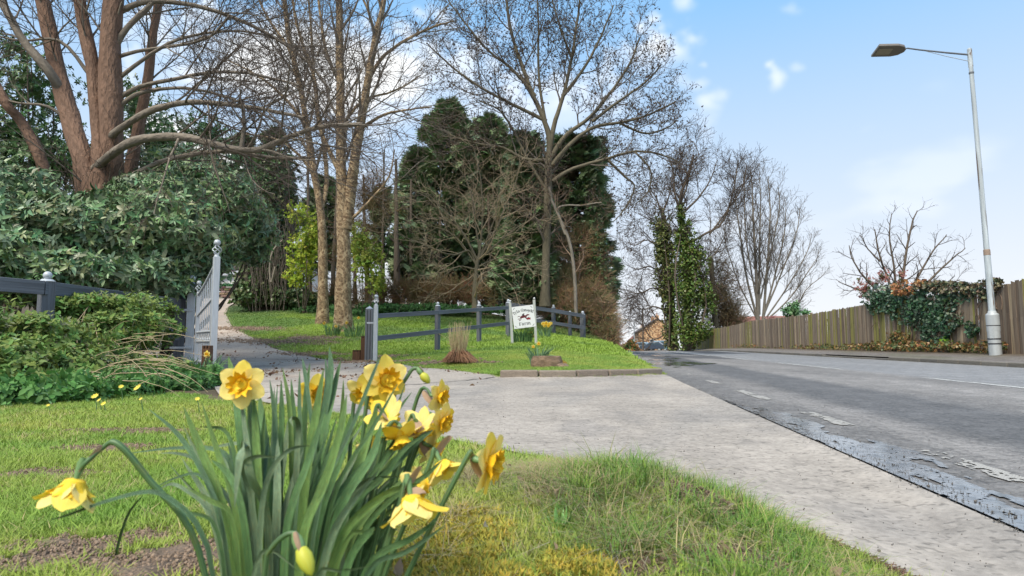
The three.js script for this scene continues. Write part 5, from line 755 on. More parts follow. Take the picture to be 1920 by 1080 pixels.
// bramble bank in front
const brCol = (R, n) => { const s = 0.88 + 0.24 * n, k = R(); return k < 0.28 ? C(0.20 * s, 0.27 * s, 0.055 * s) : k < 0.36 ? C(0.24, 0.26, 0.15) : C((0.14 + 0.08 * R()) * s, (0.245 + 0.10 * R()) * s, 0.075 * s); };
const BRl = [[60, 640, 6.3, 120, 60, 0.55, 1500], [200, 610, 7.6, 110, 46, 0.6, 1500], [280, 600, 8.6, 58, 46, 0.5, 1000], [20, 705, 5.4, 110, 60, 0.45, 1200], [130, 700, 5.9, 110, 46, 0.5, 1200], [230, 700, 6.9, 95, 44, 0.5, 1200], [325, 718, 7.2, 56, 28, 0.4, 700], [160, 570, 7.4, 70, 22, 0.3, 500], [240, 575, 8.2, 60, 24, 0.3, 500], [-60, 640, 5.9, 90, 90, 0.5, 700], [-60, 730, 5.0, 90, 50, 0.4, 500]];
const bank = shrub('bramble_bank', 'tangled green bramble and nettle bank left of the drive, below the left fence', 170, 735, 6.4, [...G.bramble, ...G.nettle], M.leafThin, BRl, 205, brCol, { rag: 0.22, depth: 0.6, up: 0.55, front: true, stems: 5, stemW: 0.008, stemMat: M.twigOlive });
{ // dead bramble canes lying over it
  const R = mulberry(9), m = new MB(), off = bank.position; for (let k = 0; k < 85; k++) { const x = 90 + 190 * R() + 60 * R() * R(), y = 585 + 130 * R(), Z = lerp(8.6, 5.6, (y - 590) / 130) - 0.5, a = at(x, y, Z), L = 0.35 + 0.6 * R(), an = (R() - 0.5) * 4.4, pts = [a]; for (let j = 1; j <= 6; j++) pts.push(pts[j - 1].clone().add(V(Math.cos(an) * L / 6, (0.25 * Math.sin(an) + 0.25 - j * 0.075) * L / 6, Math.sin(k) * 0.2 * L / 6)).add(box3(R).multiplyScalar(0.015))); m.tube(pts.map((p) => p.sub(off)), pts.map((p, j) => lerp(0.0042, 0.0015, j / 6)), 4, false); } stuff(m.build('dead_canes', M.cane, bank)); }
shrub('nettle_patch', 'low leafy nettles around the timber stump at the left edge of the drive', 370, 735, 7, G.nettle, M.leafThin, [[330, 740, 6.3, 70, 20, 0.3, 450], [395, 725, 6.7, 24, 26, 0.25, 330], [240, 752, 5.6, 70, 14, 0.3, 350], [140, 765, 5.0, 80, 14, 0.3, 350], [40, 770, 4.7, 80, 18, 0.3, 400]], 206, (R, n) => C(0.11 * (0.88 + 0.24 * n), (0.22 + 0.08 * R()) * (0.88 + 0.24 * n), 0.065), { depth: 0.9, up: 0.6, stems: 3, stemW: 0.005, stemMat: M.twigOlive });
// ivy and shrubs at the bend of the drive
const ivCol = (R, n) => { const s = 0.85 + 0.3 * n; return C((0.065 + 0.05 * R()) * s, (0.115 + 0.06 * R()) * s, 0.05 * s); };
shrub('ivy_thicket', 'dark ivy-smothered trunks at the inner bend of the drive', 500, 572, 27, G.ivy, M.leaf, [[480, 470, 27, 40, 100, 1.0, 1500], [500, 380, 27.5, 34, 80, 1.0, 900], [470, 550, 26.5, 36, 30, 0.9, 600], [520, 500, 27.5, 30, 80, 0.8, 900], [540, 560, 26.8, 60, 22, 0.8, 800], [530, 330, 28.5, 30, 60, 1, 500], [590, 565, 27, 60, 16, 0.8, 500]], 207, ivCol, { depth: 0.4, stems: 4, stemW: 0.16, size: 1.5 });
{ const R = mulberry(19), b = at(495, 560, 26.4), m = new MB(), o = thing('vine_tangle', 'brown tangle of hanging stems over the ivy at the bend of the drive', 'vines', b); for (let k = 0; k < 85; k++) { const x = 455 + 85 * R(), y = 400 + 60 * R(), Z = 25.6 + 1.2 * R(), pts = []; for (let j = 0; j <= 5; j++) pts.push(at(x + (R() - 0.5) * 14, y + j * (22 + 10 * R()), Z).sub(b)); m.tube(pts, pts.map(() => 0.012), 3, false); } stuff(m.build('stems', M.twigGrey, o)); const n = new MB(); n.tube(smoothPath([at(516, 500, 25.4), at(508, 530, 25.4), at(506, 500, 25.4), at(512, 470, 25.4), at(530, 450, 25.5)], 14).map((p) => p.sub(b)), Array(15).fill(0.04), 6); n.build('bent_limb', M.barkPale, o); }
const ygCol = (R, n) => C((0.36 + 0.14 * R()) * (0.85 + 0.2 * n), (0.46 + 0.14 * R()) * (0.85 + 0.2 * n), 0.055);
shrub('spring_shrub', 'fresh yellow-green shrub left of the slim lichen tree', 570, 590, 25, G.spring, M.leafThin, [[570, 470, 25, 34, 60, 0.9, 620], [560, 400, 25, 26, 30, 0.8, 170], [590, 440, 25.4, 20, 50, 0.8, 260], [560, 520, 25, 28, 26, 0.7, 220]], 208, ygCol, { depth: 0.95, up: 0.2, stems: 2, stemW: 0.02, size: 1.35 });
shrub('spring_shrub', 'yellow-green bush right of the thick lichen tree', 690, 590, 24.5, G.spring, M.leafThin, [[690, 490, 24.5, 36, 56, 0.9, 620], [670, 450, 24.5, 20, 40, 0.8, 220], [708, 530, 24.4, 20, 30, 0.7, 200]], 209, (R, n) => C((0.29 + 0.13 * R()) * (0.85 + 0.2 * n), (0.37 + 0.13 * R()) * (0.85 + 0.2 * n), 0.07), { depth: 0.95, up: 0.2, stems: 2, stemW: 0.02, size: 1.3 });
shrub('ground_cover', 'low dark green periwinkle along the top of the bank behind the fence', 760, 586, 25.5, G.bramble, M.leafThin, [[720, 578, 25, 60, 12, 0.7, 900], [800, 578, 25.8, 60, 12, 0.7, 900], [660, 590, 24.5, 40, 12, 0.7, 500], [870, 580, 26.2, 60, 10, 0.7, 600], [600, 580, 25.5, 60, 10, 0.8, 500], [950, 580, 26.4, 50, 10, 0.6, 350]], 210, (R, n) => C(0.055, 0.13 + 0.05 * R(), 0.04), { depth: 0.9, up: 0.6, stems: 1, stemW: 0.006, size: 1.3 });

// ---------------------------------------------------------------- conifers
function conifer(label, px, base, top, Z, halfW, seed, o = {}) {
  const R = mulberry(seed), b = at(px, base, Z); b.y = H(b.x, Z); const g = thing('conifer', label, 'tree', V(b.x, b.y - 0.1, b.z)), h = at(px, top, Z).y - b.y, u = Z / FPX, W = halfW * u, low = o.low ?? 0.12;
  const tr = new MB(); tr.tube([V(0, 0, 0), V(0.05, h * 0.5, 0), V(0, h * 0.97, 0)], [0.17, 0.11, 0.02], 9, false, 0.15); tr.build('trunk', M.barkDark, g);
  const br = new MB(), items = [], prof = o.prof || ((t) => Math.pow(1 - t, 0.5) * (t < 0.1 ? 0.75 + 2.5 * t : 1));
  const N = o.n ?? 2600, pads = Math.round(N / 26);
  for (let k = 0; k < pads; k++) {   // each bough carries a fan of sprays
    const t = Math.pow(R(), 1.05), y = h * lerp(low, 0.985, t), a = k * 2.4 + R() * 1.2, lump = 0.62 + 0.6 * vnoise(Math.cos(a) * 2.2 + seed, y * 0.8, Math.sin(a) * 2.2), rr = Math.max(0.15, W * prof(t) * lump), d = V(Math.cos(a), 0, Math.sin(a)), rise = 0.15 + 0.5 * R(), tip = V(d.x * rr, y + rise * rr, d.z * rr), root_ = V(0, y - 0.1, 0), side = V(-d.z, 0, d.x), tone = 0.82 + 0.36 * R(), brn = o.brown && R() < o.brown;
    br.tube([root_, root_.clone().lerp(tip, 0.5).add(V(0, -0.06 * rr, 0)), tip], [0.035, 0.022, 0.008], 4, false);
    for (let j = 0; j < 26; j++) { const f = 1 - 0.75 * Math.pow(R(), 1.5), p = root_.clone().lerp(tip, f).addScaledVector(side, (R() - 0.5) * (0.35 + 0.5 * rr) * (1.15 - 0.6 * f)).add(V(0, (R() - 0.45) * 0.35, 0)), z = d.clone().addScaledVector(side, (R() - 0.5) * 1.2).add(V(0, (R() - 0.3) * 0.9, 0)).normalize(), x = V(0, 1, 0).cross(z).normalize(), yy = z.clone().cross(x), q = new THREE.Quaternion().setFromRotationMatrix(new THREE.Matrix4().makeBasis(x, yy, z)).multiply(new THREE.Quaternion().setFromAxisAngle(V(0, 0, 1), (R() - 0.5) * 2.4)); items.push({ p, q, s: (o.size ?? 1) * (0.6 + 0.6 * R()), c: brn ? C(0.12, 0.085, 0.055) : C((0.13 + 0.075 * R()) * tone, (0.19 + 0.09 * R()) * tone, (0.10 + 0.04 * R()) * tone) }); }
  }
  br.build('branches', M.barkDark, g); inst('foliage', G.spray, M.conifer, items, g);
}
conifer('dark conifer with the highest tip, behind the hawthorn', 838, 580, 190, 31, 100, 301, { n: 6500, low: 0.03 });
conifer('dark conifer right of the highest one, behind the hawthorn', 912, 580, 218, 32, 96, 302, { n: 6000, low: 0.03 });
conifer('shorter dark conifer at the left end of the conifer row', 778, 580, 275, 30, 50, 303, { n: 2600, low: 0.1 });
conifer('low dark conifer in front of the alder trunk, behind the farm sign', 985, 578, 252, 27.5, 60, 304, { n: 5000, low: 0.06, prof: (t) => Math.pow(1 - t, 0.36) });
conifer('broad square-topped conifer at the right end of the row, by the hedge bank', 1082, 580, 262, 30, 66, 305, { n: 5600, low: 0.02, prof: (t) => (t < 0.86 ? 0.92 + 0.1 * Math.sin(t * 5) : Math.sqrt(Math.max(0, 1 - Math.pow((t - 0.86) / 0.14, 2))) * 0.9), brown: 0.06 });
conifer('dark conifer left of the slim lichen tree', 505, 560, 240, 34, 44, 306, { n: 2200, low: 0.3 });
conifer('dark conifer between the two lichen trees in the wood', 600, 566, 330, 35, 46, 307, { n: 2000, low: 0.25 });
conifer('low dark conifer beside the ivy at the bend', 450, 560, 250, 36, 34, 308, { n: 1500, low: 0.3 });
conifer('small conifer filling the wood right of the thick lichen tree', 715, 572, 350, 35, 36, 309, { n: 1200, low: 0.35 });

// ---------------------------------------------------------------- hedge bank at the right: brown twigs, ivy and dead leaves
function twigSprig(n, L, seed) { const R = mulberry(seed), m = new MB(); for (let k = 0; k < n; k++) { const d = V(R() - 0.5, 0.9 * R(), R() - 0.5).normalize(), p = [V(0, 0, 0)]; for (let j = 1; j <= 3; j++) p.push(p[j - 1].clone().addScaledVector(d.addScaledVector(randDir(R), 0.3).normalize(), L / 3 * (0.6 + 0.6 * R()))); m.tube(p, [0.006, 0.005, 0.004, 0.003], 3, false); } return m.geometry(); }
G.sprig = [twigSprig(7, 0.55, 1), twigSprig(6, 0.45, 2)];
const brownCol = (R, n) => { const s = 0.85 + 0.3 * n; return R() < 0.2 ? C(0.15 * s, 0.17 * s, 0.065 * s) : C((0.25 + 0.14 * R()) * s, (0.18 + 0.09 * R()) * s, (0.115 + 0.04 * R()) * s); };
{ const l = [[1050, 575, 27.2, 44, 46, 1.0, 700], [1100, 580, 27.0, 40, 50, 1.0, 800], [1128, 605, 26.8, 24, 44, 0.9, 600], [1140, 630, 26.4, 16, 26, 0.8, 300], [1020, 560, 27.6, 30, 30, 0.8, 350], [1080, 540, 27.6, 50, 40, 1, 500], [1090, 470, 27.6, 46, 60, 0.8, 260], [1118, 540, 27.4, 20, 50, 0.7, 300]];
  shrub('hedge_bank', 'brown twiggy hedge bank ending at the road, right of the fence', 1090, 630, 27, G.sprig, std(C(1, 1, 1)), l, 211, brownCol, { depth: 0.6, up: 0.3, stems: 4, stemW: 0.03, leafName: 'twigs' }, 'hedge');
  shrub('ivy_cover', 'dark ivy speckling the face of the hedge bank above the stone wall', 1110, 640, 26.4, G.ivy, M.leaf, [[1110, 610, 26.6, 44, 34, 0.6, 500], [1142, 632, 26.2, 14, 22, 0.5, 160], [1120, 500, 27.2, 22, 70, 0.5, 420], [1060, 600, 26.8, 40, 24, 0.6, 160], [1100, 420, 28, 40, 90, 0.8, 260]], 212, ivCol, { depth: 0.3, stems: 1, stemW: 0.02, size: 1.2 }, 'ivy'); }
// brambles and scrub under the conifers
shrub('dead_scrub', 'brown leafless scrub under the conifers behind the hawthorn', 800, 580, 27, G.sprig, std(C(1, 1, 1)), [[790, 552, 27, 50, 22, 0.8, 350], [850, 552, 27.6, 60, 26, 0.9, 420], [960, 555, 27.6, 50, 26, 0.8, 380], [720, 552, 27, 40, 22, 0.8, 240], [660, 470, 26.5, 50, 80, 0.8, 240], [690, 370, 25, 50, 70, 0.8, 300], [640, 555, 27, 50, 24, 0.8, 200]], 213, (R, n) => C((0.12 + 0.09 * R()) * (0.85 + 0.3 * n), (0.08 + 0.06 * R()) * (0.85 + 0.3 * n), 0.05), { depth: 0.95, up: 0.6, stems: 1, stemW: 0.02, leafName: 'twigs' });

// ---------------------------------------------------------------- ivy on the far pair of trees and on the board fence
shrub('ivy_column', 'shaggy ivy clothing the left tree of the far pair', 1255, 655, 59.6, G.ivy, M.leaf, [[1258, 620, 59.6, 14, 45, 0.8, 900], [1252, 540, 59.6, 21, 60, 1.1, 1500], [1246, 470, 59.6, 25, 50, 1.2, 1500], [1240, 425, 59.6, 20, 26, 1.1, 600]], 221, (R, n) => C((0.12 + 0.07 * R()) * (0.85 + 0.3 * n), (0.16 + 0.07 * R()) * (0.85 + 0.3 * n), 0.055), { depth: 0.8, stems: 1, stemW: 0.1, size: 1.8, rag: 0.3, jit: 1 }, 'ivy');
shrub('ivy_column', 'dense bright ivy clothing the right tree of the far pair', 1290, 655, 56.6, G.ivy, M.leaf, [[1286, 615, 56.6, 22, 44, 1.1, 1300], [1290, 545, 56.6, 30, 50, 1.3, 1900], [1296, 485, 56.6, 28, 46, 1.3, 1600], [1284, 440, 56.6, 17, 36, 0.9, 800], [1276, 402, 56.6, 9, 26, 0.6, 300], [1322, 560, 56.8, 22, 40, 1.0, 700], [1312, 622, 56.4, 22, 26, 1.0, 600]], 222, (R, n) => C((0.095 + 0.07 * R()) * (0.85 + 0.3 * n), (0.155 + 0.08 * R()) * (0.85 + 0.3 * n), 0.04), { depth: 0.8, stems: 1, stemW: 0.1, size: 1.8, rag: 0.3, jit: 1 }, 'ivy');
shrub('scrub', 'grey brown bare scrub between the ivy trees and the vase-shaped tree', 1355, 640, 59, G.sprig, std(C(1, 1, 1)), [[1350, 570, 59, 34, 50, 1.5, 300], [1370, 600, 59, 30, 24, 1.5, 200], [1335, 520, 59, 26, 60, 1.4, 160]], 223, (R) => C(0.12 + 0.05 * R(), 0.095 + 0.03 * R(), 0.06), { depth: 0.9, up: 0.4, stems: 3, stemW: 0.04, size: 2.4, leafName: 'twigs' });
{ const onFence = (label, list, seed, col, o = {}) => { const R = mulberry(seed), b = fAt(list[0][0], 640), g = thing(o.name || 'ivy_cover', label, o.cat || 'ivy', b), items = [[], []];
    for (const [px, py, rx, ry, n, dep] of list) for (let k = 0; k < n; k++) { const a = R() * 6.283, r = Math.sqrt(R()) * (0.75 + 0.5 * vnoise(Math.cos(a) * 2 + px, Math.sin(a) * 2 + py)), p = fAt(px + Math.cos(a) * r * rx, py + Math.sin(a) * r * ry); p.addScaledVector(RV, -0.03 - (dep ?? 0.14) * R() * (1 - r * 0.5)); items[R() * 2 | 0].push({ p: p.sub(b), q: qFace(RV.clone().multiplyScalar(-1).add(V(0, 0.15, 0)).addScaledVector(randDir(R), 0.8).normalize(), R() * 6.28), s: (o.size ?? 1) * (0.6 + 0.7 * R()), c: col(R, vnoise(p.x * 2.5, p.y * 2.5, p.z * 2.5)) }); }
    items.forEach((it, k) => inst('leaves', (o.geos || G.ivy)[k], o.mat || M.leaf, it, g));
    const m = new MB(); for (let k = 0; k < (o.vines ?? 26); k++) { const [px, py, rx, ry] = list[R() * list.length | 0], x = px + (R() - 0.5) * rx * 1.4, pts = []; for (let j = 0; j <= 5; j++) pts.push(fAt(x + (R() - 0.5) * 14, lerp(Math.min(648, py + ry + 40), py - ry * 0.6, j / 5)).addScaledVector(RV, -0.035).sub(b)); m.tube(pts, pts.map((q, j) => lerp(0.012, 0.005, j / 5)), 5, false); } m.build('vine_stems', M.twigBrown, g); return g; };
  const c = (R, n) => { const s = 0.86 + 0.28 * n; return R() < 0.14 ? C(0.13 * s, 0.19 * s, 0.14 * s) : C((0.04 + 0.035 * R()) * s, (0.10 + 0.05 * R()) * s, (0.055 + 0.025 * R()) * s); };
  onFence('dark green ivy spilling over the board fence left of the street lamp', [[1736, 574, 44, 40, 560], [1700, 572, 44, 30, 380], [1770, 600, 34, 42, 380], [1746, 620, 14, 26, 120], [1660, 568, 34, 24, 260], [1795, 556, 26, 14, 90], [1825, 618, 12, 14, 60], [1640, 560, 20, 16, 120]], 231, c);
  onFence('grey dead ivy stems and leaves along the fence top beside the lamp', [[1800, 540, 60, 12, 360, 0.2], [1850, 545, 30, 18, 160, 0.15], [1870, 530, 20, 10, 90, 0.15], [1750, 535, 40, 9, 200, 0.2]], 232, (R, n) => R() < 0.4 ? C(0.06, 0.09, 0.05) : C(0.20 + 0.1 * R(), 0.17 + 0.08 * R(), 0.13), { cat: 'ivy', vines: 14 });
  onFence('orange brown dead leaves bunched on the fence top in the ivy', [[1700, 542, 22, 15, 130, 0.3], [1735, 530, 14, 7, 40, 0.25]], 233, (R, n) => C(0.36 + 0.16 * R(), 0.18 + 0.09 * R(), 0.10), { name: 'dead_leaves', cat: 'leaves', vines: 4 });
  onFence('low dry leaves and weeds along the foot of the fence', [[1720, 648, 120, 9, 420, 0.45], [1600, 650, 120, 6, 260, 0.4], [1690, 634, 22, 16, 120, 0.25], [1480, 652, 90, 4, 90, 0.4], [1400, 650, 34, 5, 80, 0.4], [1850, 650, 50, 10, 160, 0.35]], 234, (R, n) => R() < 0.45 ? C(0.10, 0.14, 0.05) : C(0.2 + 0.14 * R(), 0.13 + 0.07 * R(), 0.06), { name: 'fence_foot_weeds', cat: 'weeds', vines: 3, geos: [G.bramble[0], G.ivy[1]] });
  onFence('bright green fern tuft at the fence foot under the ivy', [[1777, 641, 8, 10, 46, 0.2]], 235, (R) => C(0.22, 0.42, 0.04), { name: 'fern_tuft', cat: 'fern', vines: 1, geos: G.spring, mat: M.leafThin });
}
const overFence = (px, dy = 0) => { const a = Math.atan((px - 960) / 1200) - U_, d = FENCE_D + 0.9 + dy; return d / Math.sin(a) * Math.cos(a + U_); };
shrub('red_leaved_shrub', 'thin red-leaved photinia behind the fence left of the ivy', 1630, 600, overFence(1630), G.holly, M.leafThin, [[1625, 538, overFence(1625), 24, 26, 0.6, 120], [1655, 520, overFence(1655), 14, 20, 0.5, 50], [1690, 515, overFence(1690), 8, 18, 0.4, 30], [1640, 560, overFence(1640), 20, 12, 0.5, 50]], 241, (R) => R() < 0.3 ? C(0.12, 0.15, 0.05) : C(0.30 + 0.12 * R(), 0.15, 0.13), { depth: 0.95, stems: 3, stemW: 0.012, size: 1.0 });
shrub('grey_leaved_shrub', 'pale grey-leaved shrub leaning over the fence left of the orange leaves', 1665, 600, overFence(1665), G.ivy, M.leaf, [[1660, 550, overFence(1660, -0.3), 34, 20, 0.5, 330], [1690, 540, overFence(1690, -0.3), 24, 14, 0.5, 160]], 242, (R) => R() < 0.5 ? C(0.34 + 0.14 * R(), 0.36 + 0.14 * R(), 0.34) : C(0.05, 0.09, 0.07), { depth: 0.6, stems: 2, stemW: 0.012, size: 0.95 });
shrub('evergreen_shrub', 'small round evergreen bush topping the fence below the vase-shaped tree', 1487, 600, overFence(1487, 1), G.holly, M.leaf, [[1486, 582, overFence(1487, 1), 21, 17, 0.7, 170], [1490, 570, overFence(1487, 1), 8, 10, 0.4, 40], [1510, 584, overFence(1510, 1), 10, 6, 0.5, 26]], 243, (R) => C(0.08 + 0.04 * R(), 0.2 + 0.06 * R(), 0.09), { depth: 0.6, stems: 2, stemW: 0.02, size: 1.9 });
shrub('pink_shrub', 'wisp of pink blossom over the fence under the vase-shaped tree', 1450, 605, overFence(1450, 2), G.spring, M.leafThin, [[1448, 594, overFence(1450, 2), 18, 6, 0.6, 40]], 244, (R) => C(0.55, 0.28, 0.28), { depth: 0.9, stems: 2, stemW: 0.012, size: 1.2 });
shrub('palm_shrub', 'small green and orange bushes beside the parked cars', 1183, 655, 100, G.rhodo, M.leaf, [[1182, 648, 100, 8, 8, 0.8, 120], [1190, 655, 99, 9, 4, 0.8, 80], [1172, 654, 101, 6, 4, 0.8, 60]], 245, (R) => R() < 0.55 ? C(0.09, 0.16, 0.05) : C(0.4, 0.2, 0.07), { depth: 0.7, stems: 2, stemW: 0.05, size: 5 });
{ const a = at(412, 545, 42), b = at(462, 545, 42); shrub('clipped_hedge', 'clipped green hedge on top of the low wall at the head of the drive', 436, 560, 42.6, G.bramble, M.leaf, [[424, 541, 42.6, 12, 10, 0.5, 300], [436, 541, 42.6, 12, 10, 0.5, 300], [450, 541, 42.6, 14, 10, 0.5, 300]], 246, (R) => C(0.05, 0.15 + 0.05 * R(), 0.05), { depth: 0.4, stems: 2, stemW: 0.02, size: 2 }, 'hedge');
  shrub('blossom_tree', 'pale leafless blossom tree above the white house up the drive', 430, 520, 55, G.sprig, std(C(1, 1, 1)), [[425, 500, 55, 40, 22, 2, 500], [440, 470, 56, 40, 26, 2, 300]], 247, (R) => C(0.42 + 0.1 * R(), 0.36, 0.36), { depth: 0.9, stems: 4, stemW: 0.05, size: 2.4, leafName: 'twigs' }, 'tree'); }

// ---------------------------------------------------------------- grass
function tuft(n, h, w, spread, lean, seed) {
  const R = mulberry(seed), m = new MB();
  for (let k = 0; k < n; k++) { const a = R() * 6.283, r = spread * Math.sqrt(R()), b = V(Math.cos(a) * r, -0.004, Math.sin(a) * r), ta = R() * 6.283, L = h * (0.5 + 0.7 * R()), ln = lean * (0.3 + R()), fw = V(Math.cos(ta), 0, Math.sin(ta)), sd_ = V(-fw.z, 0, fw.x), P = (t) => b.clone().addScaledVector(fw, ln * L * t * t).add(V(0, L * t * (1 - 0.35 * ln * t), 0)), ids = [];
    const nm = fw.clone().multiplyScalar(-0.4).add(V(0, 0.9, 0)).normalize();
    for (const [t, ww] of [[0, 1], [0.5, 0.8], [1, 0]]) { const p = P(t); if (ww) ids.push(m.vert(p.clone().addScaledVector(sd_, -w * ww / 2), nm, 0, t), m.vert(p.clone().addScaledVector(sd_, w * ww / 2), nm, 1, t)); else ids.push(m.vert(p, nm, 0.5, 1)); }
    m.i.push(ids[0], ids[1], ids[3], ids[0], ids[3], ids[2], ids[2], ids[3], ids[4]); }
  return m.geometry();
}
const TF = { mown: [tuft(11, 0.034, 0.0028, 0.028, 0.7, 1), tuft(10, 0.03, 0.0026, 0.028, 0.9, 2)], mid: [tuft(16, 0.06, 0.006, 0.11, 0.7, 3), tuft(15, 0.055, 0.006, 0.11, 0.9, 4)], long: [tuft(12, 0.105, 0.0032, 0.03, 0.9, 5), tuft(10, 0.13, 0.003, 0.025, 1.1, 6), tuft(9, 0.08, 0.0035, 0.03, 1.3, 7)], far: [tuft(16, 0.09, 0.014, 0.3, 0.7, 8)], straw: [tuft(9, 0.10, 0.0022, 0.035, 2.2, 9)] };
const grassCol = (R, x, Z) => { const n = fbm(x * 1.1, Z * 1.1, 1, 3), f = fbm(x * 5, Z * 5, 4, 3), k = R(); const y = clamp(0.15 + 1.2 * (n - 0.35) + 0.7 * (f - 0.5), 0, 1), s = 0.8 + 0.45 * R(); if (k < (Z > 6 ? 0.01 : 0.04) + (Z > 6 ? 0.03 : 0.12) * ss(0.55, 0.7, f)) return C(0.44 * s, 0.38 * s, 0.19 * s); return C(lerp(0.20, 0.41, y) * s, lerp(0.34, 0.44, y) * s, lerp(0.055, 0.09, y) * s); };
function sow(name, label, P, geos, count, R, opt) {
  let x0 = 1e9, x1 = -1e9, z0 = 1e9, z1 = -1e9; for (const [x, z] of P) { x0 = Math.min(x0, x); x1 = Math.max(x1, x); z0 = Math.min(z0, z); z1 = Math.max(z1, z); }
  x0 = Math.max(x0, opt.x?.[0] ?? -1e9); x1 = Math.min(x1, opt.x?.[1] ?? 1e9); z0 = Math.max(z0, opt.z?.[0] ?? 0.35); z1 = Math.min(z1, opt.z?.[1] ?? 1e9);
  const its = geos.map(() => []); let n = 0, guard = 0;
  while (n < count && guard++ < count * 6) { const Z = z0 + (z1 - z0) * Math.pow(R(), opt.near ?? 1), x = lerp(x0, x1, R()); if (!inside(P, x, Z)) continue; if (Math.abs(x) > Z * 0.86 + 0.15) continue; const b = opt.bare === false ? 0 : bare(x, Z); if (b > 0.25 && R() < b * 0.97) continue; if (opt.skip && opt.skip(x, Z, R)) continue; n++;
    its[R() * geos.length | 0].push({ p: V(x, H(x, Z) + (opt.dy ? opt.dy(x, Z) : 0), -Z), q: qYto(V((R() - 0.5) * 0.35, 1, (R() - 0.5) * 0.35).normalize(), R() * 6.28), s: (opt.size ?? 1) * (0.7 + 0.6 * R()) * (opt.scale ? opt.scale(x, Z) : 1), c: (opt.col || grassCol)(R, x, Z) }); }
  its.forEach((it, k) => { if (it.length) { const m = inst(name, geos[k], M.grass, it); m.userData.label = label; } });
}
const RG = mulberry(77);
const mound = (x, Z) => ss(1.25, 0.55, Math.hypot((x - 0.36) / 0.34, (Z - 1.5) / 0.5));
sow('lawn_grass', 'short mown grass of the near lawn', LAWN, TF.mown, 30000, RG, { z: [0.6, 2.6], skip: (x, Z, R) => moss(x, Z) > 0.3 && R() < 0.9 || mound(x, Z) > 0.7 && R() < 0.5 });
sow('lawn_grass', 'mown grass of the near lawn farther off', LAWN, TF.mid, 14000, RG, { z: [2.4, 5.8], size: 0.55 });
sow('verge_grass', 'long tussocky grass on the verge mound', LAWN, TF.long, 2300, RG, { z: [0.7, 2.3], x: [-0.1, 0.8], skip: (x, Z, R) => R() > 0.12 + 0.9 * mound(x, Z) * ss(0.36, 0.56, fbm(x * 7, Z * 7, 8, 3)) || moss(x, Z) > 0.4, scale: (x, Z) => 0.32 + 0.26 * mound(x, Z), col: (R, x, Z) => { const s = 0.75 + 0.5 * R(), k = R(); return k < 0.10 ? C(0.5 * s, 0.41 * s, 0.22 * s) : k < 0.5 ? C(0.13 * s, 0.27 * s, 0.05 * s) : C(0.22 * s, 0.34 * s, 0.055 * s); } });
sow('dead_grass', 'straw coloured dead grass matted in the verge', LAWN, TF.straw, 1100, RG, { z: [0.8, 2.1], x: [-0.15, 0.7], bare: false, skip: (x, Z, R) => fbm(x * 4, Z * 4, 2, 3) < 0.48 || (x > 0.22 && R() < 0.75), size: 0.75, col: (R) => { const s = 0.5 + 0.6 * R(); return C(0.46 * s, 0.38 * s, 0.21 * s); } });
sow('island_grass', 'mown bright grass of the island behind the kerb', ISLAND, TF.mid, 42000, RG, { z: [8.9, 16], x: [-5, 3], size: 0.5, col: (R, x, Z) => { const c = grassCol(R, x, Z); return c; } });
sow('bank_grass', 'grass of the bank rising to the wood', ISLAND, TF.far, 22000, RG, { z: [14, 30], x: [-13, 3.5], size: 0.6, col: (R, x, Z) => { const k = ss(23, 27, Z), s = 0.8 + 0.4 * R(), f = fbm(x * 0.5, Z * 0.5, 3, 3), lt = ss(0.42, 0.6, f + 0.1 * ss(-8, 0, x)); return C(lerp(lerp(0.15, 0.28, lt), 0.09, k) * s, lerp(lerp(0.27, 0.42, lt), 0.17, k) * s, 0.06 * s); } });
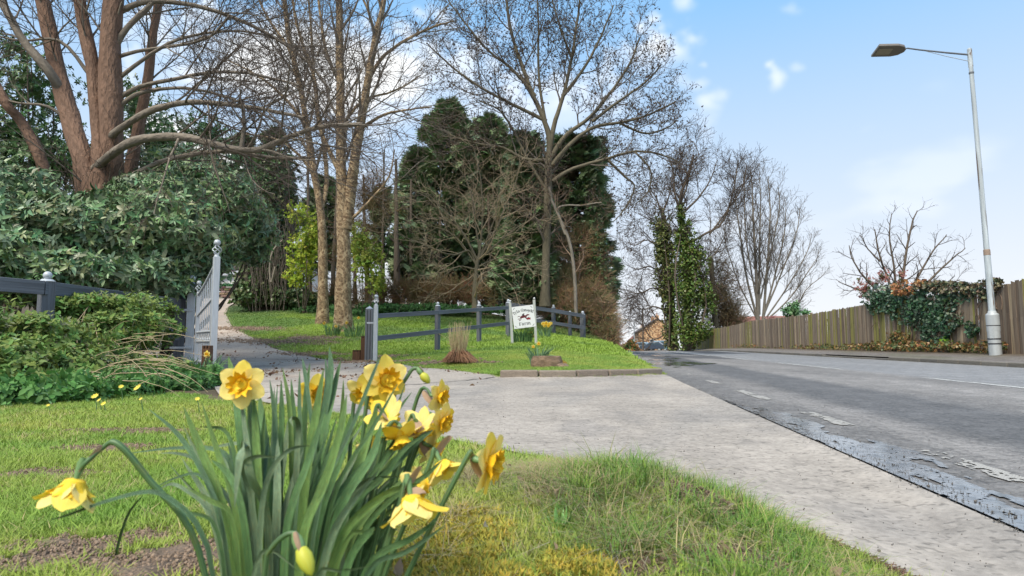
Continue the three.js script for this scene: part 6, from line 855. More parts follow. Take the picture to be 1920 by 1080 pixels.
{ // rough grass spilling over the rim of the verge and along the road edge of the island
  const R = mulberry(15), it = [[], [], []], P = [[0.07, 2.68], [0.38, 2.2], [0.58, 1.82], [0.69, 1.56], [0.77, 1.3], [0.85, 0.9]];
  for (let k = 0; k < 420; k++) { const j = R() * 5 | 0, t = R(), x = lerp(P[j][0], P[j + 1][0], t) - 0.02 + 0.035 * (R() - 0.7), Z = lerp(P[j][1], P[j + 1][1], t) - 0.01; it[R() * 3 | 0].push({ p: V(x, H(x, Z), -Z), q: qYto(V(0.3 * R(), 1, 0.3 * (R() - 0.5)).normalize(), R() * 6.3), s: 0.25 + 0.3 * R(), c: grassCol(R, x, Z) }); }
  for (let k = 0; k < 16; k++) { const x = 0.2 + 0.5 * R(), Z = 1.5 + 0.7 * R(); it[1].push({ p: V(x, H(x, Z), -Z), q: qYto(V(0.2 * R(), 1, 0).normalize(), R() * 6.3), s: 0.75 + 0.4 * R(), c: C(0.2, 0.22, 0.08) }); }
  it.forEach((q, k) => { const m = inst('rim_grass', TF.long[k], M.grass, q); m.userData.label = 'grass along the rim of the verge'; });
  const fe = []; for (let k = 0; k < 900; k++) { const j = R() * 5 | 0, e = [[-0.17, 9.08], [0.37, 9.06], [0.9, 9.18], [1.37, 9.35], [1.82, 9.62], [2.31, 10.15]], t = R(), x = lerp(e[j][0], e[j + 1][0], t), Z = lerp(e[j][1], e[j + 1][1], t) + 0.06 + 0.07 * R(); fe.push({ p: V(x, 0.085, -Z), q: qYto(V(0.2 * (R() - 0.5), 1, 0.3 * R()).normalize(), R() * 6.3), s: 0.4 + 0.4 * R(), c: grassCol(R, x, Z) }); }
  for (let k = 0; k < 900; k++) { const s = 10.3 + 18 * R(), d = 1.08 - 0.12 * R(), p = road(s, d), y = H(p.x, -p.z); fe.push({ p: V(p.x, y, p.z), q: qYto(V(0.3 * R(), 1, 0).normalize(), R() * 6.3), s: 0.45 + 0.45 * R(), c: grassCol(R, p.x, -p.z) }); }
  for (let k = 0; k < 700; k++) { const e = [[-0.2, 9.12], [-0.55, 9.75], [-1.5, 10.9], [-2.65, 12.9]], j = R() * 3 | 0, t = R(), x = lerp(e[j][0], e[j + 1][0], t) + 0.06 * (R() - 0.2), Z = lerp(e[j][1], e[j + 1][1], t) + 0.05; fe.push({ p: V(x, H(x, Z), -Z), q: qYto(V(0, 1, 0.2 * R()).normalize(), R() * 6.3), s: 0.5 + 0.4 * R(), c: grassCol(R, x, Z) }); }
  inst('edge_grass', TF.mid[0], M.grass, fe).userData.label = 'grass fringe above the kerb stones and the road edge';
}
{ // moss cushions, crumbs of earth and leaf litter
  const R = mulberry(16), it = [], cl = [], lf = [];
  const mg = new THREE.IcosahedronGeometry(1, 1); { const P = mg.attributes.position; for (let k = 0; k < P.count; k++) { const n = 0.7 + 0.6 * hash(Math.round(P.getX(k) * 50), Math.round(P.getY(k) * 50), Math.round(P.getZ(k) * 50)); P.setXYZ(k, P.getX(k) * n, P.getY(k) * n, P.getZ(k) * n); } mg.computeVertexNormals(); }
  for (let k = 0; k < 60000 && it.length < 9000; k++) { const x = -0.4 + 0.9 * R(), Z = 0.75 + 0.9 * R(), m = moss(x, Z); if (R() > m * 0.95 || m < 0.1) continue; const s = 0.75 + 0.5 * R(), g = R(); it.push({ p: V(x, H(x, Z) + 0.012 + 0.008 * fbm(x * 40, Z * 40, 1, 2), -Z), q: qYto(V(R() - 0.5, 0.9, R() - 0.5).normalize(), R() * 6), s: 0.5 + 0.8 * R(), c: g < 0.25 ? C(0.25 * s, 0.30 * s, 0.05) : C((0.40 + 0.14 * R()) * s, (0.36 + 0.07 * R()) * s, 0.065 * s) }); }
  inst('moss', tuft(6, 0.014, 0.003, 0.008, 0.8, 33), M.grass, it).userData.label = 'golden moss on the verge';
  for (let k = 0; k < 200000 && cl.length < 13000; k++) { const near = R() < 0.7, x = near ? -2.3 + 3.0 * R() : -9.5 + 9.5 * R(), Z = near ? 0.9 + 2.9 * R() : 11 + 10 * R(), b = bare(x, Z); if (R() > b * b) continue; const s = 0.6 + 0.8 * R(); cl.push({ p: V(x, H(x, Z) + 0.012 * (near ? 1 : 0.6), -Z), q: qYto(randDir(R)), s: (near ? 0.0018 + 0.005 * R() * R() * R() : 0.01 + 0.022 * R() * R()), c: x > 0.2 ? C(0.13 * s, 0.09 * s, 0.06 * s) : C(0.21 * s, 0.15 * s, 0.105 * s) }); }
  inst('earth_crumbs', mg, std(C(1, 1, 1)), cl).userData.label = 'crumbs of bare earth in the grass';
  // fallen leaves and grit on the drive
  const lg = leafGeo(0.07, 0.045, 0.3, 0.5, 3);
  for (let k = 0; k < 60000 && lf.length < 800; k++) { const Z = 5.5 + 15 * Math.pow(R(), 1.3), x = -9.5 + 9.2 * R(); if (!inside(APRON, x, Z)) continue; const w = ss(0.5, 0.68, fbm(x * 2.2, Z * 1.0, 6, 4)) * ss(-1, -2.4, x) + (edgeDist(APRON, x, Z) < 0.2 && Z > 9 ? 0.5 : 0) + 0.02; if (R() > w) continue; const s = 0.6 + 0.8 * R(); lf.push({ p: V(x, H(x, Z) + 0.014, -Z), q: qYto(V(R() - 0.5, 0.25 * (R() - 0.5), R() - 0.5).normalize(), R() * 6.28), s: 0.45 + 0.6 * R(), c: R() < 0.5 ? C(0.16 * s, 0.09 * s, 0.06 * s) : C(0.23 * s, 0.15 * s, 0.09 * s) }); }
  for (let k = 0; k < 30; k++) { const x = -0.4 + 1.1 * R(), Z = 0.9 + 1.2 * R(); lf.push({ p: V(x, H(x, Z) + 0.02, -Z), q: qYto(V(R() - 0.5, 0.2, R() - 0.5).normalize(), R() * 6.28), s: 0.2 + 0.25 * R(), c: C(0.30, 0.22, 0.15) }); }
  inst('fallen_leaves', lg, M.leafThin, lf).userData.label = 'brown fallen leaves on the drive';
  const gr = []; for (let k = 0; k < 9000 && gr.length < 2200; k++) { const u = R(); let p, y; if (u < 0.45) { const s = 1 + 7 * R() * R(), d = EDGE_D - 0.02 + (R() < 0.6 ? 0.12 * R() : 0.9 * R() * R()); p = road(s, d); y = roadY(s) + 0.012; } else { const x = -1 + 3 * R(), Z = 1.4 + 7 * R() * R(); if (!inside(APRON, x, Z) || R() < 0.6) continue; p = V(x, 0, -Z); y = H(x, Z) + 0.01; } const g = 0.4 + 0.9 * R(); gr.push({ p: V(p.x, y, p.z), q: qYto(randDir(R)), s: 0.0012 + 0.004 * R() * R() * R() * R(), c: C(0.12 * g, 0.11 * g, 0.10 * g) }); }
  inst('grit', mg, std(C(1, 1, 1)), gr).userData.label = 'grit and crumbs of asphalt along the road edge';
}
{ // red brown clipping litter and roots where the near concrete lip crumbles
  const R = mulberry(17), o = thing('concrete_lip', 'broken strip of concrete edging at the rim of the near verge', 'kerb edging', V(0, 0, 0)); let k = 0;
  for (const [a, b, c, d] of [[0.50, 2.0, 0.60, 1.77], [0.605, 1.76, 0.665, 1.62], [0.67, 1.61, 0.72, 1.47]]) { const L = Math.hypot(c - a, d - b), m = mesh('edging_piece', new RoundedBoxGeometry(L - 0.008, 0.07, 0.055, 2, 0.012), std(C(0.5, 0.46, 0.40), { map: T_conc, bumpMap: T_conc, bumpScale: 0.006 }), o); m.position.set((a + c) / 2, -0.006 + 0.003 * k++, -(b + d) / 2); m.rotation.y = Math.atan2(d - b, c - a); }
  const it = []; for (let k = 0; k < 900; k++) { const t = Math.pow(R(), 0.7), x = lerp(0.70, 0.9, t) + 0.02 * (R() - 0.5), Z = lerp(1.56, 0.95, t) + 0.03 * (R() - 0.5); it.push({ p: V(x, H(x, Z) + 0.012 + 0.012 * R(), -Z), q: qYto(V(R() - 0.5, 0.2 * (R() - 0.5), R() - 0.5).normalize()), s: 1, c: R() < 0.6 ? C(0.17, 0.09, 0.065) : C(0.09, 0.07, 0.055) }); }
  inst('root_litter', new THREE.CylinderGeometry(0.0012, 0.0009, 0.03, 4), std(C(1, 1, 1)), it).userData.label = 'red brown litter along the crumbled edge';
}
{ // cut pampas tuft on the island
  const p = ground(-0.93, 11.1, 0), o = thing('grass_clump', 'clump of dry straw-coloured ornamental grass with brown base on the island', 'ornamental grass', p), R = mulberry(18), m = new MB(), st = new MB();
  const base = (n, mat, name, f) => { const q = new MB(); for (let k = 0; k < n; k++) f(q); return q.build(name, mat, o); };
  stuff(base(420, std(C(0.25, 0.135, 0.075), { side: THREE.DoubleSide }), 'dead_leaves', (q) => { const a = R() * 6.28, r = 0.09 * R(), L = 0.16 + 0.22 * R(), out = V(Math.cos(a), 0, Math.sin(a)), b = V(Math.cos(a) * r, 0.28 * (1 - R() * 0.9), Math.sin(a) * r), e = b.clone().addScaledVector(out, 0.1 + 0.16 * R() * (out.x > 0.3 ? 1.5 : 1)); e.y = 0.005 + 0.03 * R(); const mid = b.clone().lerp(e, 0.5).add(V(0, 0.04, 0)); q.tube([b, mid, e], [0.006, 0.008, 0.003], 3, false); }));
  stuff(base(190, M.straw, 'stems', (q) => { const a = R() * 6.28, r = 0.11 * Math.sqrt(R()), L = 0.3 + 0.36 * R(), b = V(Math.cos(a) * r, 0.05, Math.sin(a) * r), e = b.clone().multiplyScalar(1.3).add(V((R() - 0.5) * 0.2, L, (R() - 0.5) * 0.2)); q.tube([b, b.clone().lerp(e, 0.5), e], [0.004, 0.0035, 0.002], 3, false); }));
  base(9, M.straw, 'long_stem', (q) => { const a = R() * 6.28, b = V(0, 0.05, 0), e = V(Math.cos(a) * (0.2 + 0.25 * R()), 0.25 + 0.3 * R(), Math.sin(a) * 0.2); q.tube(smoothPath([b, b.clone().lerp(e, 0.5).add(V(0, 0.12, 0)), e], 5), Array(6).fill(0.003), 3, false); });
}

{ // a weed rosette in the verge
  const p = hit(1050, 1000), o = thing('weed_rosette', 'small green weed rosette growing in the verge moss below the daffodils', 'weed', V(p.x, H(p.x, -p.z), p.z)), g = leafGeo(0.045, 0.011, 0.2, 0.3, 4), m = phy(C(0.16, 0.36, 0.09), { roughness: 0.55, transmission: 0.25, thickness: 0 }), R = mulberry(23);
  for (let k = 0; k < 13; k++) { const q = mesh('leaf', g, m, o); q.rotation.set(0, k * 2.4, 0); q.rotateX(0.5 + 0.7 * R()); q.scale.setScalar(0.7 + 0.5 * R()); q.position.y = 0.004; }
}

// ---------------------------------------------------------------- daffodils
const T_blade = tex(128, 512, (u, v) => { const a = 0.84 + 0.3 * (fbm(u * 34, v * 5, 1, 3) - 0.5) + 0.08 * Math.cos(u * 88) + 0.25 * (fbm(u * 3, v * 7, 5, 3) - 0.5), m = ss(0.66, 0.74, fbm(u * 9, v * 40, 8, 3)) * 0.5; return [a + 0.25 * m, a + 0.02 * m, a - 0.1 * m]; });
const bladeMats = [C(0.18, 0.37, 0.135), C(0.26, 0.46, 0.13), C(0.185, 0.355, 0.185), C(0.36, 0.53, 0.31)].map((c) => phy(c, { map: T_blade, bumpMap: T_blade, bumpScale: 0.0012, roughness: 0.58, transmission: 0.22, thickness: 0, specularIntensity: 0.55 }));
const T_petal = tex(128, 128, (u, v) => { const n = 0.5 + 0.5 * (fbm(u * 26, v * 3, 5, 3) - 0.5) * 1.6; return [0.99, lerp(0.92, 0.99, n), lerp(0.70, 1.0, n)]; });
const petalM = [C(0.95, 0.88, 0.25), C(0.96, 0.91, 0.46), C(0.95, 0.83, 0.14)].map((c) => phy(c, { map: T_petal, bumpMap: T_petal, bumpScale: 0.0015, roughness: 0.75, transmission: 0.42, thickness: 0, specularIntensity: 0.25 }));
const coronaM = [C(0.95, 0.66, 0.04), C(0.95, 0.74, 0.07)].map((c) => phy(c, { map: T_petal, roughness: 0.6, transmission: 0.25, thickness: 0, specularIntensity: 0.4 }));
const stemM = phy(C(0.12, 0.24, 0.09), { roughness: 0.5, map: T_blade }), budM = phy(C(0.45, 0.50, 0.07), { roughness: 0.55, map: T_petal }), spatheM = phy(C(0.50, 0.34, 0.22), { roughness: 0.8, transmission: 0.3, thickness: 0, map: T_grain }), ovaryM = phy(C(0.14, 0.25, 0.10), { roughness: 0.5 });
// a strap leaf: a closed keeled section along a path
function bladeGeo(pts, W, roll = 0, n = 16, tipF = 0.16, blunt = 0) {
  const path = smoothPath(pts, n), m = new MB(), base = [];
  let T = path[1].clone().sub(path[0]).normalize(), up = V(0, 0, 1);
  for (let k = 0; k <= n; k++) {
    const t = k / n; T = path[Math.min(n, k + 1)].clone().sub(path[Math.max(0, k - 1)]).normalize();
    const q = new THREE.Quaternion().setFromAxisAngle(T, roll * (0.4 + 0.6 * t)); const face = up.clone().addScaledVector(T, -up.dot(T)).normalize().applyQuaternion(q), side = T.clone().cross(face).normalize();
    let w = W / 2 * (0.75 + 0.25 * Math.min(1, t * 5)); w *= 1 - 0.22 * t * t; if (t > 1 - tipF) { const e = (t - 1 + tipF) / tipF; w *= Math.max(blunt, Math.pow(1 - e, 0.75) * (1 + 0.55 * e)); } w = Math.max(w, 0.0003);
    const th = Math.min(0.0016, w * 0.3), c = path[k]; const sec = [[-1, 0.22], [-0.5, 0.06], [0, 0], [0.5, 0.06], [1, 0.22], [0.45, -0.35], [0, -0.5], [-0.45, -0.35]];
    base.push(sec.map(([a, b], j) => { const p = c.clone().addScaledVector(side, a * w).addScaledVector(face, b > 0 ? b * w : j > 4 ? b * th * 2.2 : 0); const nn = j > 4 ? face.clone().multiplyScalar(-1).addScaledVector(side, a * 0.5) : face.clone().addScaledVector(side, -a * 0.45); return m.vert(p, nn.normalize(), a * 0.5 + 0.5, t * 3); }));
  }
  for (let k = 0; k < n; k++) for (let j = 0; j < 8; j++) { const a = base[k][j], b = base[k][(j + 1) % 8], c = base[k + 1][(j + 1) % 8], d = base[k + 1][j]; m.i.push(a, b, c, a, c, d); }
  return m.geometry();
}
function petalGeo(L, W, cup, twist, pinch = 0.2) {   // along +y, inner face +z, real thickness at the base
  const m = new MB(), nu = 6, nv = 8, rows = [[], []];
  for (let s = 0; s < 2; s++) for (let v = 0; v <= nv; v++) { const t = v / nv, w = W / 2 * (0.30 + 0.70 * Math.sin(Math.PI * Math.pow(Math.min(1, t * 0.98 + 0.02), 0.8) * 0.93 + 0.12)) * (t > 0.9 ? 1 - (t - 0.9) * 6.5 : 1), row = []; for (let u = 0; u <= nu; u++) { const a = u / nu * 2 - 1, rip = 0.03 * W * Math.sin(t * 9 + a * 3 + twist * 5) * t, x = a * w, z = cup * L * (0.9 * t * t - 0.25 * t) + Math.abs(a) * w * pinch * (1 - t * 0.6) + rip + twist * a * t * W * 0.3; row.push(m.vert(V(x, t * L, z - (s ? 0.0007 : 0)), V(-a * 0.3, -cup, s ? -1 : 1).normalize(), u / nu, t)); } rows[s].push(row); }
  for (let s = 0; s < 2; s++) for (let v = 0; v < nv; v++) for (let u = 0; u < nu; u++) { const a = rows[s][v][u], b = rows[s][v][u + 1], c = rows[s][v + 1][u + 1], d = rows[s][v + 1][u]; if (s) m.i.push(a, c, b, a, d, c); else m.i.push(a, b, c, a, c, d); }
  const g = m.geometry(); g.computeVertexNormals(); return g;
}
function coronaGeo(r, L, fr, seed) {   // frilled trumpet opening along +z
  const m = new MB(), nu = 48, nv = 7, rows = [[], []];
  for (let s = 0; s < 2; s++) for (let v = 0; v <= nv; v++) { const t = v / nv, row = []; for (let u = 0; u <= nu; u++) { const a = u / nu * Math.PI * 2, f = Math.pow(t, 3) * fr, rr = r * (0.5 + 0.32 * t + 0.22 * t * t * t) * (1 + f * (0.55 * Math.sin(a * 9 + seed) + 0.35 * Math.sin(a * 17 + seed * 2))) - s * 0.0008, z = L * t * (1 + 0.16 * f * Math.sin(a * 13 + seed * 3)); row.push(m.vert(V(Math.cos(a) * rr, Math.sin(a) * rr, z), V(0, 0, 1), u / nu * 4, t)); } rows[s].push(row); }
  for (let s = 0; s < 2; s++) for (let v = 0; v < nv; v++) for (let u = 0; u < nu; u++) { const a = rows[s][v][u], b = rows[s][v][u + 1], c = rows[s][v + 1][u + 1], d = rows[s][v + 1][u]; if (s) m.i.push(a, c, b, a, d, c); else m.i.push(a, b, c, a, c, d); }
  const g = m.geometry(); g.computeVertexNormals(); return g;
}
const PET = [petalGeo(0.52, 0.46, 0.02, 0.1), petalGeo(0.52, 0.48, -0.06, -0.12), petalGeo(0.5, 0.44, 0.10, 0.2), petalGeo(0.54, 0.42, -0.12, -0.2)], COR = [coronaGeo(0.27, 0.21, 0.24, 1), coronaGeo(0.26, 0.20, 0.28, 4), coronaGeo(0.25, 0.24, 0.26, 7)], INNER = [petalGeo(0.30, 0.20, 0.25, 0.3), petalGeo(0.26, 0.17, 0.35, -0.3)];
// a flower at p whose trumpet looks along f; sz is its width
function daffodil(parent, p, f, sz, seed, o = {}) {
  const R = mulberry(seed), g = part('flower', parent, p), z = f.clone().normalize(), x = V(0, 1, 0).cross(z); if (x.lengthSq() < 0.01) x.set(1, 0, 0); x.normalize(); const y = z.clone().cross(x);
  g.quaternion.setFromRotationMatrix(new THREE.Matrix4().makeBasis(x, y, z)); g.scale.setScalar(sz * 1.08);
  const refl = o.reflex ?? 0;
  for (let k = 0; k < 6; k++) { const m = mesh('petal', PET[(k + (R() * 4 | 0)) % 4], petalM[(k % 2) + (o.deep ? 0 : (R() < 0.25 ? 1 : 0))] || petalM[0], g), a = k * Math.PI / 3 + (o.spin ?? 0) + (R() - 0.5) * 0.2; m.rotation.set(0, 0, a); m.rotateX(-(refl + 0.14 * (R() - 0.3)) + (k % 2 ? 0.05 : 0)); m.rotateY((R() - 0.5) * 0.3); m.position.set(-Math.sin(a) * 0.05, Math.cos(a) * 0.05, k % 2 ? 0.0 : 0.02); }
  mesh('trumpet', COR[seed % 3], coronaM[seed % 2], g).rotation.z = R() * 6;
  for (let k = 0; k < (o.double ?? 6) + 3; k++) { const m = mesh('petal', INNER[k % 2], k % 2 ? petalM[2] : coronaM[1], g), a = R() * 6.28; m.rotation.set(0, 0, a); m.rotateX(0.55 + 0.8 * R()); m.scale.setScalar(0.6 + 0.25 * R()); m.position.set(-Math.sin(a) * 0.02, Math.cos(a) * 0.02, 0.05); }
  mesh('throat', new THREE.SphereGeometry(0.15, 12, 8).scale(1, 1, 0.5), coronaM[1], g).position.z = 0.05;
  const t = new MB(); t.tube([V(0, 0, -0.32), V(0, 0, -0.24), V(0, 0, -0.1), V(0, 0, -0.01)], [0.035, 0.06, 0.045, 0.03], 10); t.build('ovary', ovaryM, g);
  return z;
}
function neckStem(parent, base, neck, p, f, sz, r = 0.0032) {   // stem with a hooked neck into the back of the flower
  const back = p.clone().addScaledVector(f.clone().normalize(), -0.3 * sz), m = new MB(), path = smoothPath([base, base.clone().lerp(neck, 0.5).add(V(0, 0.008, 0)), neck, back.clone().lerp(neck, 0.45).add(V(0, 0.006, 0)), back], 22);
  m.tube(path, path.map((q, k) => (k < 15 ? r : r * 0.72)), 8); m.build('stem', stemM, parent);
  const s = mesh('papery_sheath', petalGeo(0.036, 0.014, 0.3, 0.4, 0.6), spatheM, parent); s.position.copy(neck.clone().lerp(back, 0.25)); s.quaternion.copy(qYto(back.clone().sub(neck).normalize().add(V(0, -0.4, 0)).normalize(), 1.3));
}
{ // the clump in the foreground
  const B = at(560, 1110, 0.98); B.y = H(B.x, -B.z) - 0.01;
  const cl = thing('daffodil_clump', 'big clump of yellow daffodils with long strap leaves in the foreground', 'daffodils', B), R = mulberry(91), W = (px, py, Z) => at(px, py, Z).sub(B);
  const root = (px, Z) => { const p = at(px, 1085, Z); p.y = H(p.x, Z) - 0.01; return p.sub(B); };
  const put = (name, pts, wpx, Z, roll, mat, blunt) => mesh(name, bladeGeo(pts, 0.68 * wpx * Z / FPX, roll, 20, 0.34, blunt), bladeMats[mat], cl);
  // leaves read off the photograph: [root px, Z root, points (px, py, Z)..., width px, roll, tone]
  const L = [
    [500, 0.95, [[478, 900, 0.95], [440, 720, 1.0], [428, 668, 1.02]], 25, 0.2, 1], [480, 0.92, [[462, 900, 0.92], [448, 760, 0.95], [440, 700, 1.0]], 32, 0.4, 0], [505, 0.9, [[506, 900, 0.9], [492, 780, 0.95], [486, 735, 0.97]], 27, -0.4, 0], [490, 0.86, [[484, 930, 0.86], [480, 830, 0.88], [474, 738, 0.9]], 24, 0.5, 1], [510, 0.92, [[512, 900, 0.95], [516, 790, 0.98], [506, 712, 1.0]], 17, 0.2, 2], [540, 0.96, [[524, 900, 0.96], [528, 780, 0.98], [527, 714, 1.0]], 17, 0.7, 0], [555, 0.98, [[548, 880, 0.98], [543, 760, 1.0], [530, 690, 1.02]], 17, -0.3, 1], [560, 1.0, [[556, 860, 1.0], [550, 770, 1.03], [546, 711, 1.05]], 16, 0.2, 0],
    [575, 0.98, [[566, 860, 0.98], [562, 760, 1.0], [562, 694, 1.02]], 14, -0.3, 2], [590, 1.0, [[570, 860, 1.0], [574, 740, 1.03], [581, 680, 1.05]], 16, 0.3, 0], [600, 0.95, [[592, 870, 0.95], [572, 700, 1.0], [567, 672, 1.02]], 12, 0.3, 2], [560, 0.82, [[570, 930, 0.82], [592, 780, 0.84], [607, 690, 0.86]], 24, 0.3, 1], [590, 0.96, [[600, 860, 0.96], [624, 740, 1.0], [639, 675, 1.02]], 22, -0.2, 0], [580, 0.98, [[600, 830, 0.98], [620, 700, 1.0], [618, 650, 1.02]], 19, 0.2, 2], [570, 1.0, [[590, 860, 1.0], [612, 720, 1.03], [610, 670, 1.05]], 12, 0.6, 2], [600, 1.02, [[630, 860, 1.02], [642, 760, 1.05], [644, 712, 1.06]], 11, 0.4, 1],
    // leaning to the right
    [560, 0.84, [[600, 960, 0.84], [640, 850, 0.86], [662, 770, 0.88]], 28, 0.2, 0], [555, 0.86, [[628, 980, 0.86], [670, 880, 0.88], [700, 790, 0.9], [708, 765, 0.9]], 26, -0.2, 1], [565, 0.88, [[660, 960, 0.88], [720, 860, 0.9], [765, 790, 0.92]], 22, 0.3, 0], [575, 0.9, [[680, 930, 0.9], [740, 870, 0.9], [790, 820, 0.9], [812, 806, 0.9]], 20, 0.3, 2], [575, 0.8, [[640, 950, 0.8], [700, 850, 0.82], [716, 790, 0.84]], 26, -0.3, 0], [565, 0.84, [[650, 960, 0.84], [720, 890, 0.85], [760, 840, 0.86], [800, 812, 0.87]], 18, 0.3, 0], [605, 0.92, [[680, 920, 0.92], [730, 800, 0.95], [760, 720, 0.97]], 12, 0.5, 2], [615, 0.95, [[700, 880, 0.95], [740, 780, 0.97], [772, 735, 1.0]], 11, 0.3, 0],
    [585, 0.78, [[680, 1000, 0.78], [740, 930, 0.78], [800, 890, 0.78], [830, 862, 0.78]], 16, 0.2, 0], [565, 0.76, [[640, 1010, 0.76], [690, 950, 0.76], [740, 918, 0.76], [790, 905, 0.77]], 24, 0.5, 1], [605, 0.74, [[700, 1050, 0.74], [770, 1010, 0.74], [820, 975, 0.74]], 19, 0.1, 0], [615, 0.72, [[700, 1060, 0.72], [760, 1035, 0.72], [835, 985, 0.72]], 16, 0.3, 2], [565, 0.75, [[620, 1010, 0.75], [660, 940, 0.76], [712, 880, 0.78]], 24, 0.9, 3], [565, 0.74, [[660, 1000, 0.74], [690, 1000, 0.74], [702, 1000, 0.74]], 14, 0.5, 1], [585, 0.7, [[660, 1040, 0.7], [690, 1000, 0.7], [702, 1000 - 12, 0.7]], 22, 0.2, 0],
    [560, 0.76, [[570, 1000, 0.76], [610, 900, 0.78], [640, 800, 0.8], [650, 740, 0.82]], 24, 0.2, 1], [540, 0.78, [[540, 980, 0.78], [580, 860, 0.8], [612, 760, 0.82]], 22, -0.2, 0], [570, 0.8, [[600, 940, 0.8], [660, 800, 0.84], [700, 700, 0.88], [712, 670, 0.9]], 12, 0.3, 2], [585, 0.82, [[630, 920, 0.82], [700, 800, 0.86], [745, 720, 0.9]], 12, 0.3, 0],
    // leaning to the left
    [470, 0.84, [[420, 960, 0.84], [380, 850, 0.86], [344, 762, 0.88]], 25, 0.3, 1], [460, 0.82, [[410, 960, 0.82], [372, 870, 0.84], [330, 810, 0.86], [280, 768, 0.88]], 15, 0.3, 2], [480, 0.84, [[440, 940, 0.84], [410, 850, 0.86], [378, 752, 0.88]], 22, -0.3, 1], [485, 0.86, [[450, 920, 0.86], [425, 810, 0.88], [378, 800, 0.9]], 15, -0.4, 0], [490, 0.8, [[455, 960, 0.8], [430, 890, 0.82], [396, 862, 0.84]], 20, 0.2, 0], [478, 0.88, [[440, 900, 0.9], [420, 850, 0.92], [340, 840, 0.95], [240, 850, 0.97]], 15, 0.9, 2], [470, 0.86, [[440, 960, 0.86], [400, 900, 0.88], [370, 862, 0.9], [330, 850, 0.9], [300, 850, 0.9]], 12, 0.9, 3], [484, 0.9, [[470, 880, 0.92], [456, 835, 0.94], [420, 835, 0.96], [370, 848, 0.98]], 13, 0.9, 3],
    [440, 0.72, [[380, 1000, 0.72], [310, 930, 0.72], [280, 922, 0.72], [200, 940, 0.72], [130, 965, 0.71], [86, 978, 0.7]], 14, 1.0, 2], [450, 0.78, [[400, 970, 0.78], [350, 920, 0.79], [318, 908, 0.8], [290, 924, 0.8]], 11, 0.9, 3], [448, 0.8, [[410, 950, 0.8], [372, 890, 0.82], [330, 896, 0.83], [280, 920, 0.84]], 8, 0.8, 2], [440, 0.74, [[400, 980, 0.74], [350, 960, 0.74], [320, 948, 0.74]], 10, 0.3, 0], [462, 0.76, [[430, 960, 0.76], [398, 940, 0.76], [350, 915, 0.77]], 15, 0.2, 1],
    // bent over in the middle
    [510, 0.84, [[500, 960, 0.82], [470, 890, 0.78], [460, 835, 0.78], [452, 850, 0.74], [446, 890, 0.73], [440, 950, 0.72]], 23, 0.0, 3], [520, 0.8, [[470, 930, 0.8], [456, 872, 0.78], [480, 856, 0.77], [520, 857, 0.77]], 15, 0.5, 3], [500, 0.78, [[490, 960, 0.78], [510, 880, 0.78], [545, 842, 0.79], [580, 835, 0.8]], 15, 0.6, 3], [560, 0.9, [[556, 880, 0.9], [560, 800, 0.9], [556, 786, 0.88], [545, 784, 0.86], [550, 800, 0.85]], 16, 0.2, 3], [640, 0.86, [[655, 940, 0.86], [680, 905, 0.86], [710, 895, 0.85], [760, 894, 0.85]], 13, 0.7, 3], [470, 0.7, [[480, 1060, 0.7], [500, 1030, 0.7], [560, 1070, 0.69]], 12, 0.6, 3], [590, 0.7, [[600, 1070, 0.7], [640, 1070, 0.7], [700, 1060, 0.7]], 13, 0.7, 3], [215, 1.3, [[222, 1020, 1.28], [240, 965, 1.25], [268, 928, 1.2]], 7, 0.6, 0],
  ];
  for (const [rx, rz, pts, w, roll, tone] of L) put('leaf', [root(rx, rz), ...pts.map((q) => W(...q))], w, rz, roll, tone);
  // and the ones that fill the heart of the clump
  for (let k = 0; k < 66; k++) { const t = R(), rx = 436 + 170 * t, Z = 0.84 + 0.24 * R(), lean = (t - 0.38) * 1.5 + (R() - 0.5) * 0.5, h = (250 + 130 * R()) * (1 - 0.35 * Math.abs(lean)), tx = rx + lean * h * 0.9, ty = 1090 - h, bend = (R() - 0.5) * 60; put('leaf', [root(rx, Z), W(lerp(rx, tx, 0.4) - bend * 0.4, lerp(1090, ty, 0.5), Z), W(tx, ty, Z + 0.04)], 14 + 12 * R(), Z, (R() - 0.5) * 1.6, R() * 4 | 0); }
  for (let k = 0; k < 14; k++) { const rx = 590 + 90 * R(), Z = 0.82 + 0.3 * R(), h = 90 + 130 * R(), tx = rx + h * (0.5 + 0.8 * R()); put('leaf', [root(rx, Z), W(lerp(rx, tx, 0.45), 1090 - h * 0.65, Z), W(tx, 1090 - h, Z)], 9 + 9 * R(), Z, (R() - 0.5) * 1.6, R() * 4 | 0); }
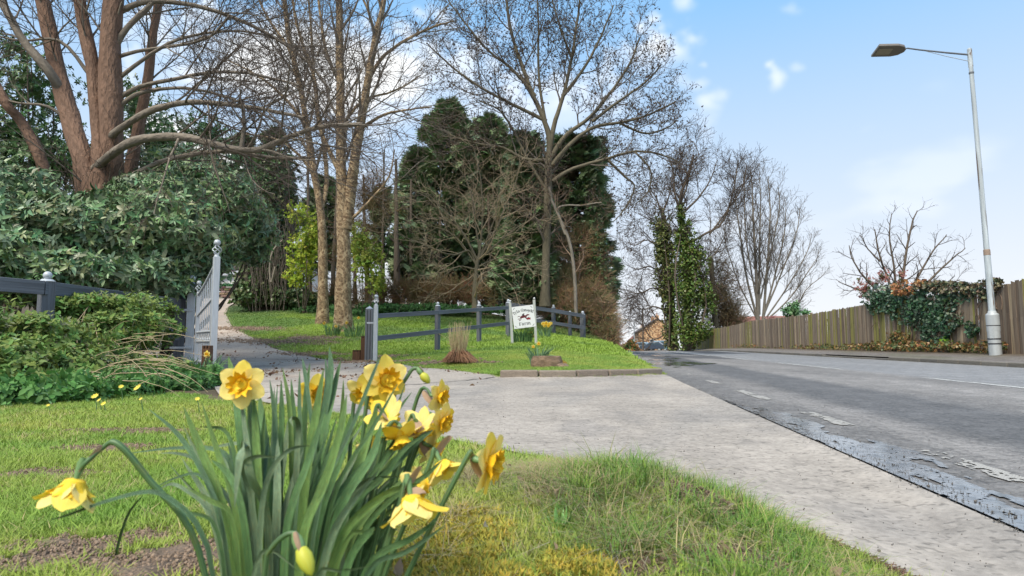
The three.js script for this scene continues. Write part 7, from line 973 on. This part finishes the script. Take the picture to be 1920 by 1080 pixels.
  // flowers: px, py, Z, width px, facing, neck px, py, root px
  const F = [
    [454, 720, 0.88, 80, V(0.02, -0.02, 1), [466, 706, 0.91], 480, { spin: 0.0, double: 4 }], [594, 738, 1.1, 62, V(0.55, -0.15, 0.8), [610, 716, 1.13], 585, {}], [722, 712, 0.98, 82, V(0.62, -0.06, 0.75), [700, 690, 1.0], 640, { double: 7 }], [688, 736, 1.03, 66, V(-0.15, -0.35, 0.75), [672, 718, 1.06], 630, { deep: 1 }],
    [822, 744, 1.06, 56, V(0.9, -0.16, 0.4), [790, 730, 1.08], 690, { double: 7 }], [724, 780, 0.94, 70, V(0.3, -0.55, -0.55), [706, 764, 0.93], 640, { reflex: 0.4 }], [828, 790, 0.97, 62, V(0.8, -0.3, 0.4), [796, 780, 0.98], 680, { double: 8 }], [752, 818, 0.9, 76, V(0.2, -0.75, 0.3), [728, 800, 0.9], 640, { reflex: 0.3 }], [788, 800, 0.93, 70, V(0.35, -0.6, -0.5), [770, 784, 0.93], 660, { reflex: 0.5 }],
    [694, 853, 1.0, 62, V(0.75, -0.1, 0.6), [672, 836, 1.02], 640, {}], [812, 838, 0.95, 62, V(0.7, -0.3, -0.3), [788, 826, 0.95], 670, { reflex: 0.4 }], [826, 866, 0.84, 86, V(0.45, -0.8, 0.25), [810, 858, 0.84], 660, { reflex: -0.7 }], [914, 868, 0.8, 108, V(0.93, -0.2, 0.32), [880, 850, 0.8], 670, { double: 6, spin: 0.25 }],
    [770, 930, 0.76, 124, V(0.22, -0.92, 0.2), [752, 938, 0.76], 650, { reflex: -0.75, spin: 0.3 }], [782, 912, 0.82, 62, V(0.5, -0.3, -0.75), [760, 918, 0.82], 650, { reflex: 0.5 }], [142, 900, 0.72, 124, V(-0.2, -0.9, 0.12), [163, 872, 0.72], 440, { reflex: -0.8, spin: 0.5 }],
  ];
  F.forEach(([px, py, Z, w, f, nk, rx, o], k) => { const p = W(px, py, Z), sz = (w < 80 ? 0.98 : 0.94) * w * Z / FPX; daffodil(cl, p, f, sz, 400 + k, o); if (k < 15) neckStem(cl, root(rx, Z), W(...nk), p, f, sz); });
  { const m = new MB(), p = smoothPath([root(440, 0.76), W(360, 1000, 0.75), W(280, 900, 0.74), W(228, 838, 0.73), W(210, 829, 0.73), W(192, 840, 0.73), W(162, 866, 0.72), W(151, 880, 0.72)], 40); m.tube(p, p.map((q, k) => (k < 24 ? 0.0036 : 0.0025)), 8); m.build('stem', stemM, cl); const s = mesh('papery_sheath', petalGeo(0.034, 0.010, 0.1, 0.2, 0.8), spatheM, cl); s.position.copy(W(196, 838, 0.73)); s.quaternion.copy(qYto(W(158, 878, 0.72).sub(W(196, 838, 0.73)).normalize(), 2.8)); }
  // two buds
  const bud = (pts, tip, r, L) => { const m = new MB(), p = smoothPath(pts.map((q) => W(...q)), 18); p.unshift(root(pts[0][3], pts[0][2])); m.tube(p, p.map(() => 0.0028), 8); m.build('stem', stemM, cl); const e = p[p.length - 1], d = W(...tip).sub(e).normalize(), b = part('bud', cl, e); b.quaternion.copy(qYto(d)); mesh('petals', new THREE.LatheGeometry([[0.1, 0], [0.62, 0.12], [0.95, 0.38], [0.85, 0.66], [0.45, 0.9], [0.02, 1]].map(([x, y]) => new THREE.Vector2(x * r, y * L + L * 0.4)), 14), budM, b); mesh('calyx', new THREE.LatheGeometry([[0.28, -0.05], [0.62, 0.2], [0.66, 0.42], [0.5, 0.56], [0.3, 0.62]].map(([x, y]) => new THREE.Vector2(x * r, y * L)), 12), ovaryM, b); const s = mesh('papery_sheath', petalGeo(L * 0.8, r * 0.9, 0.3, 0.3, 0.7), spatheM, b); s.rotation.y = 1.2; s.position.set(-r * 0.7, 0, 0); };
  bud([[500, 1040, 0.7, 470], [520, 1015, 0.7], [540, 1001, 0.7], [552, 1000, 0.7]], [577, 1060, 0.69], 0.0095, 0.034);
  bud([[740, 740, 1.0, 660], [760, 712, 1.0], [774, 692, 1.0], [782, 690, 1.0]], [800, 712, 1.0], 0.0072, 0.022);
}
// smaller clumps farther off
function clump(label, px, py, Z, spread, h, leaves, flowers, seed, col) {
  const b = at(px, py, Z); b.y = H(b.x, Z) - 0.02; const o = thing('daffodil_clump', label, 'daffodils', b), R = mulberry(seed), m = new MB(), mats = bladeMats[col ?? 0];
  for (let k = 0; k < leaves; k++) { const a = R() * 6.28, r = spread * Math.sqrt(R()) * 0.6, L = h * (0.6 + 0.5 * R()), p0 = V(Math.cos(a) * r, 0, Math.sin(a) * r * 0.7), ln = 0.15 + 0.5 * R(), d = V(Math.cos(a + R()), 0, Math.sin(a + R())), p1 = p0.clone().addScaledVector(d, L * ln * 0.35).add(V(0, L * 0.6, 0)), p2 = p0.clone().addScaledVector(d, L * ln).add(V(0, L * (R() < 0.15 ? 0.6 : 0.97), 0)); m.geom(bladeGeo([p0, p1, p2], 0.016, (R() - 0.5) * 2.5, 5, 0.3)); }
  if (leaves > 0) stuff(m.build('leaves', mats, o));
  for (const [fx, fy, sz, f] of flowers) { const p = at(fx, fy, Z - 0.02).sub(b); daffodil(o, p, f || V(R() - 0.4, -0.15, 0.8), sz, 600 + seed * 20 + (fx | 0), { double: 2 }); const s = new MB(); const q = [V(p.x * 0.6, 0, p.z * 0.6), V(p.x * 0.85, p.y * 0.7, p.z), V(p.x, p.y + 0.03, p.z - 0.03), V(p.x, p.y, p.z - 0.02)]; s.tube(smoothPath(q, 8), Array(9).fill(0.0035), 5); s.build('stem', stemM, o); }
  return o;
}
clump('daffodil clump without many blooms beside the mossy stone on the island', 1009, 683, 10.25, 0.2, 0.34, 70, [[1000, 650, 0.05], [1010, 644, 0.06]], 1, 2);
clump('thick daffodil clump at the foot of the farm sign', 980, 648, 15.4, 0.36, 0.42, 90, [[996, 624, 0.075], [1001, 630, 0.07], [991, 626, 0.06]], 2, 0);
clump('flowering daffodil clump under the rail fence right of the farm sign', 1022, 630, 20, 0.35, 0.36, 50, [[1018, 607, 0.11], [1024, 606, 0.12], [1030, 608, 0.11], [1021, 611, 0.1], [1028, 611, 0.1], [1033, 606, 0.09]], 3, 2);
clump('daffodil leaves between the two lichen trees', 624, 628, 18.6, 0.35, 0.42, 60, [[608, 606, 0.09], [630, 612, 0.08]], 4, 0);
clump('daffodil leaves right of the thick lichen tree', 664, 620, 18.4, 0.45, 0.45, 60, [[672, 596, 0.08], [650, 605, 0.09]], 5, 0);
clump('drooping daffodil clump with one bloom at the foot of the left gate', 384, 706, 8.3, 0.3, 0.3, 60, [[388, 664, 0.075, V(0.05, -0.1, 1)]], 6, 2);
clump('daffodil leaves in the nettles before the left hinge post', 345, 700, 8.6, 0.3, 0.26, 36, [], 7, 0);
{ // small yellow flowers by the bramble
  const R = mulberry(95), pts = [[178, 743, 13], [194, 757, 10], [227, 725, 9], [258, 727, 15], [370, 748, 9], [186, 750, 8], [264, 748, 7], [90, 760, 6]];
  const where = ['large yellow flower low in the nettles, leftmost of the bright ones', 'pale yellow flower in the grass edge under the nettles', 'small yellow flower at the tip of a dead cane', 'broad yellow flower in the nettles below the bramble', 'lone yellow flower at the right end of the nettle patch', 'small pale yellow flower beside the leftmost bright one', 'tiny yellow flower under the broad one', 'tiny yellow flower far left in the lawn edge'];
  pts.forEach(([px, py, w], k) => { let Z = 4.4; for (; Z < 7; Z += 0.02) { const q = at(px, py + 26, Z); if (q.y < H(q.x, Z)) break; } Z = Math.max(4.2, Z - 0.15); const p = at(px, py, Z), g = H(p.x, Z), o = thing('yellow_flower', where[k], 'flower', V(p.x, g, p.z), 'small yellow flowers along the nettles'), y = Math.max(0.03, p.y - g), m = new MB(); m.tube([V(0.02, 0, 0), V(0.01, y * 0.6, 0), V(0, y, 0)], [0.003, 0.003, 0.002], 5); m.build('stem', stemM, o); const r = w * Z / FPX / 2, h = part('bloom', o, V(0, y, 0)); h.rotation.set(0.7, 0, (R() - 0.5) * 0.8); const pg = leafGeo(r * 1.1, r * 0.75, 0.2, -0.15, 3); for (let j = 0; j < 8; j++) { const q = mesh('petal', pg, petalM[j % 2 ? 0 : 2], h); q.rotation.set(0, 0, 0); q.rotateY(j * Math.PI / 4); q.rotateX(1.25); } const c = mesh('centre', new THREE.SphereGeometry(r * 0.32, 8, 6), coronaM[1], h); c.scale.y = 0.5; });
}

renderer.render(scene, camera);
